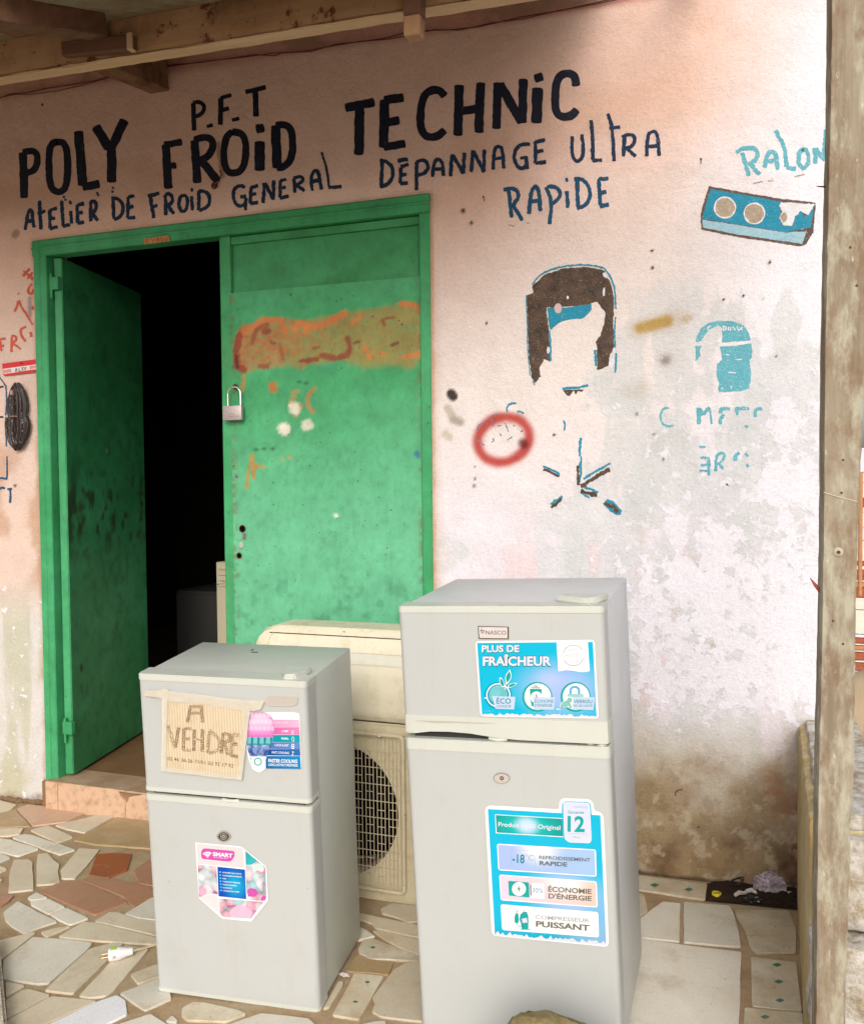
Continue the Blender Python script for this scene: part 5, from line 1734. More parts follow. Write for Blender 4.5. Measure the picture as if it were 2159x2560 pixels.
def eye_lock(t, pl, u, v, wpx, hpx, eye=True):
    o = None
    P = hit(u, v, pl)
    if eye:
        def lens(k_, dy=0): return [(u + wpx * k_ * math.cos(a), v + dy + hpx * k_ * math.sin(a) * (.55 + .45 * abs(math.sin(a)))) for a in [i * math.pi / 14 for i in range(28)]]
        o = shape([lens(1, -.5)], M_CHR, t, .0030, 'lock_plate', pl)
        shape([lens(.80, .8)], M_BRZ, o, .0034, 'lock_recess', pl)
        for r_, m_, h_ in ((8.2, M_CHR, .0040), (6.3, M_INK, .0043), (4.6, M_CHR, .0048), (1.6, M_INK, .0051)):
            shape([circ(u, v + .5, r_)], m_, o, h_, 'lock_barrel', pl)
    else:
        bmx = bmesh.new()
        o = shape([circ(u, v, wpx, hpx, 30)], M_CHR, t, .0030, 'lock_plate', pl)
        shape([circ(u, v + 1.5, wpx * .90, hpx * .88, 30)], flat('satin_plate', (.50, .44, .40), .35, .5), o, .0033, 'lock_recess', pl)
        shape([circ(u + .5, v + .5, 5)], M_BRZ, o, .0037, 'lock_barrel', pl)
        shape([circ(u + .5, v + .5, 2.6)], M_CHR, o, .0040, 'lock_barrel', pl)
    # rim giving the plate its thickness
    bmr = bmesh.new()
    pts = [hit(u + wpx * .97 * math.cos(a), v + hpx * .95 * math.sin(a) * ((.55 + .45 * abs(math.sin(a))) if eye else 1), lift(pl, .0016)) for a in [i * math.pi / 14 for i in range(28)]]
    tube(bmr, pts, .0014, 6, closed=True)
    from_bm('lock_rim', bmr, M_CHR, o, smooth=True)
    return o


eye_lock(fa, PA, 559, 2091, 17, 13.5)
# empty oval badge recess
bp = [(666, 1741), (678, 1738.5), (744, 1740.5), (744, 1755), (738, 1764), (672, 1765), (665, 1757)]
bo = shape([rpoly(bp, 9)], appl_mat('badge_silver', (.46, .42, .38), (.42, .385, .34), .45), fa, .0006, 'brand_badge', PA)
bm = bmesh.new()
tube(bm, [hit(u, v, lift(PA, .0008)) for u, v in rpoly(bp, 9)], .0007, 5, closed=True)
from_bm('badge_rim', bm, M_TRIM, bo, smooth=True)

# sticker with coloured bands
C_ = 2.94
stk = shape([rpoly(ZC((882, 650), (1225, 648), (1262, 668), (1275, 1066), (1015, 1058), (985, 1085), (962, 1093), (915, 1070), (885, 990), (870, 900), (866, 760)), 5)], M_SW, fa, .0006, 'band_sticker', PA, label='sticker of coloured bands beside an ice cream bulb')
bands = [((655, 702), (.66, .64, .78), (.78, .76, .84)), ((704, 758), (.66, .22, .42), (.74, .40, .55)), ((760, 812), (.50, .08, .33), (.66, .2, .42)), ((815, 868), (.0, .22, .30), (.0, .30, .36)),
         ((870, 918), (.05, .14, .40), (.10, .22, .48)), ((920, 966), (.0, .05, .22), (.02, .13, .38)), ((970, 1062), (.0, .12, .32), (.0, .22, .50))]
for (a, b), c1, c2 in bands:
    x0 = 1000 if a < 960 else 1012
    q = ZC((x0, a), (1255 + (a - 650) * .035, a), (1257 + (b - 650) * .035, b + (4 if a > 960 else 2)), (x0, b))
    quad_print('colour_band', q, lambda s, t, c1=c1, c2=c2: np.array(c1) * (1 - s)[:, None] + np.array(c2) * s[:, None], stk, PA, .0009, 8, 3)
for tx, x0, y0, x1, y1, hh, m_, bo_ in (('LOW NOISE', 1080, 730, 1178, 733, 14, M_SIL, 0), ('LAMP', 1130, 794, 1180, 796, 15, M_SW, .01), ('R600a', 1128, 848, 1180, 850, 15, M_SW, .01), ('LOCK & KEY', 1080, 897, 1182, 901, 16, M_SW, .01),
                                   ('FAST COOLING', 1058, 951, 1184, 956, 16, M_SW, .01), ('FASTER COOLING', 1032, 1016, 1244, 1022, 24, M_SW, .02), ('LONG LASTING FRESHNESS', 1032, 1042, 1246, 1048, 17, M_SW, .01)):
    (p0, p1) = ZC((x0, y0), (x1, y1))
    text_on(tx, p0, p1, hh / C_, m_, stk, PA, .0012, bo_)
def ring_pts(cx, cy, r, n=16, a0=0, a1=360): return circ(cx, cy, r, r, n, a0, a1)
icons = ST(ZC, C_, 3, ring_pts(1210, 790, 8) + [ring_pts(1210, 790, 8)[0]], [(1206, 800), (1206, 808), (1215, 808), (1215, 800)], [(1206, 830), (1206, 865), (1220, 866), (1220, 832), (1206, 830)], [(1202, 960), (1210, 968)], [(1204, 940), (1222, 942)], [(1212, 935), (1212, 972)])
icons += ST(ZC, C_, 5, [(1204, 896), (1204, 886), (1212, 880), (1220, 888), (1220, 897)], [(1203, 900), (1203, 915), (1220, 916), (1220, 900), (1203, 900)])
word(None, icons, M_SW, stk, .0012, 'icon', PA, rough=0)
# bulb shaped scoop
def bulb(s, t):
    x, y = s * 2 - 1, t * 2 - 1
    c = np.zeros((len(s), 3))
    n = fbm(s * 9, t * 12, 1, 3, 5)
    cell = ss(.2, .5, np.abs(np.sin(s * 22 + np.floor(t * 9) * 1.6)) * np.abs(np.sin(t * 28)))
    c[:] = (.68, .30, .56)
    c = mixc(c, (.66, .46, .62), (1 - ss(.10, .34, t)))
    c = mixc(c, (.40, .14, .34), ss(.62, 1.02, np.hypot(x, (t - .24) * 4.0)) * (t < .42) * .75)
    c = mixc(c, (.58, .14, .44), ss(.28, .42, t))
    c = mixc(c, (.86, .72, .82), cell * (1 - ss(.3, .4, t)) * .35)
    m = ss(.42, .44, t)
    c = mixc(c, (.0, .17, .20), m)
    c = mixc(c, (.14, .44, .50), m * ss(.35, .55, np.abs(np.sin(s * 3.14 * 4.5))) * (1 - ss(.53, .55, t)))
    m2 = ss(.555, .57, t)
    c = mixc(c, (.16, .26, .50), m2)
    c = mixc(c, (.03, .07, .24), m2 * ss(.45, .6, n))
    c = mixc(c, (.42, .54, .74), m2 * ss(.62, .7, fbm(s * 6, t * 9, 1, 3, 9)) * .8)
    m3 = ss(.74, .76, t)
    c = mixc(c, (.62, .68, .76), m3)
    c = mixc(c, (.18, .26, .34), m3 * ss(.6, .8, np.abs(np.sin(t * 46))) * ss(.55, .7, np.abs(x)))
    return c
prof = [(0, 650, 962, 962), (.0, 0, 0, 0)]
rows_ = [(646, 930, 985), (655, 905, 1020), (675, 885, 1048), (700, 872, 1066), (740, 866, 1077), (780, 868, 1077), (814, 872, 1068), (868, 870, 1062), (900, 874, 1050), (930, 882, 1040), (962, 892, 1022), (1000, 900, 1012), (1040, 903, 1006), (1062, 915, 998), (1078, 935, 985)]
V, F, uvs = [], [], []
NU = 26
ys_ = np.linspace(646, 1080, 60)
lx = np.interp(ys_, [r[0] for r in rows_], [r[1] for r in rows_]); rx_ = np.interp(ys_, [r[0] for r in rows_], [r[2] for r in rows_])
for j, y in enumerate(ys_):
    for i in range(NU):
        x = lx[j] + (rx_[j] - lx[j]) * i / (NU - 1)
        (p,) = ZC((x, y)); V.append(hit(*p, lift(PA, .0011))); uvs.append(((x - 866) / 211, (y - 646) / 434))
F = [(j * NU + i, (j + 1) * NU + i, (j + 1) * NU + i + 1, j * NU + i + 1) for j in range(59) for i in range(NU - 1)]
uvs = np.array(uvs)
cb = bulb(uvs[:, 0], uvs[:, 1])
mk('ice_cream_print', V, F, M_SC, stk, cols=np.concatenate([cb, np.ones((len(cb), 1))], 1))
(cu_, cv_), = ZC((955, 1012))
shape([circ(cu_, cv_, 12)], M_SW, stk, .0014, 'round_mark', PA); shape([circ(cu_, cv_, 10.3)], M_SG, stk, .0016, 'round_mark', PA); shape([circ(cu_, cv_, 7.2)], M_SW, stk, .0018, 'round_mark', PA)
text_on('ECO', (cu_ - 5.2, cv_ + 2.2), (cu_ + 5.2, cv_ + 2.4), 4.5, M_SG, stk, PA, .0020, .01)

# lower sticker, an octagon of food pictures
D_ = 7.35
s2 = shape([ZD((62, 190), (480, 228), (880, 262), (935, 285), (1350, 620), (1372, 660), (1398, 1265), (1090, 1645), (562, 1592), (490, 1535), (130, 1215))], M_SW, fa, .0006, 'octagonal_sticker', PA, label='octagonal sticker with pink and teal food pictures')
shape([ZD((85, 213), (480, 248), (880, 285), (925, 310), (950, 400), (962, 660), (455, 615), (105, 590))], flat('sticker_silver', (.58, .56, .58), .25, .5, .03), s2, .0009, 'silver_panel', PA)
shape([ZD((108, 600), (450, 632), (458, 800), (480, 1150), (350, 1135), (240, 1150), (150, 1205), (132, 1180), (120, 900)), ZD((972, 335), (1335, 640), (1352, 680), (1366, 1200), (1350, 1250), (1310, 1272), (1015, 1243), (1000, 1000)),
       ZD((505, 1222), (700, 1236), (1020, 1262), (1320, 1285), (1250, 1370), (1085, 1590), (590, 1565), (530, 1530), (505, 1470))], M_COLL, s2, .0010, 'food_picture', PA)
shape([ZD((985, 350), (1195, 530), (1150, 560), (1090, 600), (990, 600))], flat('sticker_aqua', (.02, .40, .46), .2, .5, .2), s2, .0013, 'food_picture', PA)
shape([ZD((150, 1212), (240, 1160), (350, 1145), (460, 1170), (490, 1240), (500, 1500), (430, 1440), (250, 1310))], flat('sticker_blush', (.72, .60, .63), .22, .5, .04), s2, .0012, 'page_curl', PA)
shape([ZD((1100, 640), (1180, 575), (1280, 590), (1330, 660), (1300, 740), (1200, 700), (1130, 760))], flat('sticker_ice', (.55, .66, .67), .22, .5, .06), s2, .0013, 'food_picture', PA)
shape([ZD((1020, 1060), (1080, 1030), (1180, 1050), (1220, 1120), (1160, 1190), (1030, 1185)), ZD((1270, 1200), (1330, 1160), (1362, 1200), (1340, 1255), (1275, 1262))], M_SM, s2, .0013, 'food_picture', PA)
shape([ZD((680, 1480), (760, 1390), (880, 1330), (1050, 1400), (1115, 1470), (1080, 1585), (720, 1570))], flat('sticker_pink_ice', (.74, .42, .56), .2, .5, .08), s2, .0013, 'food_picture', PA)
lg = shape([rpoly(ZD((172, 345), (215, 298), (780, 350), (785, 440), (735, 525), (680, 545), (185, 495), (170, 440)), 5)], M_SM, s2, .0013, 'logo_panel', PA)
text_on('SMART', *ZD((384, 438), (745, 470)), 66 / D_, M_SW, lg, PA, .0016, .035)
text_on('TECHNOLOGY', *ZD((398, 473), (655, 496)), 17 / D_, M_SW, lg, PA, .0016)
(wu, wv), = ZD((290, 465))
word(None, [([(wu + r_ * math.cos(math.radians(a)), wv + r_ * math.sin(math.radians(a)) * .9) for a in range(-143, -36, 12)], 2.6) for r_ in (4.8, 9.3, 14)] + [([(wu - 1, wv - .6), (wu + 1, wv - .4)], 2.4)], M_SW, lg, .0016, 'wave_mark', PA, rough=0)
quad_print('blue_panel', ZD((458, 628), (980, 682), (1005, 1245), (480, 1188)), lambda s, t: np.tile((.8, .8, .82), (len(s), 1)), s2, PA, .0013, 3, 3)


def blueg(s, t):
    c = np.tile((.0, .055, .40), (len(s), 1))
    return mixc(c, (.0, .34, .58), 1 - ss(0, .62, np.hypot(s - .62, (t - .55) * .9)))
bp_ = quad_print('blue_panel', ZD((467, 637), (974, 690), (998, 1236), (489, 1182)), blueg, s2, PA, .0015, 24, 24)
for i, (tx, x1) in enumerate((("ECONOMIE D'ELECTRICITE", 908), ('CONDENSEUR EXTERIEUR', 915), ('R600a', 628), ('THERMOSTAT REGLABLE', 888), ('POIGNEE ENCASTREE', 820), ('SILENCIEUX', 742), ('CONGELATION RAPIDE', 872))):
    y = 752 + i * 56; x0 = 560 + i * 2
    text_on(tx, *ZD((x0, y), (x1, y + (x1 - x0) * .09)), 21 / D_, M_SW, bp_, PA, .0018, .01)
    (du_, dv_), = ZD((518 + i * 3, y - 16))
    shape([circ(du_, dv_, 2.4, n=12)], flat('sticker_sky', (.05, .45, .75), .2), bp_, .0018, 'bullet', PA)

# ---- large fridge
fb, MB_ = fridge('tall_refrigerator', 'taller grey two-door refrigerator with two large cyan stickers, nearest the wooden post', (1.9772, -.9559, -.0216, .0403, -.0337, .0297), (.4744, .4574, 1.0384), DB, M_FRSB)
PB = front_plane(MB_)
HB_, WB = 1.0384, .4744
dB1 = door_panel(fb, MB_, 'freezer_door', 0, WB, .775, HB_, DB, M_FR, [(HB_ - .018, HB_ - .001)])
dB2 = door_panel(fb, MB_, 'fridge_door', 0, WB, .012, .726, DB, M_FR, [(.700, .728), (.006, .02)])
bm = bmesh.new(); bbox(bm, (.02, .02, .722), (WB - .02, DB, .76)); from_bm('door_gap', bm, M_RUB, fb, MB_)
# lower rail of the freezer door with its curved grip
bm = bmesh.new()
zt_ = .7835
low = [(0, .741), (.03, .741), (.065, .7462), (.11, .7475), (.16, .7455), (.22, .7385), (.27, .7355), (.36, .7350), (.44, .7350), (WB, .7350)]
n = len(low)
def rail_ring(y, e):
    return [bm.verts.new((min(max(x, e), WB - e), y, z)) for x, z in low] + [bm.verts.new((WB - e, y, zt_)), bm.verts.new((e, y, zt_))]
R0 = rail_ring(-.001, .014); R1 = rail_ring(.003, .004); R2 = rail_ring(.012, -.0005); R3 = rail_ring(DB, -.0005)
for X_, Y_ in ((R0, R1), (R1, R2), (R2, R3)):
    for i in range(len(X_)):
        j = (i + 1) % len(X_)
        bm.faces.new([X_[i], X_[j], Y_[j], Y_[i]])
bm.faces.new(R0); bm.faces.new(R3[::-1])
from_bm('grip_rail', bm, M_TRIM, dB1, MB_, smooth=True)
k = NB('shadow_groove')
M_GRV = k.fin((.40, .39, .31), .5)
shape([ZH((190, 1040), (420, 1046), (742, 1060), (600, 1062), (470, 1056), (330, 1058))], M_GRV, dB1, .0006, 'grip_groove', PB)
bm = bmesh.new()
tube(bm, [(WB * .47 - .02, .01, .734), (WB * .47, .002, .7325), (WB * .47 + .02, .01, .734)], .0055, 8)
from_bm('handle_lip', bm, M_TRIM, fb, MB_, smooth=True)
bm = bmesh.new(); tube(bm, [(WB - .02, .016, .727), (WB - .02, .016, .733)], .011, 10)
from_bm('hinge_pin', bm, M_TRIM, fb, MB_, smooth=True)
bm = bmesh.new(); tube(bm, [(WB - .045, .02, .728), (WB - .045, .02, .74)], .009, 10)
from_bm('middle_hinge', bm, M_TRIM, fb, MB_, smooth=True)
bm = bmesh.new()
prism(bm, [(WB - .115, .062), (WB - .112, .085), (WB - .002, .098), (WB - .004, .075), (WB - .018, .03), (WB - .035, .018), (WB - .055, .022)], HB_ - .001, HB_ + .014, .003)
from_bm('hinge_cover', bm, M_TRIM, fb, MB_, smooth=True)
eye_lock(fb, PB, 1253, 1945, 20, 13, eye=False)
nb_ = shape([[(1194, 1565), (1271, 1567), (1271, 1598), (1196, 1597)]], M_BRZ, fb, .0008, 'brand_badge', PB)
shape([[(1196, 1567), (1268, 1568.5), (1268, 1596), (1198, 1595)]], flat('badge_face', (.58, .54, .53), .3, .5), nb_, .0014, 'badge_face', PB)
text_on('NASCO', (1213.5, 1586), (1264.5, 1586.5), 9.5, flat('badge_ink', (.12, .07, .06), .4), nb_, PB, .0017, .006)
word(None, [([(1202, 1574), (1205, 1569)], 1.3), ([(1200, 1577), (1210, 1577)], 3), ([(1202, 1582), (1209, 1582)], 2)], M_SD, nb_, .0017, 'emblem', PB, rough=.1)

# upper sticker
F_ = 5.188
s3_ = shape([rpoly(ZF((40, 222), (1585, 206), (1640, 1228), (104, 1198)), 10)], M_SW, fb, .0006, 'freshness_sticker', PB, label='cyan sticker headed PLUS DE FRAICHEUR')


def cyan1(s, t):
    c = np.tile((.0, .40, .60), (len(s), 1))
    c = mixc(c, (.30, .42, .72), (1 - ss(.10, .55, np.hypot((s - .70) * 1.1, (t - .62) * 1.1))))
    return mixc(c, (.42, .50, .78), (1 - ss(.0, .22, np.hypot((s - .60) * 1.2, (t - .5) * 1.2))) * .5)
q_ = ZF((62, 245), (1563, 233), (1612, 1208), (126, 1184))
pr = quad_print('cyan_print', q_, cyan1, s3_, PB, .0009, 60, 40)
text_on('PLUS DE', *ZF((126, 366), (612, 364)), 86 / F_, M_SDT, pr, PB, .0011, .075)
text_on('PLUS DE', *ZF((124, 362), (608, 360)), 82 / F_, M_SIL, pr, PB, .0013, .035)
text_on('FRAÎCHEUR', *ZF((138, 543), (1028, 542)), 116 / F_, M_SDT, pr, PB, .0011, .075)
text_on('FRAÎCHEUR', *ZF((138, 538), (1024, 537)), 110 / F_, M_SIL, pr, PB, .0013, .035)
fl = shape([ZF((1092, 232), (1496, 230), (1522, 610), (1470, 622), (1400, 624), (1300, 604), (1210, 598), (1116, 614))], M_SW, pr, .0013, 'flag_panel', PB)
cx, cy = 1310, 408
def zf(p): return ZF(*p)
word(None, [(ZF(*[(cx + r_ * math.cos(math.radians(a)), cy + r_ * math.sin(math.radians(a))) for a in range(a0, a1, 10)]), 1.0) for r_, a0, a1 in ((138, 190, 335), (130, 190, 335), (138, 15, 165), (130, 15, 165))]
     + [(ZF((x - 7, y), (x + 7, y)), 2.4) for x, y in ((1255, 342), (1290, 332), (1325, 335), (1258, 492), (1290, 494), (1325, 492), (1358, 486))], M_SGR, fl, .0016, 'round_stamp', PB, rough=0)
text_on('CONSOMMATION ÉNERGÉTIQUE', *ZF((1128, 438), (1482, 376)), 21 / F_, M_SGR, fl, PB, .0016)
text_on('MAÎTRISÉE', *ZF((1245, 445), (1375, 424)), 20 / F_, M_SGR, fl, PB, .0016)


def disc(zfn, x, y, r, mat, parent, pl, h, name='round_icon', ry=None):
    c_ = zfn(*circ(x, y, r, ry or r, 32))
    return shape([c_], mat, parent, h, name, pl)
# globe and leaves
disc(ZF, 335, 930, 178, flat('cyan_shade', (.0, .28, .42), .2), pr, PB, .0011)
gl = disc(ZF, 335, 915, 120, flat('globe_print', (.16, .55, .62), .2, .5, .3), pr, PB, .0014)
word(None, [(ZF(*[(338 + 150 * math.cos(math.radians(a)), 925 + 150 * math.sin(math.radians(a))) for a in range(95, 375, 12)]), 2.7), (ZF((160, 962), (200, 955)), 2.6)], M_SW, pr, .0017, 'round_icon', PB, rough=0)
for lf_ in ([(355, 685), (352, 760), (380, 815), (420, 825), (418, 760), (385, 705)], [(482, 582), (505, 640), (508, 700), (470, 760), (440, 790), (425, 700), (440, 650), (475, 610)], [(590, 762), (550, 800), (500, 825), (450, 828), (475, 780), (530, 765)]):
    shape([ZF(*chaikin(lf_, 2, True))], M_SW, pr, .0019, 'leaf_print', PB)
    c_ = (sum(p[0] for p in lf_) / 6, sum(p[1] for p in lf_) / len(lf_)) if len(lf_) == 6 else (sum(p[0] for p in lf_) / len(lf_), sum(p[1] for p in lf_) / len(lf_))
    shape([ZF(*chaikin([(c_[0] + (x - c_[0]) * .8, c_[1] + (y - c_[1]) * .8) for x, y in lf_], 2, True))], M_SG, pr, .0021, 'leaf_print', PB)
word(None, [(ZF((430, 850), (428, 800), (440, 770)), 1.6)], M_SW, pr, .0021, 'leaf_print', PB, rough=0)
M_PL = flat('sticker_pale_plate', (.45, .56, .74), .2, .5, .03)
p1 = shape([ZF((256, 935), (560, 944), (542, 1108), (300, 1100))], M_PL, pr, .0023, 'caption_plate', PB)
text_on('ÉCO', *ZF((315, 1032), (500, 1032)), 66 / F_, M_SDT, p1, PB, .0026, .01)
text_on('LOGIQUE', *ZF((315, 1080), (504, 1081)), 30 / F_, M_SDT, p1, PB, .0026)
# battery
disc(ZF, 842, 945, 195, M_SG, pr, PB, .0012); disc(ZF, 848, 942, 172, M_SW, pr, PB, .0015)
bt = shape([rpoly(ZF((745, 840), (900, 842), (905, 1075), (770, 1070), (752, 980)), 2)], M_SG, pr, .0018, 'battery_icon', PB)
disc(ZF, 832, 952, 76, M_SW, pr, PB, .0020)
word(None, ST(ZF, F_, 12, [(795, 804), (845, 806)]) + ST(ZF, F_, 9, [(762, 826), (878, 828)]) + ST(ZF, F_, 9, [(836, 905), (822, 935), (842, 932), (826, 962)]), M_SD, pr, .0022, 'bolt_icon', PB, rough=0)
p1 = shape([ZF((792, 946), (1076, 952), (1056, 1113), (796, 1108))], M_PL, pr, .0025, 'caption_plate', PB)
text_on('ÉCONOMIE', *ZF((806, 1019), (1052, 1021)), 38 / F_, M_SDT, p1, PB, .0028); text_on("D'ÉNERGIE", *ZF((808, 1072), (1036, 1073)), 36 / F_, M_SDT, p1, PB, .0028)
# lock and crawling figure
disc(ZF, 1338, 945, 196, M_SG, pr, PB, .0012); disc(ZF, 1345, 942, 172, M_SW, pr, PB, .0015)
word(None, [(ZF(*[(1328 + 55 * math.cos(math.radians(a)), 860 + 45 * math.sin(math.radians(a))) for a in range(-180, 1, 20)] ), 6), (ZF((1273, 860), (1274, 905)), 6), (ZF((1383, 860), (1383, 905)), 6)], flat('sticker_mid_blue', (.10, .36, .62), .2), pr, .0018, 'padlock_icon', PB, rough=0)
shape([ZF((1232, 905), (1440, 905), (1442, 1005), (1235, 1005))], flat('sticker_sage', (.28, .52, .53), .2), pr, .0019, 'padlock_icon', PB)
p1 = shape([ZF((1288, 945), (1590, 950), (1568, 1117), (1302, 1106))], M_PL, pr, .0023, 'caption_plate', PB)
text_on('VERROU', *ZF((1314, 1026), (1554, 1027)), 44 / F_, M_SDT, p1, PB, .0026, .01); text_on('DE SÉCURITÉ', *ZF((1314, 1075), (1556, 1076)), 29 / F_, M_SDT, p1, PB, .0026)
M_BABY = flat('sticker_grey_green', (.20, .45, .42), .2)
body_ = [(1185, 1005), (1225, 990), (1262, 1015), (1280, 1050), (1296, 1085), (1270, 1092), (1245, 1058), (1218, 1082), (1175, 1078), (1150, 1102), (1108, 1104), (1112, 1088), (1140, 1080), (1150, 1040)]
shape([ZF(*[(1200 + (x - 1200) * 1.14, 1050 + (y - 1050) * 1.14) for x, y in body_]), ZF(*circ(1262, 985, 43))], M_SW, pr, .0028, 'crawling_figure', PB)
shape([ZF(*body_), ZF(*circ(1262, 985, 33))], M_BABY, pr, .0030, 'crawling_figure', PB)
foam('foam_print', ZF, 130, 1188, 1608, 1214, 42, M_SIL, pr, PB, .0013, 3)

# lower sticker
s4_ = shape([rpoly(ZE((62, 160), (110, 122), (1022, 173), (1025, 70), (1065, 28), (1410, 40), (1465, 85), (1478, 193), (1550, 205), (1598, 262), (1667, 1905), (1640, 1957), (180, 1812), (148, 1770)), 7)], M_SW, fb, .0006, 'warranty_sticker', PB, label='tall cyan sticker with a 12 month warranty tab')


def cyan2(s, t):
    c = np.tile((.0, .40, .61), (len(s), 1))
    c = mixc(c, (.0, .30, .42), ss(.86, 1, t) * .5)
    c = mixc(c, (.36, .46, .76), (1 - ss(.08, .34, np.hypot((s - .66) * .8, (t - .63) * 1.3))) * .9)
    return mixc(c, (.36, .44, .72), ss(.72, 1.0, s * .55 + t * .5) * .55)
pr = quad_print('cyan_print', ZE((98, 168), (1556, 250), (1632, 1928), (188, 1798)), cyan2, s4_, PB, .0009, 50, 60)
shape([rpoly(ZE((1056, 230), (1060, 100), (1100, 68), (1390, 76), (1432, 110), (1445, 270)), 4)], M_ST, s4_, .0011, 'tab_print', PB)


def green1(s, t):
    c = np.tile((.0, .26, .25), (len(s), 1)); c = mixc(c, (.0, .44, .42), (1 - ss(.1, .6, np.hypot(s - .45, (t - .5) * .6))))
    return mixc(c, (.45, .60, .78), 1 - ss(.05, .24, np.hypot(s - .46, (t - .5) * .35)))
shape([ZE((192, 238), (1064, 288), (1076, 534), (204, 482))], M_SW, pr, .0012, 'panel_border', PB)
gp = quad_print('green_panel', ZE((200, 246), (1064, 296), (1074, 524), (212, 474)), green1, pr, PB, .0014, 30, 14)
text_on('Produit 100% Original', *ZE((234, 392), (1036, 440)), 54 / F_, M_SIL, gp, PB, .0017, .015)
tab = shape([rpoly(ZE((1078, 100), (1110, 86), (1385, 94), (1412, 120), (1438, 560), (1415, 606), (1150, 594), (1098, 550)), 6)], M_SL, pr, .0019, 'warranty_tab', PB)
shape([rpoly(ZE((1074, 95), (1107, 80), (1388, 88), (1418, 115), (1443, 565), (1420, 612), (1146, 600), (1092, 555)), 6)], M_SW, pr, .0017, 'panel_border', PB)
text_on('NASCO', *ZE((1218, 152), (1392, 160)), 26 / F_, M_SGR, tab, PB, .0022)
text_on('Garantie', *ZE((1135, 226), (1342, 232)), 38 / F_, M_SDT, tab, PB, .0022, .005)
text_on('12', *ZE((1130, 455), (1352, 462)), 188 / F_, M_SG, tab, PB, .0022, .03)
text_on('Mois', *ZE((1205, 546), (1292, 550)), 30 / F_, M_SGR, tab, PB, .0022)
word(None, ST(ZE, F_, 4, [(1145, 488), (1385, 492)]), M_SGR, tab, .0022, 'ruled_line', PB, rough=0)


def glow(base, gx_, gy_, gc, r_, c2=None):
    def f(s, t):
        c = np.tile(base, (len(s), 1))
        if c2: c = c * (1 - s)[:, None] + np.array(c2) * s[:, None]
        return mixc(c, gc, 1 - ss(0, r_, np.hypot((s - gx_) * 1.0, (t - gy_) * .35)))
    return f
for (o_, i_, fn_) in ((ZE((217, 618), (1497, 694), (1507, 1047), (235, 962)), ZE((228, 632), (1484, 706), (1494, 1034), (246, 950)), glow((.32, .42, .72), .42, .1, (.74, .76, .80), .3, (.30, .46, .70))),
                      (ZE((245, 1018), (1508, 1108), (1520, 1447), (266, 1352)), ZE((256, 1031), (1494, 1120), (1507, 1434), (277, 1339)), glow((.66, .52, .66), .68, .2, (.76, .74, .78), .3, (.70, .50, .44))),
                      (ZE((264, 1404), (1528, 1506), (1538, 1834), (284, 1738)), ZE((272, 1412), (1516, 1514), (1526, 1824), (292, 1728)), glow((.80, .80, .82), .5, .5, (.8, .8, .82), .1))):
    shape([rpoly(o_, 6)], M_SW if fn_ is not None else M_SL, pr, .0013, 'panel_border', PB)
    quad_print('feature_panel', i_, fn_, pr, PB, .0015, 26, 10)
word(None, ST(ZE, F_, 3.5, [(398, 698), (704, 716)], [(704, 716), (714, 940)], [(398, 698), (410, 920)]), M_SGR, pr, .0018, 'display_outline', PB, rough=0)
text_on('-18', *ZE((416, 862), (572, 872)), 108 / F_, M_SDT, pr, PB, .0018, .02); text_on('°C', *ZE((580, 830), (692, 838)), 70 / F_, M_SGR, pr, PB, .0018)
M_OLV = flat('sticker_olive_print', (.13, .14, .10), .3)
text_on('REFROIDISSEMENT', *ZE((762, 815), (1426, 853)), 42 / F_, M_SD, pr, PB, .0018, .02); text_on('RAPIDE', *ZE((768, 895), (1126, 915)), 52 / F_, M_SD, pr, PB, .0018, .03)
shape([rpoly(ZE((362, 1100), (630, 1120), (638, 1318), (372, 1292)), 2.5)], M_SG, pr, .0018, 'battery_icon', PB)
disc(ZE, 501, 1206, 90, M_SW, pr, PB, .0020)
shape([ZE((512, 1150), (478, 1212), (500, 1212), (488, 1262), (524, 1196), (502, 1198))], M_SD, pr, .0022, 'bolt_icon', PB)
word(None, ST(ZE, F_, 12, [(650, 1150), (658, 1288)]), M_SD, pr, .0018, 'battery_icon', PB, rough=0)
shape([ZE((664, 1130), (822, 1136), (832, 1334), (644, 1316), (668, 1290))], M_SW, pr, .0018, 'display_outline', PB)
text_on('30%', *ZE((672, 1250), (814, 1259)), 60 / F_, flat('sticker_blue_print', (.02, .18, .36), .3), pr, PB, .0021)
text_on('ÉCONOMIE', *ZE((878, 1238), (1441, 1272)), 62 / F_, M_OLV, pr, PB, .0018, .03); text_on("D'ÉNERGIE", *ZE((882, 1326), (1444, 1362)), 60 / F_, M_OLV, pr, PB, .0018, .03)
shape([ZE((520, 1530), (560, 1508), (605, 1512), (622, 1560), (626, 1726), (540, 1728), (524, 1650), (505, 1600)), ZE((445, 1560), (460, 1518), (488, 1520), (500, 1560), (500, 1640), (470, 1655), (448, 1640))], M_SG, pr, .0018, 'compressor_icon', PB, jit=.5)
word(None, ST(ZE, F_, 8, [(475, 1490), (478, 1520)], [(462, 1490), (488, 1492)], [(560, 1478), (575, 1508)], [(548, 1508), (610, 1510)], [(448, 1560), (450, 1640)], [(470, 1655), (500, 1690), (535, 1690)], [(520, 1728), (640, 1732)], [(525, 1550), (545, 1640), (545, 1725)], [(612, 1530), (620, 1600)]), M_SDT, pr, .0021, 'compressor_icon', PB, rough=.1)
shape([ZE((530, 1590), (600, 1580), (610, 1640), (540, 1650))], M_SL, pr, .0022, 'compressor_icon', PB, jit=.4)
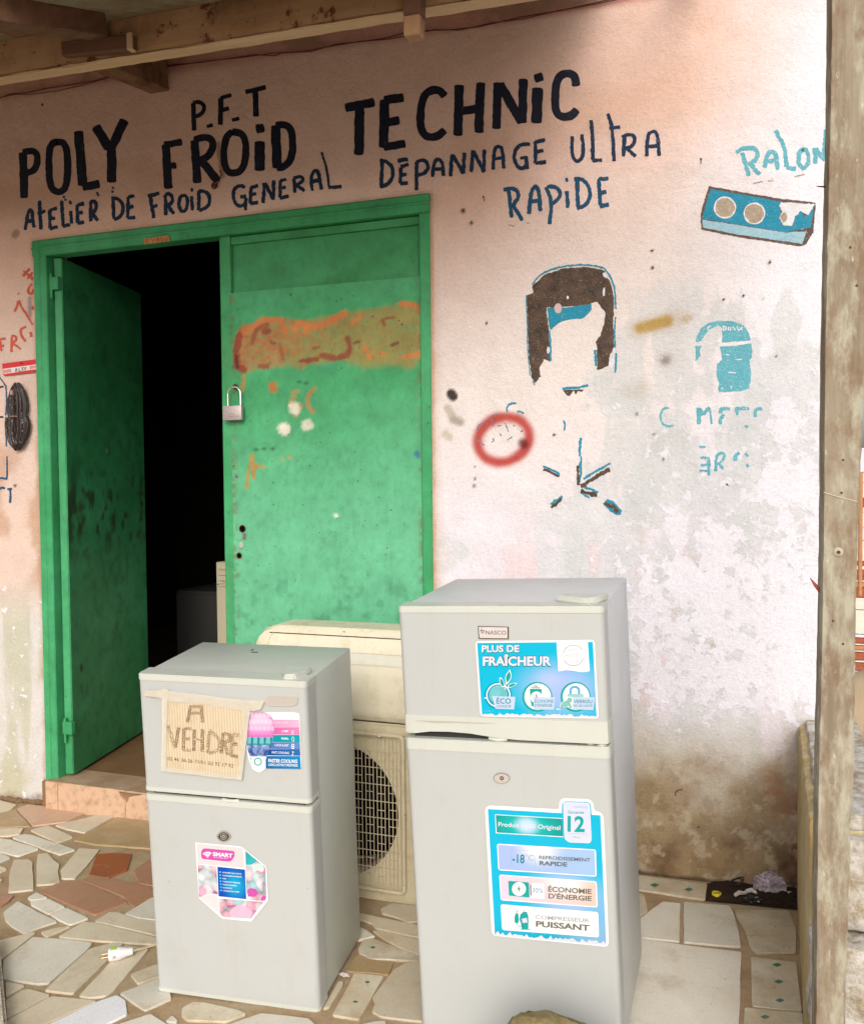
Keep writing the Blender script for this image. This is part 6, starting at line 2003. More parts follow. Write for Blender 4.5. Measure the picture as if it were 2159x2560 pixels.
text_on('COMPRESSEUR', *ZE((712, 1592), (1414, 1642)), 48 / F_, M_SGR, pr, PB, .0018, .02); text_on('PUISSANT', *ZE((720, 1692), (1416, 1748)), 70 / F_, M_OLV, pr, PB, .0018, .035)
foam('foam_print', ZE, 196, 1806, 1630, 1936, 60, M_SIL, pr, PB, .0013, 8)

# ================================================================== CARDBOARD SIGN
k = NB('corrugated_cardboard')
wvn = k.n.new('ShaderNodeTexWave'); wvn.inputs['Scale'].default_value = 42; wvn.inputs['Distortion'].default_value = .3
k.link(k.co, wvn.inputs['Vector'])
colc = k.mix(k.ramp(wvn.outputs['Fac'], [(.2, 0.0), (.8, 1.0)]), (.50, .41, .28), (.60, .51, .37))
colc = k.mix(k.ramp(k.noise(22, 6), [(.5, 0.0), (.75, .5)]), colc, (.44, .30, .15))
M_CARD = k.fin(colc, .8, k.bump(wvn.outputs['Fac'], .35, .0012), spec=.2)
k = NB('clear_parcel_tape')
M_TAPE = k.fin(k.mix(k.noise(50, 6), (.74, .71, .62), (.60, .54, .42)), .14, k.bump(k.noise(70, 4), .5, .003), spec=.6)
M_TAPE.node_tree.nodes['Principled BSDF'].inputs['Alpha'].default_value = .72
sg = thing('cardboard_sign', 'torn cardboard sign reading A VENDRE taped to the shorter refrigerator', 'sign', hit(520, 1860, PA))


def slab(pts, h0, h1, mat, parent, name, pl, jit=.8):
    pts = resample(list(pts) + [pts[0]], 6)[:-1]
    pts = [(a + random.uniform(-jit, jit), b + random.uniform(-jit, jit)) for a, b in pts]
    n = len(pts)
    V = [hit(u, v, lift(pl, h1)) for u, v in pts] + [hit(u, v, lift(pl, h0)) for u, v in pts]
    F = [tuple(range(n))] + [(i, n + i, n + (i + 1) % n, (i + 1) % n) for i in range(n)]
    return mk(name, V, F, mat, parent)


cb_ = slab(ZC((283, 572), (560, 588), (845, 620), (862, 640), (820, 1138), (560, 1100), (262, 1072), (258, 900), (268, 680)), .0022, .0060, M_CARD, sg, 'cardboard', PA)
slab(ZC((128, 490), (250, 488), (258, 470), (300, 492), (600, 528), (860, 560), (1002, 565), (985, 605), (968, 632), (880, 645), (840, 638), (560, 590), (285, 572), (240, 545), (126, 528)), .0064, .0070, M_TAPE, sg, 'tape', PA)
slab(ZC((846, 598), (900, 605), (868, 880), (836, 1146), (800, 1140), (838, 860)), .0076, .0081, M_TAPE, sg, 'tape', PA)
slab(ZC((250, 470), (296, 480), (286, 760), (284, 1076), (244, 1066), (252, 760)), .0076, .0081, M_TAPE, sg, 'tape', PA)
slab(ZC((248, 1052), (560, 1082), (838, 1120), (832, 1148), (560, 1118), (252, 1082)), .0068, .0073, M_TAPE, sg, 'tape', PA)
slab(ZC((124, 490), (205, 492), (200, 540), (126, 526)), .0015, .0030, flat('brown_paper_scrap', (.38, .24, .11), .7, .2, .15), sg, 'paper_scrap', PA)
M_PEN = paint('brown_pen', (.15, .085, .045), (.22, .13, .07), .38, (.55, .44, .3))
M_PENL = paint('pencil_fill', (.40, .29, .18), (.34, .23, .13), .45, (.6, .5, .35))
LT = [[(462, 600), (440, 722)], [(540, 600), (548, 722)], [(460, 606), (540, 606)], [(455, 655), (545, 655)],
      [(292, 748), (322, 830), (345, 912)], [(372, 762), (350, 905)],
      [(412, 768), (408, 925)], [(415, 770), (466, 772)], [(412, 842), (458, 846)], [(408, 924), (462, 926)],
      [(488, 775), (484, 932)], [(548, 772), (546, 938)], [(488, 848), (548, 852)],
      [(598, 778), (588, 946)], [(600, 780), (650, 820), (682, 880), (660, 935), (590, 948)],
      [(702, 800), (684, 950)], [(704, 802), (745, 812), (742, 860), (702, 872)], [(712, 880), (734, 962)],
      [(770, 808), (758, 965)], [(772, 810), (815, 818)], [(768, 880), (806, 886)], [(758, 966), (808, 975)]]
word('A VENDRE in hatched brown hand lettering', ST(ZC, C_, 21, *LT), M_PENL, cb_, .0063, 'lettering', PA, rough=.12)
V, F = [], []
for pts in LT:
    for off in (-8.5, 8.5):
        q = []
        for i, p in enumerate(pts):
            a, b = pts[max(0, i - 1)], pts[min(len(pts) - 1, i + 1)]
            L = math.hypot(b[0] - a[0], b[1] - a[1]); q.append((p[0] - (b[1] - a[1]) / L * off + random.uniform(-2, 2), p[1] + (b[0] - a[0]) / L * off + random.uniform(-2, 2)))
        ribbon(V, F, ZC(*q), 4.2 / C_, lift(PA, .0066), .1)
    a, b = pts[0], pts[-1]
    L = math.hypot(b[0] - a[0], b[1] - a[1])
    for i in range(int(L / 14)):
        t = (i + .5) / (L / 14); x, y = a[0] + (b[0] - a[0]) * t, a[1] + (b[1] - a[1]) * t
        if len(pts) < 4: ribbon(V, F, ZC((x - 6, y + random.uniform(-5, 5)), (x + 6, y + random.uniform(-5, 5))), 3 / C_, lift(PA, .0068), .1)
mk('lettering', V, F, M_PEN, cb_)
text_on('02 46 36-26 71/01 02 92 17 92', *ZC((292, 1000), (775, 1056)), 25 / C_, M_PEN, cb_, PA, .0066, .004)

# ================================================================== AIR CONDITIONERS
YC = -.375
def ac_mat(name, a, b, d=(.34, .24, .11)):
    k = NB(name)
    col = k.mix(k.noise(4, 6, .65), a, b)
    col = k.mix(k.ramp(k.noise(16, 8, .75), [(.5, 0.0), (.72, .55)]), col, d)
    return k.fin(col, .5, k.bump(k.noise(80, 4), .12, .001), spec=.35)


M_CRM = ac_mat('yellowed_cream_plastic', (.68, .64, .51), (.60, .54, .39))
M_CRM2 = ac_mat('yellowed_cream_panel', (.70, .67, .55), (.64, .58, .42), (.48, .40, .25))
M_COND = ac_mat('aged_cream_casing', (.54, .49, .35), (.48, .42, .28), (.28, .19, .10))
M_CRMD = ac_mat('dusty_beige', (.40, .31, .19), (.33, .25, .14))
xcL = wy(994, 2016, YC).x - .60
zc0 = wy(904, 2246, YC).z
zc1 = wy(996, 1812, YC).z
xcR = xcL + .80
cond = thing('outdoor_condenser', 'yellowed air conditioner outdoor unit with round fan grille, standing on the floor behind the refrigerators', 'air conditioner', ((xcL + xcR) / 2, YC + .13, zc0))
# fan circle
cxp, czp = wy(838, 2020, YC).x, wy(838, 2022, YC).z
rf = (wy(994, 2016, YC).x - cxp)
gx0, gx1 = cxp - rf - .028, wy(1010, 2016, YC).x
gz0, gz1 = wy(1006, 2232, YC).z, wy(1006, 1841, YC).z
bm = bmesh.new()
# casing: front face with round opening (ring of quads), sides, top
N_ = 48
sq = []
for i in range(N_):
    a = 2 * math.pi * i / N_
    c, s = math.cos(a), math.sin(a)
    x0_, x1_, z0_, z1_ = xcL, xcR, zc0, zc1
    t = min(((x1_ - cxp) / c) if c > 1e-6 else 1e9, ((x0_ - cxp) / c) if c < -1e-6 else 1e9, ((z1_ - czp) / s) if s > 1e-6 else 1e9, ((z0_ - czp) / s) if s < -1e-6 else 1e9)
    sq.append((cxp + c * t, czp + s * t))
inn = [bm.verts.new((cxp + rf * math.cos(2 * math.pi * i / N_), YC + .004, czp + rf * math.sin(2 * math.pi * i / N_))) for i in range(N_)]
inb = [bm.verts.new((cxp + rf * .97 * math.cos(2 * math.pi * i / N_), YC + .05, czp + rf * .97 * math.sin(2 * math.pi * i / N_))) for i in range(N_)]
out_ = [bm.verts.new((x, YC + .004, z)) for x, z in sq]
for i in range(N_):
    j = (i + 1) % N_
    bm.faces.new([inn[i], out_[i], out_[j], inn[j]]); bm.faces.new([inb[i], inn[i], inn[j], inb[j]])
from_bm('front_panel', bm, M_COND, cond)
bm = bmesh.new()
D2 = .26
for box_ in (((xcL, YC + .006, zc0), (xcL + .004, YC + D2, zc1)), ((xcR - .004, YC + .006, zc0), (xcR, YC + D2, zc1)), ((xcL, YC + D2 - .004, zc0), (xcR, YC + D2, zc1)), ((xcL, YC + .006, zc0), (xcR, YC + D2, zc0 + .004))):
    bbox(bm, *box_)
from_bm('casing', bm, M_COND, cond)
bm = bmesh.new()
bbox(bm, (xcL - .003, YC - .004, zc1 - .033), (xcR + .003, YC + D2 + .003, zc1 - .006), .003, 2)
bbox(bm, (xcL, YC + .002, zc1 - .052), (xcR, YC + .01, zc1 - .037), .002, 1)
from_bm('top_cover', bm, M_COND, cond, smooth=True)
bm = bmesh.new()
bmesh.ops.create_circle(bm, cap_ends=True, segments=32, radius=rf * .99)
from_bm('fan_well', bm, M_HOLE, cond, Matrix.Translation((cxp, YC + .16, czp)) @ Matrix.Rotation(math.pi / 2, 4, 'X'))
k = NB('dark_fan_plastic'); M_FAN = k.fin((.004, .004, .004), .7, spec=.1)
bm = bmesh.new()
for b_ in range(3):
    prev = None
    for i in range(9):
        a = b_ * 2.094 + i * .17
        p, q = [], []
        for r_ in (.03, .09, rf * .9):
            p.append(bm.verts.new((cxp + r_ * math.cos(a), YC + .10 + i * .006, czp + r_ * math.sin(a))))
        if prev:
            for m_ in range(2): bm.faces.new([prev[m_], prev[m_ + 1], p[m_ + 1], p[m_]])
        prev = p
tube(bm, [(cxp, YC + .07, czp), (cxp, YC + .16, czp)], .035, 16)
from_bm('fan', bm, M_FAN, cond)
# rim frame
bm = bmesh.new()
rp = []
for (x, z, a0) in ((gx1 - .014, gz1 - .014, 0), (gx0 + .014, gz1 - .014, 90), (gx0 + .014, gz0 + .014, 180), (gx1 - .014, gz0 + .014, 270)):
    for i in range(5):
        a = math.radians(a0 + i * 22.5)
        rp.append((x + .014 * math.cos(a), YC - .006, z + .014 * math.sin(a)))
tube(bm, rp, .0068, 8, closed=True)
gr = from_bm('grille_frame', bm, M_COND, cond, smooth=True)
bm = bmesh.new()
xw = gx0 + .004
i = 0
dxw = .0127
while xw < gx1 - .004:
    tube(bm, [(xw, YC - .004, gz0 + .004), (xw, YC - .004, gz1 - .004)], .00125, 5, caps=False)
    xw += dxw; i += 1
dz = (gz1 - gz0) / 9.35
z = gz1 - dz * .98
while z > gz0:
    tube(bm, [(gx0 + .002, YC - .0062, z), (gx1 - .002, YC - .0062, z)], .0013, 5, caps=False)
    xw = gx0 + .004
    j = 0
    kz = z - dz / 2
    if kz > gz0 + .01:
        while xw + 2 * dxw < gx1:
            for zz_ in (kz,):
                tube(bm, [(xw, YC - .0062, zz_ + (.002 if j % 2 else -.002)), (xw + 2 * dxw, YC - .0062, zz_ + (.002 if j % 2 else -.002))], .0012, 5, caps=False)
            xw += 3 * dxw; j += 1
    z -= dz
meta(from_bm('grille_wires', bm, flat('dusty_wire', (.58, .49, .34), .5), gr), kind='stuff')
bm = bmesh.new()
bbox(bm, (gx0, YC + .0045, gz0), (gx1, YC + .0055, gz1))
bm.free()
for (u, v) in ((1011, 2035), (948, 1841), (1007, 2212)):
    bm = bmesh.new(); p = wy(u, v, YC - .012)
    bmesh.ops.create_uvsphere(bm, u_segments=8, v_segments=5, radius=.0045); bm.transform(Matrix.Translation(p)); from_bm('screw', bm, M_CHR, gr, smooth=True)
for x in (xcL + .12, xcR - .12):
    bm = bmesh.new(); bbox(bm, (x - .03, YC + .02, fz(x, YC) - .004), (x + .03, YC + D2 - .02, zc0 + .001), .002, 1); from_bm('foot', bm, M_CRMD, cond)

# split unit standing on the condenser
xi0 = wy(622, 1640, YC).x
zi0, zi1 = zc1 - .0055, None
zi1 = wy(996, 1577, YC + .06).z
xi1 = xi0 + .84
ind = thing('indoor_air_conditioner', 'yellowed cream split air conditioner indoor unit resting on top of the outdoor unit', 'air conditioner', ((xi0 + xi1) / 2, YC + .1, zi0))
Hh = zi1 - zi0
prof = [(.0, 0), (-.012, .006), (-.022, .03), (-.026, .09), (-.022, .15), (-.012, .195), (.002, Hh - .072), (.012, Hh - .045), (.02, Hh - .012), (.035, Hh), (.16, Hh), (.17, Hh - .01), (.17, 0)]
bm = bmesh.new()
stn = [(0, .55), (.012, .75), (.03, .90), (.06, .98), (.1, 1), (.42, 1), (.74, 1), (.78, .98), (.81, .9), (.828, .75), (.84, .55)]
rings = []
for x, sc in stn:
    rings.append([bm.verts.new((xi0 + x, YC + .03 + (y if y > 0 else y * sc), zi0 + (z if z < Hh * .6 else Hh * .6 + (z - Hh * .6) * (sc if sc < 1 else 1)))) for y, z in prof])
for A_, B_ in zip(rings[:-1], rings[1:]):
    for i in range(len(prof)):
        j = (i + 1) % len(prof)
        bm.faces.new([A_[i], B_[i], B_[j], A_[j]])
bm.faces.new(rings[0]); bm.faces.new(rings[-1][::-1])
from_bm('casing', bm, M_CRM, ind, smooth=True)
# hinged front panel with its seams
yf = lambda z: YC + .03 + float(np.interp(z, [0, .006, .03, .09, .15, .195, Hh - .072, Hh - .045, Hh - .012], [0, -.012, -.022, -.026, -.022, -.012, .002, .012, .02]))
def face_strip(x0, x1, za, zb, off, n=14):
    V = []
    for i in range(n + 1):
        z = za + (zb - za) * i / n
        V += [(x0, yf(z) - off, zi0 + z), (x1, yf(z) - off, zi0 + z)]
    return V, [(2 * i, 2 * i + 1, 2 * i + 3, 2 * i + 2) for i in range(n)]
zseam = wy(996, 1601, YC + .03).z - zi0
zb1, zb2 = wy(996, 1643, YC + .01).z - zi0, wy(996, 1668, YC + .01).z - zi0
V, F = face_strip(xi0 + .05, xi1 - .05, .02, zb2, .0022)
mk('front_panel', V, F, M_CRM2, ind, smooth=True)
V, F = face_strip(xi0 + .05, xi1 - .05, zb2, zb1, .0052, 4)
mk('front_rib', V, F, flat('pale_band', (.66, .64, .54), .4), ind)
V, F = face_strip(xi0 + .05, xi1 - .05, zb1 + .001, zseam, .0026, 6)
mk('front_panel', V, F, M_CRM2, ind, smooth=True)
M_SEAM = flat('dark_seam', (.07, .045, .02), .8)
for zz_ in (zseam, ):
    V, F = face_strip(xi0 + .052, xi1 - .052, zz_ - .0005, zz_ + .0028, .0034, 2); mk('panel_seam', V, F, M_SEAM, ind)
bm = bmesh.new(); bbox(bm, (xi0 + .02, YC + .012, zi0 + .001), (xi1 - .02, YC + .02, zi0 + .004)); from_bm('panel_seam', bm, M_SEAM, ind)
bm = bmesh.new()
tube(bm, [(xi0 + .052, yf(zseam - .07) - .004, zi0 + zseam - .07), (xi0 + .052, yf(zseam - .03) - .004, zi0 + zseam - .03), (xi0 + .056, yf(zseam - .01) - .004, zi0 + zseam - .01), (xi0 + .068, yf(zseam) - .004, zi0 + zseam)], .0022, 6)
from_bm('panel_edge', bm, M_CRM, ind, smooth=True)
bm = bmesh.new(); p = wy(858, 1580, YC + .045); bbox(bm, (p.x, p.y - .002, p.z), (p.x + .006, p.y, p.z + .002)); from_bm('slot', bm, M_INK, ind)

# ================================================================== white goods inside the dark room
k = NB('dim_white_enamel'); M_IN = k.fin(k.mix(k.noise(6), (.55, .50, .38), (.45, .40, .28)), .5)
p0 = wy(540, 1420, .95); p1 = wy(600, 1420, .95)
cab = thing('stored_cooler', 'cream cooler with a louvred top standing inside the dark shop behind the fixed door leaf', 'cooler', (p0.x + .25, 1.2, HS))
bm = bmesh.new(); bbox(bm, (p0.x, .95, HS), (p0.x + .5, 1.4, p0.z + .03), .006, 2); from_bm('body', bm, M_IN, cab, smooth=True)
for i in range(4):
    zz_ = wy(560, 1420 + i * 14, .95).z
    bm = bmesh.new(); bbox(bm, (p0.x + .02, .938, zz_ - .006), (p0.x + .45, .9495, zz_ + .004), .001, 1); from_bm('louvre', bm, M_IN, cab)
bm = bmesh.new(); zz_ = wy(560, 1460, .95).z; bbox(bm, (p0.x + .01, .945, zz_ - .006), (p0.x + .49, .9499, zz_ + .001)); from_bm('gap', bm, M_INK, cab)
p0 = wy(440, 1475, 1.5)
drm = thing('stored_freezer', 'dim grey freezer cabinet deep inside the dark shop', 'freezer', (p0.x + .2, 1.8, HS))
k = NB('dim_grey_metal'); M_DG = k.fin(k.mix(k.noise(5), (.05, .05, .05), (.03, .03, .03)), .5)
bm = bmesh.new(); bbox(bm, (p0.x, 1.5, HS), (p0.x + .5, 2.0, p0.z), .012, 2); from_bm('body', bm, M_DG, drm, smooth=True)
bm = bmesh.new(); bbox(bm, (p0.x + .01, 1.485, HS + .06), (p0.x + .49, 1.499, p0.z - .02), .006, 2); from_bm('lid', bm, M_DG, drm, smooth=True)

# ================================================================== POWER PLUG on the paving
FZ = lift(FLOOR, .006)
def onf(u, v, h): return hit(u, v, lift(FLOOR, h))
pa, pb = onf(272, 2388, .022), onf(333, 2377, .022)
ax = (pb - pa).normalized()
plug = thing('power_plug', 'white two-pin plug with a green price sticker lying on the paving', 'plug', onf(300, 2395, .006))
bm = bmesh.new()
L = (pb - pa).length
tube(bm, [pa, pa + ax * .002, pa + ax * L * .45, pa + ax * L * .5, pa + ax * L * .72, pa + ax * L * .95, pa + ax * L], .018, 20, radii=[.0165, .0185, .0185, .0175, .0125, .0105, .009])
k = NB('white_glossy_plastic'); M_WP = k.fin(k.mix(k.noise(40), (.74, .73, .74), (.66, .66, .68)), .22, spec=.5)
from_bm('plug_body', bm, M_WP, plug, smooth=True)
side_ = ax.cross(FN).normalized()
for s_ in (-1, 1):
    bm = bmesh.new()
    c_ = pa + side_ * s_ * .0095
    tube(bm, [c_ + ax * .002, c_ - ax * .019], .0024, 10)
    k = NB('brass'); M_BR = k.fin((.62, .46, .22), .3, metal=.8)
    from_bm('pin', bm, M_BR, plug, smooth=True)
M_LIME = flat('lime_sticker', (.30, .62, .05), .4)
Cm = Vector(CAM)
V, F = [], []
for i in range(7):
    a = -.75 + i * .2
    for t in (.004, .021):
        d = side_ * math.cos(1.57 + a) * -1 + FN * math.sin(1.57 + a)
        V.append(pa + ax * (t + (.003 if i > 3 else 0)) + (side_ * math.sin(a) + FN * math.cos(a)).normalized() * .0189)
F = [(2 * i, 2 * i + 1, 2 * i + 3, 2 * i + 2) for i in range(6)]
stc = mk('price_sticker', V, F, M_LIME, plug)
plS = (pa + FN * .0195, FN)
(qa, qb) = ((284, 2398), (291, 2397))
text_on('30', *(((282, 2397), (290, 2395.5))), 6, M_INK, stc, (pa + FN * .0195, FN), .0, .01)
bm = bmesh.new()
cp = [pb, onf(345, 2374, .02), onf(365, 2369, .012), onf(385, 2363, .010), onf(420, 2352, .009), onf(470, 2340, .009), onf(520, 2300, .009)]
tube(bm, cp, .0028, 8)
from_bm('cord', bm, flat('beige_cord', (.62, .50, .36), .45), plug, smooth=True)

# ================================================================== blister pack on the wall
pk = thing('hanging_package', 'black cable coil bagged under a red card, hung beside the door frame', 'package', wy(50, 1030))
cw_ = shape([ZL((18, 834), (300, 797), (304, 806), (303, 884), (270, 905), (38, 932), (30, 928))], flat('red_card', (.58, .03, .035), .35), pk, .008, 'header_card')
shape([ZL((26, 876), (302, 838), (303, 876), (34, 918))], flat('card_white', (.72, .66, .64), .4), cw_, .0088, 'card_band')
shape([ZL((30, 884), (92, 876), (94, 902), (34, 911)), ZL((240, 854), (302, 846), (302, 868), (242, 880))], flat('card_pink', (.62, .26, .28), .4), cw_, .0093, 'card_band')
word('ALEE in slim dark letters', ST(ZL, 3.218, 5, [(125, 900), (132, 870), (140, 898)], [(155, 868), (156, 896), (168, 894)], [(180, 866), (182, 892)], [(180, 866), (192, 864)], [(181, 878), (190, 877)], [(202, 864), (204, 888)], [(202, 864), (214, 862)], [(203, 875), (212, 874)]) + ST(ZL, 3.218, 9, [(160, 828), (185, 830)]), M_INK, parent=cw_, h=.0097, rough=0)
k = NB('black_cable'); M_CAB = k.fin(k.mix(k.noise(80), (.008, .006, .006), (.03, .014, .012)), .45, spec=.35)
rr = random.Random(9)
cc = wy(51, 1042)
for li in range(18):
    bm = bmesh.new()
    ox, oy = rr.uniform(-.008, .008), -.010 - .0035 * (li % 5)
    sx_ = .062 + rr.uniform(-.050, .006)
    sz_ = .124 + rr.uniform(-.012, .008)
    pts = []
    for i in range(36):
        a = i / 36 * 2 * math.pi
        pin = 1 - .18 * math.exp(-((math.sin(a) * sz_) / .02) ** 2)
        low_ = 1.15 if math.sin(a) < 0 else .95
        pts.append(cc + Vector((ox + sx_ * math.cos(a) * pin * low_ + .004 * math.sin(a), oy + rr.uniform(-.001, .001), sz_ * math.sin(a))))
    tube(bm, pts, .0062, 8, closed=True)
    from_bm('cable_loop', bm, M_CAB, pk, smooth=True)
bm = bmesh.new()
tube(bm, [cc + Vector((-.022, -.034, -.001)), cc + Vector((0, -.040, 0)), cc + Vector((.02, -.034, -.001))], .0012, 5)
from_bm('rubber_band', bm, flat('tan_rubber', (.42, .25, .12), .5), pk)
bm = bmesh.new()
p_ = wy(47, 983); bbox(bm, (p_.x - .007, -.04, p_.z - .010), (p_.x + .006, -.028, p_.z + .008), .003, 2)
from_bm('cable_plug', bm, flat('pink_plastic', (.42, .24, .24), .4), pk, smooth=True)
k = NB('clear_plastic_bag')
k.b.inputs['Base Color'].default_value = (.75, .72, .7, 1)
k.b.inputs['Roughness'].default_value = .08
k.b.inputs['Specular IOR Level'].default_value = 1.0
al = k.ramp(k.noise(75, 4, .6, stretch=(1, 1, .6), dist=1.6), [(.45, .01), (.62, .03), (.67, .6), (.71, .04)])  # whitish opacity streaks stand in for glints on the creases
k.link(al, k.b.inputs['Alpha'])
k.link(k.bump(k.noise(45, 5, dist=1.0), 1.0, .02), k.b.inputs['Normal'])
M_BAG = k.m
nu_, nv_ = 26, 60
V = []
for j in range(nv_):
    t = j / (nv_ - 1)
    for i in range(nu_):
        s = i / (nu_ - 1)
        xl = 20 + 3 * math.sin(t * 9); xr2 = 92 + t * 9 + 2 * math.sin(t * 14)
        u = xl + (xr2 - xl) * s
        v = 934 + t * 195
        bul = math.sin(math.pi * min(1, max(0, (u - 18) / 68.0))) ** .5 * math.sin(math.pi * min(1, t * 1.02)) ** .4
        V.append(wy(u, v) + Vector((0, -.006 - .040 * bul - rr.uniform(0, .004), 0)))
F = [(j * nu_ + i, (j + 1) * nu_ + i, (j + 1) * nu_ + i + 1, j * nu_ + i + 1) for j in range(nv_ - 1) for i in range(nu_ - 1)]
mk('plastic_bag', V, F, M_BAG, pk, smooth=True)

# ================================================================== LOW SIDE WALL
k = NB('mossy_ochre_plaster')
M_LOW = k.fin(k.mix(k.ramp(k.noise(4, 7, .6, stretch=(6, 6, 1)), [(.35, 0.0), (.65, 1.0)]), (.42, .29, .11), (.56, .48, .30)), .85, plasterbump(k), spec=.2)
k = NB('flaking_white_render')
M_LOWT = k.fin(k.mix(k.ramp(k.noise(18, 8, .75), [(.42, 0.0), (.6, 1.0)]), (.66, .64, .60), (.34, .27, .17)), .9, k.bump(k.noise(30, 8, .75), .9, .012), spec=.2)
XL, LWT = 2.83, .16
ztop = wy(1995, 1798, 0).z
low_w = thing('low_side_wall', 'low crumbling ochre and white wall closing the right end of the terrace', 'wall', (XL + LWT / 2, -.42, fz(XL, -.42)))


def rough_block(name, a, b, mat, par, bev=.02, amp=.005, step=.025, seed=0, sharp=False):
    bm = bmesh.new()
    bbox(bm, a, b, bev, 2)
    for _ in range(5):
        e = [e for e in bm.edges if e.calc_length() > step]
        if not e: break
        bmesh.ops.subdivide_edges(bm, edges=e, cuts=1, use_grid_fill=True)
    bmesh.ops.recalc_face_normals(bm, faces=bm.faces)
    bm.normal_update()
    P = np.array([tuple(v.co) for v in bm.verts])
    nA = fbm(P[:, 0] + P[:, 2] * 1.3, P[:, 1] + P[:, 2] * .7, 14, 4, 40 + seed) - .5
    for v, k_ in zip(bm.verts, nA): v.co += v.normal * float(k_) * amp * 2.2
    return from_bm(name, bm, mat, par, smooth=True)


YE = -.82
rough_block('wall_body', (XL, YE, -.34), (XL + LWT, -.001, ztop - .012), M_LOW, low_w, .018, .003)
rough_block('flaking_coping', (XL + .022, YE - .004, ztop - .03), (XL + LWT + .006, -.002, ztop + .004), M_LOWT, low_w, .010, .007, seed=2)
rough_block('end_stone', (XL - .0, YE - .10, .10), (XL + LWT + .05, YE - .003, .335), M_LOWT, low_w, .022, .012, seed=3)
rough_block('end_stone', (XL + .01, YE - .15, -.34), (XL + LWT + .08, YE - .003, .07), M_LOWT, low_w, .03, .016, seed=4)
rough_block('end_stone', (XL + .02, YE - .05, .338), (XL + LWT + .02, YE - .003, ztop - .03), M_LOWT, low_w, .02, .012, seed=5)

# ================================================================== WOODEN POST
k = NB('weathered_post')
n1 = k.noise(1.6, 8, .65, stretch=(28, 28, 1.6))
c_ = k.mix(k.ramp(n1, [(.35, 0.0), (.65, 1.0)]), (.215, .17, .12), (.31, .265, .195))
c_ = k.mix(k.ramp(k.noise(1, 8, .7, stretch=(26, 26, 7)), [(.46, 0.0), (.58, .8)]), c_, (.42, .40, .31))
c_ = k.mix(k.ramp(k.noise(17, 7, .7, stretch=(1, 1, .5)), [(.48, 0.0), (.62, .75)]), c_, (.20, .13, .08))
c_ = k.mix(k.ramp(k.noise(34, 6, .7, stretch=(2, 2, .6)), [(.62, 0.0), (.67, .7)]), c_, (.58, .57, .51))
M_POST = k.fin(c_, .85, k.bump(n1, .7, .004, k.bump(k.noise(60, 5), .3, .002)), spec=.15)
post = thing('wooden_post', 'weathered greyish brown square timber post at the right edge of the terrace', 'post', (2.87, -1.09, -.3))
bm = bmesh.new()
YP = -1.15
zb_, zt_ = -.35, 2.62
Lb = wy(2026, 2560, YP); Lt = wy(2066, 0, YP)
Rb = wy(2113, 2560, YP); Rm = wy(2151, 1116, YP)
xlf = lambda z: Lb.x + (Lt.x - Lb.x) * (z - Lb.z) / (Lt.z - Lb.z) + .004
xrf = lambda z: Rb.x + (Rm.x - Rb.x) * (z - Rb.z) / (Rm.z - Rb.z)
nz_ = 130
prev = None
rr = random.Random(4)
for i in range(nz_):
    z = zb_ + (zt_ - zb_) * i / (nz_ - 1)
    a, b = xlf(z) + .0012 * math.sin(z * 7) + rr.uniform(-.0006, .0006), xrf(z) + .0016 * math.sin(z * 9 + 1) + rr.uniform(-.0008, .0008)
    notch = 0
    uvp = uvproj(np.array([(b, YP, z)]))
    if 2005 < uvp[1][0] < 2150: notch = .004 * math.sin(math.pi * (uvp[1][0] - 2005) / 145)
    c = .004
    y0_, y1_ = YP, YP + .115
    ring = [(a + c, y0_), (b - c - notch * 2.5, y0_), (b - notch * .3, y0_ + c + notch * 2), (b, y1_ - c), (b - c, y1_), (a + c, y1_), (a, y1_ - c), (a, y0_ + c * 2.4)]
    cur = [bm.verts.new((x, y + rr.uniform(-.0006, .0006), z)) for x, y in ring]
    if prev:
        for q in range(8): bm.faces.new([prev[q], prev[(q + 1) % 8], cur[(q + 1) % 8], cur[q]])
    else: bm.faces.new(cur[::-1])
    prev = cur
bm.faces.new(prev)
from_bm('timber', bm, M_POST, post, smooth=True)
PP = (Vector((0, YP, 0)), Vector((0, -1, 0)))
bm = bmesh.new()
p_ = wy(2094, 1380, YP)
bmesh.ops.create_uvsphere(bm, u_segments=16, v_segments=8, radius=.0085)
for v_ in bm.verts: v_.co.y *= .35
bm.transform(Matrix.Translation(p_)); from_bm('knot', bm, flat('pale_knot', (.52, .48, .38), .7, .2, .2), post, smooth=True)
bm = bmesh.new(); tube(bm, [p_ + Vector((0, -.002, 0)), p_ + Vector((.001, -.005, .0))], .003, 8); from_bm('nail', bm, M_RUST, post)
bm = bmesh.new(); tube(bm, [wy(2058, 1231, YP) + Vector((0, -.0008, 0)), wy(2090, 1241, YP) + Vector((0, -.0012, 0)), wy(2142, 1254, YP) + Vector((0, -.0008, 0))], .0009, 5)
from_bm('string', bm, flat('pale_string', (.6, .52, .4), .8), post)
bm = bmesh.new(); tube(bm, [wy(2050, 1478, YP + .03), wy(2036, 1462, YP + .025), wy(2023, 1444, YP + .02)], .003, 6, radii=[.0045, .0034, .0006])
from_bm('splinter', bm, flat('red_splinter', (.36, .09, .06), .6), post, smooth=True)
bm = bmesh.new(); tube(bm, [wy(2066, 467, YP + .05), wy(2040, 466, YP + .05)], .0016, 6, radii=[.002, .0008]); from_bm('nail', bm, M_RUST, post)
for (u, v) in ((2124, 618), (2140, 714), (2106, 1150), (2102, 1232), (2081, 1552), (2106, 1610)):
    bm = bmesh.new(); p_ = wy(u, v, YP)
    tube(bm, [p_, p_ + Vector((0, -.0012, 0))], .0022, 8); from_bm('nail_head', bm, M_RUST, post)

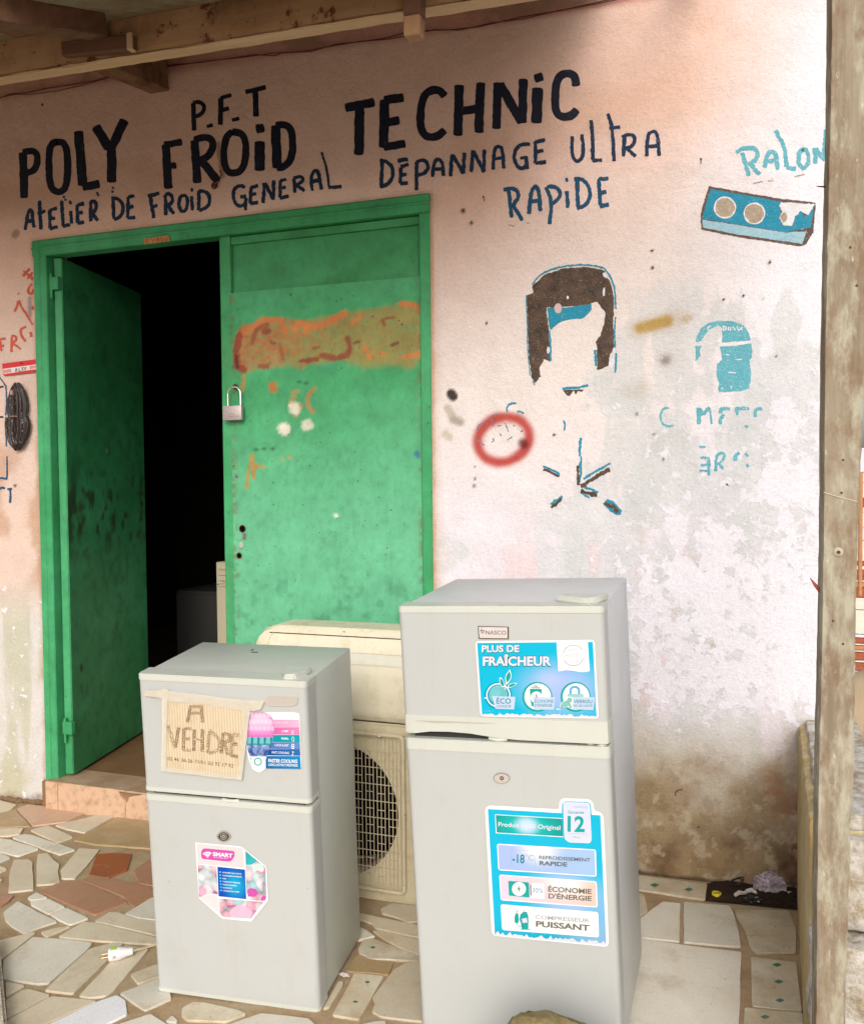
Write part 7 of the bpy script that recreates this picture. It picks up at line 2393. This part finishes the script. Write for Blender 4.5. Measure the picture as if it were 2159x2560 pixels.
# ================================================================== PORCH ROOF
k = NB('stained_beam')
n1 = k.noise(1.4, 8, .65, stretch=(1.6, 24, 24))
c_ = k.mix(k.ramp(n1, [(.3, 0.0), (.7, 1.0)]), (.33, .19, .10), (.42, .275, .155))
c_ = k.mix(k.ramp(k.noise(5, 8, .72), [(.5, 0.0), (.66, .75)]), c_, (.20, .115, .06))
c_ = k.mix(k.ramp(k.noise(14, 7, .72), [(.57, 0.0), (.62, .9)]), c_, (.10, .03, .02))
M_BEAM = k.fin(c_, .85, k.bump(n1, .5, .004, k.bump(k.noise(50, 5), .4, .003)), spec=.12)
M_RAFT = wood('dark_rafter', (.11, .055, .035), (.17, .09, .055), None, (2, 24, 24))
M_RAFTL = wood('brown_rafter', (.16, .08, .045), (.25, .14, .08), (.10, .05, .03), (24, 2, 24))
M_EDGE = wood('lit_underside_and_cleat_end', (.48, .32, .19), (.56, .40, .26), None, (1.6, 24, 24))
YB = -.9
zbm = (wy(0, 196, YB).z, wy(1080, 20, YB).z)
xbm = (wy(0, 196, YB).x, wy(1080, 20, YB).x)
slope = (zbm[1] - zbm[0]) / (xbm[1] - xbm[0])
zat = lambda x: zbm[0] + (x - xbm[0]) * slope
topz = wy(265, 52, YB).z - zat(wy(265, 52, YB).x)
roof = thing('porch_roof', 'timber porch roof with a stained beam, rafters and metal sheet above the sign wall', 'roof', (.8, -.9, 2.4))
bm = bmesh.new()
XA, XB = -2.6, 2.93
bar(bm, (XA, YB + .018, zat(XA) + topz / 2 + .004), (XB, YB + .018, zat(XB) + topz / 2 + .004), .036, topz - .008, bev=.004)
from_bm('beam', bm, M_BEAM, roof, smooth=True)
bm = bmesh.new()
bar(bm, (XA, YB + .017, zat(XA) + .001), (XB, YB + .017, zat(XB) + .001), .040, .006, bev=.0015)  # paler bar: light on the beam's underside put into the colour
from_bm('lit_beam_underside', bm, M_EDGE, roof)
# wooden cleat nailed on the beam
cl = [wy(165, 112, YB), wy(345, 92, YB), wy(345, 132, YB), wy(168, 148, YB)]
bm = bmesh.new()
V = [p + Vector((0, -.002, 0)) for p in cl] + [p + Vector((0, -.022, 0)) for p in cl]
vs = [bm.verts.new(v) for v in V]
for f in ((0, 1, 2, 3), (7, 6, 5, 4), (0, 4, 5, 1), (1, 5, 6, 2), (2, 6, 7, 3), (3, 7, 4, 0)): bm.faces.new([vs[i] for i in f])
bmesh.ops.bevel(bm, geom=list(bm.edges), offset=.003, segments=1, affect='EDGES')
from_bm('cleat', bm, M_RAFT, roof)
bm = bmesh.new()
a = wy(338, 112, YB); bbox(bm, (a.x - .008, YB - .026, a.z - .022), (a.x + .008, YB - .002, a.z + .022), .002, 1); from_bm('cleat_end', bm, M_EDGE, roof)
# rafter that meets the beam from the street side
zr = lambda y: 2.66 + .17 * (y + .9)
Aend = wy(262, 72, YB) + Vector((0, -.01, 0))
Bend = wy(-60, 22, -1.25)
bm = bmesh.new(); bar(bm, Aend, Aend + (Bend - Aend) * 2.2, .05, .062); from_bm('rafter', bm, M_RAFT, roof)
# rafters that run to the wall
for (u, v, wd, hd, s_) in ((398, 192, .085, .115, .13), (1750, -120, .05, .07, .13)):
    e = wy(u, v)
    bm = bmesh.new()
    bar(bm, e + Vector((0, -.004, 0)), e + Vector((0, -.875, -.875 * s_)), wd, hd)
    from_bm('rafter', bm, M_RAFTL, roof, smooth=False)
# stub of a batten hanging in front of the beam
a, b = wy(1006, 40, YB - .045), wy(1049, 82, YB - .045)
bm = bmesh.new(); bbox(bm, (a.x, YB - .045, a.z + .002), (b.x, YB - .003, a.z + .30), .003, 1); hg = from_bm('batten_stub', bm, M_RAFT, roof)
bm = bmesh.new(); bbox(bm, (a.x + .001, YB - .044, b.z), (b.x - .001, YB - .004, a.z + .001), .003, 1); from_bm('stub_end', bm, wood('pale_stub_wood', (.30, .17, .09), (.40, .24, .14), (.20, .10, .05), (20, 20, 3)), hg)
# roofing sheet
k = NB('old_zinc_sheet')
M_ZINC = k.fin(k.mix(k.ramp(k.noise(4, 8, .7), [(.4, 0.0), (.65, 1.0)]), (.26, .24, .17), (.20, .12, .06)), .55, k.bump(k.noise(20, 5), .2, .004), spec=.4)
RX1 = 2.30
nxr, nyr = 300, 6
xsr = np.linspace(-2.8, RX1, nxr); ysr = np.linspace(-1.30, -.002, nyr)
gx, gy = np.meshgrid(xsr, ysr)
gz = zat(0) + topz + .10 + slope * gx + .40 * (gy + .9) + .009 * np.sin(gx * 2 * np.pi / .076)
V = np.stack([gx.ravel(), gy.ravel(), gz.ravel()], 1)
F = [(j * nxr + i, j * nxr + i + 1, (j + 1) * nxr + i + 1, (j + 1) * nxr + i) for j in range(nyr - 1) for i in range(nxr - 1)]
mk('roof_sheet', V, F, M_ZINC, roof, smooth=True)

# ================================================================== ROCK at the foot of the tall refrigerator
k = NB('mossy_rock')
c_ = k.ramp(k.noise(9, 9, .72), [(.35, (.18, .13, .05)), (.5, (.34, .27, .13)), (.68, (.48, .42, .26))])
M_ROCK = k.fin(c_, .95, k.bump(k.noise(22, 9, .75), 1.0, .015), spec=.15)
bm = bmesh.new()
bmesh.ops.create_icosphere(bm, subdivisions=5, radius=1)
rc = onf(1420, 2700, .0)
P = np.array([tuple(v.co) for v in bm.verts])
nn = fbm(P[:, 0] * 1.0 + P[:, 2] * .8 + 3, P[:, 1] + P[:, 2] * .5 + 5, 1.6, 5, 60) - .5
nn2 = fbm(P[:, 0] + P[:, 1] * .6 + 9, P[:, 2] + P[:, 1], 6, 4, 61) - .5
ptop = hit(1390, 2530, (Vector((0, -1.16, 0)), Vector((0, -1, 0))))
pl_ = hit(1262, 2560, (Vector((0, -1.16, 0)), Vector((0, -1, 0)))); pr_ = hit(1580, 2560, (Vector((0, -1.16, 0)), Vector((0, -1, 0))))
rcx = (pl_.x + pr_.x) / 2; rz0 = fz(rcx, -1.16) - .03
for v, a_, b_ in zip(bm.verts, nn, nn2):
    c = v.co * (1 + float(a_) * .30 + float(b_) * .10)
    top = ptop.z - rz0
    v.co = Vector((rcx + c.x * (pr_.x - pl_.x) * .80, -1.20 + c.y * .12, rz0 + max(c.z, -.1) * top * 1.035))
o = from_bm('rock', bm, M_ROCK, None, smooth=True, origin=(rcx, -1.2, rz0))
meta(o, 'mossy brown rock on the floor against the foot of the taller refrigerator', 'rock')

# ================================================================== LITTER in the corner
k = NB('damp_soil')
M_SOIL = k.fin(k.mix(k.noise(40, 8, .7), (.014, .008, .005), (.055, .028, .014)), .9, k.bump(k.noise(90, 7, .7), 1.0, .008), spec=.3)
def zfl(pts): return [onf(u, v, .0) for u, v in Z4(*pts)]
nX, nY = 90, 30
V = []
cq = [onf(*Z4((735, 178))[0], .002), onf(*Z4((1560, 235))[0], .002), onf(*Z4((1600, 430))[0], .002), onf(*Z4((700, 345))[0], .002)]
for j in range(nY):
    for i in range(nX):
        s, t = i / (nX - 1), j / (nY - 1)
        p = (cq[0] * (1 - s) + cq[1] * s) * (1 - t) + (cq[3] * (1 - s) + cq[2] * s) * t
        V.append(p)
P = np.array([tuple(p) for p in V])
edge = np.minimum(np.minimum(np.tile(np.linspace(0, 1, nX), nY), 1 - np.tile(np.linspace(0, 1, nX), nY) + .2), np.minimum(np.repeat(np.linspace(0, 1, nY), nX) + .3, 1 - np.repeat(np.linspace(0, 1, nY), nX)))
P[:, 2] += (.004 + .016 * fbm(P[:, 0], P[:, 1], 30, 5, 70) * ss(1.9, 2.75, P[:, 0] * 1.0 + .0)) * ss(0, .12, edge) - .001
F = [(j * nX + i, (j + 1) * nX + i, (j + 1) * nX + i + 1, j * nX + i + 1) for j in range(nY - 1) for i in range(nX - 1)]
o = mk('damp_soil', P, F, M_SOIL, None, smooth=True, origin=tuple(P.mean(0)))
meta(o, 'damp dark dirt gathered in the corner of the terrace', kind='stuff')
bm = bmesh.new()
rr = random.Random(12)
for i in range(150):
    s, t = rr.random() ** .7, rr.random()
    p = (cq[0] * (1 - s) + cq[1] * s) * (1 - t) + (cq[3] * (1 - s) + cq[2] * s) * t
    tt_ = bmesh.new(); r_ = rr.uniform(.002, .010) * (.4 + s)
    bmesh.ops.create_icosphere(tt_, subdivisions=1, radius=r_)
    for v_ in tt_.verts: v_.co = Vector((v_.co.x * rr.uniform(.8, 1.6), v_.co.y * rr.uniform(.7, 1.3), v_.co.z * .6)) + p + Vector((0, 0, .010 * s + .003))
    join(bm, tt_)
meta(from_bm('dirt_crumbs', bm, M_SOIL, None, origin=tuple(P.mean(0))), 'loose dark crumbs of dirt in the corner', kind='stuff')
# yellow bottle cap
pc_ = onf(1790, 2244, .004)
cap = thing('bottle_cap', 'yellow plastic bottle cap lying on the dirt by the wall', 'bottle cap', pc_)
k = NB('yellow_plastic'); M_YEL = k.fin((.72, .62, .04), .35)
bm = bmesh.new()
ro, ri, hh = .0135, .0115, .016
nn_ = 36
rings = []
for (r_, z_) in ((ri, hh), (ro, hh - .0005), (ro, 0), (ro * .9, -.001)):
    rings.append([bm.verts.new(pc_ + Vector((r_ * (1 + (.03 if (i % 2 and r_ == ro) else 0)) * math.cos(i / nn_ * 6.2832), r_ * math.sin(i / nn_ * 6.2832) * 1, z_))) for i in range(nn_)])
for A_, B_ in zip(rings[:-1], rings[1:]):
    for i in range(nn_): bm.faces.new([A_[i], A_[(i + 1) % nn_], B_[(i + 1) % nn_], B_[i]])
bm.faces.new(rings[-1])
from_bm('cap_shell', bm, M_YEL, cap, smooth=True)
bm = bmesh.new()
inn2 = [bm.verts.new(pc_ + Vector((ri * math.cos(i / nn_ * 6.2832), ri * math.sin(i / nn_ * 6.2832), hh * .82))) for i in range(nn_)]
bm.faces.new(inn2); from_bm('cap_top', bm, flat('yellow_shade', (.5, .42, .03), .5), cap)


def crumple(name, label, cat, c, r, sc, mat, seed, sub=4, amp=.8):
    bm = bmesh.new()
    bmesh.ops.create_icosphere(bm, subdivisions=sub, radius=1)
    P = np.array([tuple(v.co) for v in bm.verts])
    a_ = np.abs(fbm(P[:, 0] * 1.2 + P[:, 2] + seed, P[:, 1] * 1.2 - P[:, 2] * .6, 3.6, 3, 80 + seed) - .5) * 2
    for v, k_ in zip(bm.verts, a_):
        q = v.co * (1.0 - float(k_) * amp)
        v.co = Vector((q.x * sc[0], q.y * sc[1], max(q.z, -.35) * sc[2])) * r + c
    o = from_bm(name, bm, mat, None, origin=tuple(c))
    return meta(o, label, cat)


k = NB('crumpled_foil_bag')
M_FOIL = k.fin(k.mix(k.ramp(k.noise(60, 4), [(.45, 0.0), (.55, 1.0)]), (.48, .44, .48), (.30, .22, .27)), .35, k.bump(k.noise(90, 5, dist=1), .8, .004), spec=.6)
c_ = onf(1922, 2222, .02)
crumple('plastic_bag', 'crumpled pale plastic bag in the corner under the wall', 'plastic bag', c_ + Vector((0, .01, .008)), .052, (1.0, .5, .85), M_FOIL, 3, 4, 1.0)
M_BAGW = flat('white_plastic_scrap', (.62, .56, .52), .3, .5, .1)
c_ = onf(1862, 2228, .012)
bm = bmesh.new()
pts = [onf(*Z4(p)[0], .02) for p in ((1000, 290), (1040, 268), (1085, 275), (1110, 255), (1160, 250), (1200, 275))]
tube(bm, pts, .006, 7, radii=[.006, .007, .003, .006, .007, .004])
for v_ in bm.verts: v_.co += Vector((rr.uniform(-1, 1), rr.uniform(-1, 1), rr.uniform(-1, 1))) * .002
meta(from_bm('plastic_strip', bm, M_BAGW, None, origin=tuple(c_)), 'twisted white plastic strip lying on the dark dirt', 'plastic scrap')
crumple('black_bag', 'black plastic bag scrap on the dirt in front of the white strip', 'plastic bag', onf(1880, 2252, .008), .03, (1.2, .6, .6), flat('black_film', (.008, .008, .008), .25, .6), 5, 3, .8)
bm = bmesh.new()
pc2 = onf(1840, 2213, .012)
tube(bm, [pc2 + Vector((.021 * math.cos(a * .4), .008 * math.sin(a * .4), .012 + .012 * math.sin(a * .4 + 1) + rr.uniform(-.001, .001))) for a in range(16)], .002, 6)
tube(bm, [pc2 + Vector((.017 * math.cos(a * .4), .007 * math.sin(a * .4), .008 + .011 * math.sin(a * .4 + .7))) for a in range(16)], .0018, 6)
meta(from_bm('coil_of_wire', bm, M_CAB, None, origin=tuple(pc2)), 'small loose coil of black wire in the corner dirt', 'wire')
crumple('paper_scrap', 'tiny white paper scrap at the foot of the low side wall', 'paper', onf(1975, 2233, .012), .012, (1.3, .6, .5), M_BAGW, 7, 3)
crumple('paper_scrap', 'white paper scrap poking out beside the foot of the shorter refrigerator', 'paper', onf(861, 2437, .010), .014, (1.3, .7, .4), M_BAGW, 8, 3)

# rough plinth at the left edge of the terrace
ea, eb = onf(0, 2385, .0), onf(16, 2560, .0)
k = NB('speckled_render'); M_SPK = k.fin(k.mix(k.ramp(k.noise(140, 4), [(.4, 0.0), (.6, 1.0)]), (.60, .56, .48), (.36, .28, .18)), .9, k.bump(k.noise(60, 6), .6, .005))
dr = (eb - ea); dr.normalize()
sn = Vector((-dr.y, dr.x, 0))
if sn.x > 0: sn = -sn
bm = bmesh.new()
a0_, b0_ = ea - dr * .03, eb + dr * .5
for (p_, z_) in ((a0_, 0), (b0_, 0), (b0_ + sn * .3, 0), (a0_ + sn * .3, 0)):
    bm.verts.new(Vector((p_.x, p_.y, fz(p_.x, p_.y) - .05)))
for (p_, z_) in ((a0_, 0), (b0_, 0), (b0_ + sn * .3, 0), (a0_ + sn * .3, 0)):
    bm.verts.new(Vector((p_.x, p_.y, fz(p_.x, p_.y) + .045)))
bm.verts.ensure_lookup_table(); vs = bm.verts
for f in ((0, 1, 2, 3), (7, 6, 5, 4), (0, 4, 5, 1), (1, 5, 6, 2), (2, 6, 7, 3), (3, 7, 4, 0)): bm.faces.new([vs[i] for i in f])
bmesh.ops.bevel(bm, geom=list(bm.edges), offset=.008, segments=2, affect='EDGES')
meta(from_bm('plinth', bm, M_SPK, None, origin=tuple(ea)), 'pale speckled cement plinth at the left edge of the paving', 'plinth')

# ================================================================== BEYOND THE POST
def by(u, v, y): return wy(u, v, y)
YBK = 3.2
fen = thing('slatted_wall', 'distant wall of red-brown and cream horizontal boards seen to the right of the post', 'wall', (by(2200, 1700, YBK).x, YBK, -.3))
M_SLR = wood('red_brown_board', (.30, .075, .04), (.38, .12, .07), None, (1, 20, 20))
M_SLW = wood('cream_board', (.70, .62, .52), (.76, .70, .64), None, (1, 20, 20))
M_SLO = wood('orange_board', (.50, .26, .12), (.42, .2, .1), None, (1, 20, 20))
M_SLL = flat('pale_lilac_board', (.66, .66, .78), .6)
xa_, xb_ = by(2090, 1500, YBK).x, by(2700, 1500, YBK).x
seq = [(1120, 1180, M_SLL), (1182, 1205, M_SLW), (1207, 1244, M_SLW), (1247, 1267, M_SLR), (1269, 1280, M_SLW), (1282, 1318, M_SLW), (1320, 1350, M_SLL), (1352, 1402, M_SLW), (1404, 1413, M_SLR), (1415, 1424, M_SLW), (1426, 1440, M_SLR), (1442, 1449, M_SLR), (1451, 1455, M_SLW), (1457, 1468, M_SLO),
       (1470, 1493, M_SLR), (1495, 1524, M_SLW), (1526, 1585, M_SLW), (1587, 1594, M_SLL), (1596, 1608, M_SLR), (1610, 1613, M_SLW), (1615, 1625, M_SLO), (1627, 1630, M_SLW), (1632, 1650, M_SLR), (1652, 1656, M_SLW), (1658, 1676, M_SLR), (1678, 1702, M_SLL), (1704, 1760, M_SLW)]
for (v0_, v1_, m_) in seq:
    za_, zb2_ = by(2150, v1_, YBK).z, by(2150, v0_, YBK).z
    bm = bmesh.new(); bbox(bm, (xa_, YBK, za_), (xb_, YBK + .03, zb2_), .002, 1)
    from_bm('board', bm, m_, fen)
bm = bmesh.new(); bbox(bm, (xa_, YBK + .032, -.33), (xb_, YBK + .10, by(2150, 1120, YBK).z)); from_bm('backing', bm, M_PLASTER, fen)
bm = bmesh.new(); ppp = by(2152, 1500, YBK - .3); tube(bm, [(ppp.x, YBK - .2, .6), (ppp.x, YBK - .2, by(2150, 1180, YBK).z)], .012, 8); from_bm('pole', bm, M_SLO, fen)
# boulder behind the low wall
c_ = by(2185, 1850, 1.1)
bm = bmesh.new(); bmesh.ops.create_icosphere(bm, subdivisions=4, radius=1)
P = np.array([tuple(v.co) for v in bm.verts]); nn = fbm(P[:, 0] + P[:, 2], P[:, 1] - P[:, 2], 1.3, 4, 90) - .5
zt2 = by(2170, 1694, 1.1).z
zb3 = -.33
for v, a_ in zip(bm.verts, nn):
    q = v.co * (1 + float(a_) * .25); v.co = Vector((c_.x + .06 + q.x * .24, 1.25 + q.y * .26, (zt2 + .12) / 2 + q.z * (zt2 - .12) / 2 * 1.05))
k = NB('tan_sack'); M_SACK = k.fin(k.mix(k.noise(6, 6), (.52, .42, .30), (.42, .32, .2)), .85, k.bump(k.noise(12, 5), .5, .01))
meta(from_bm('stuffed_sack', bm, M_SACK, None, smooth=True, origin=(c_.x + .06, 1.25, .1)), 'rounded tan sack standing outside behind the low wall', 'sack')
pal = thing('pallet', 'dark weathered pallet under the tan sack outside the terrace', 'pallet', (c_.x + .06, 1.25, -.33))
for i in range(4):
    bm = bmesh.new(); bbox(bm, (c_.x - .25, 1.0 + i * .15, .02), (c_.x + .35, 1.1 + i * .15, .045), .002, 1); from_bm('slat', bm, M_RAFT, pal)
for x in (-.24, .02, .28):
    bm = bmesh.new(); bbox(bm, (c_.x + x, 1.0, -.3), (c_.x + x + .06, 1.55, .019), .003, 1); from_bm('bearer', bm, M_RAFT, pal)

# grit swept over the paving
rr = random.Random(33)
bm = bmesh.new()
for i in range(900):
    x, y = rr.uniform(-.6, 2.8), -(rr.random() ** 1.4) * 1.7 - .01
    r_ = rr.uniform(.0004, .0014)
    c_ = Vector((x, y, fz(x, y) + .0065 + r_ * .4))
    t = bmesh.new(); bmesh.ops.create_cone(t, cap_ends=True, segments=4, radius1=r_, radius2=r_ * .5, depth=r_)
    t.transform(Matrix.Translation(c_) @ Matrix.Rotation(rr.uniform(0, 6), 4, 'Z')); join(bm, t)
meta(from_bm('grit', bm, M_CRUMB, None, origin=(1, -.8, 0)), 'fine grit scattered over the paving stones', kind='stuff')
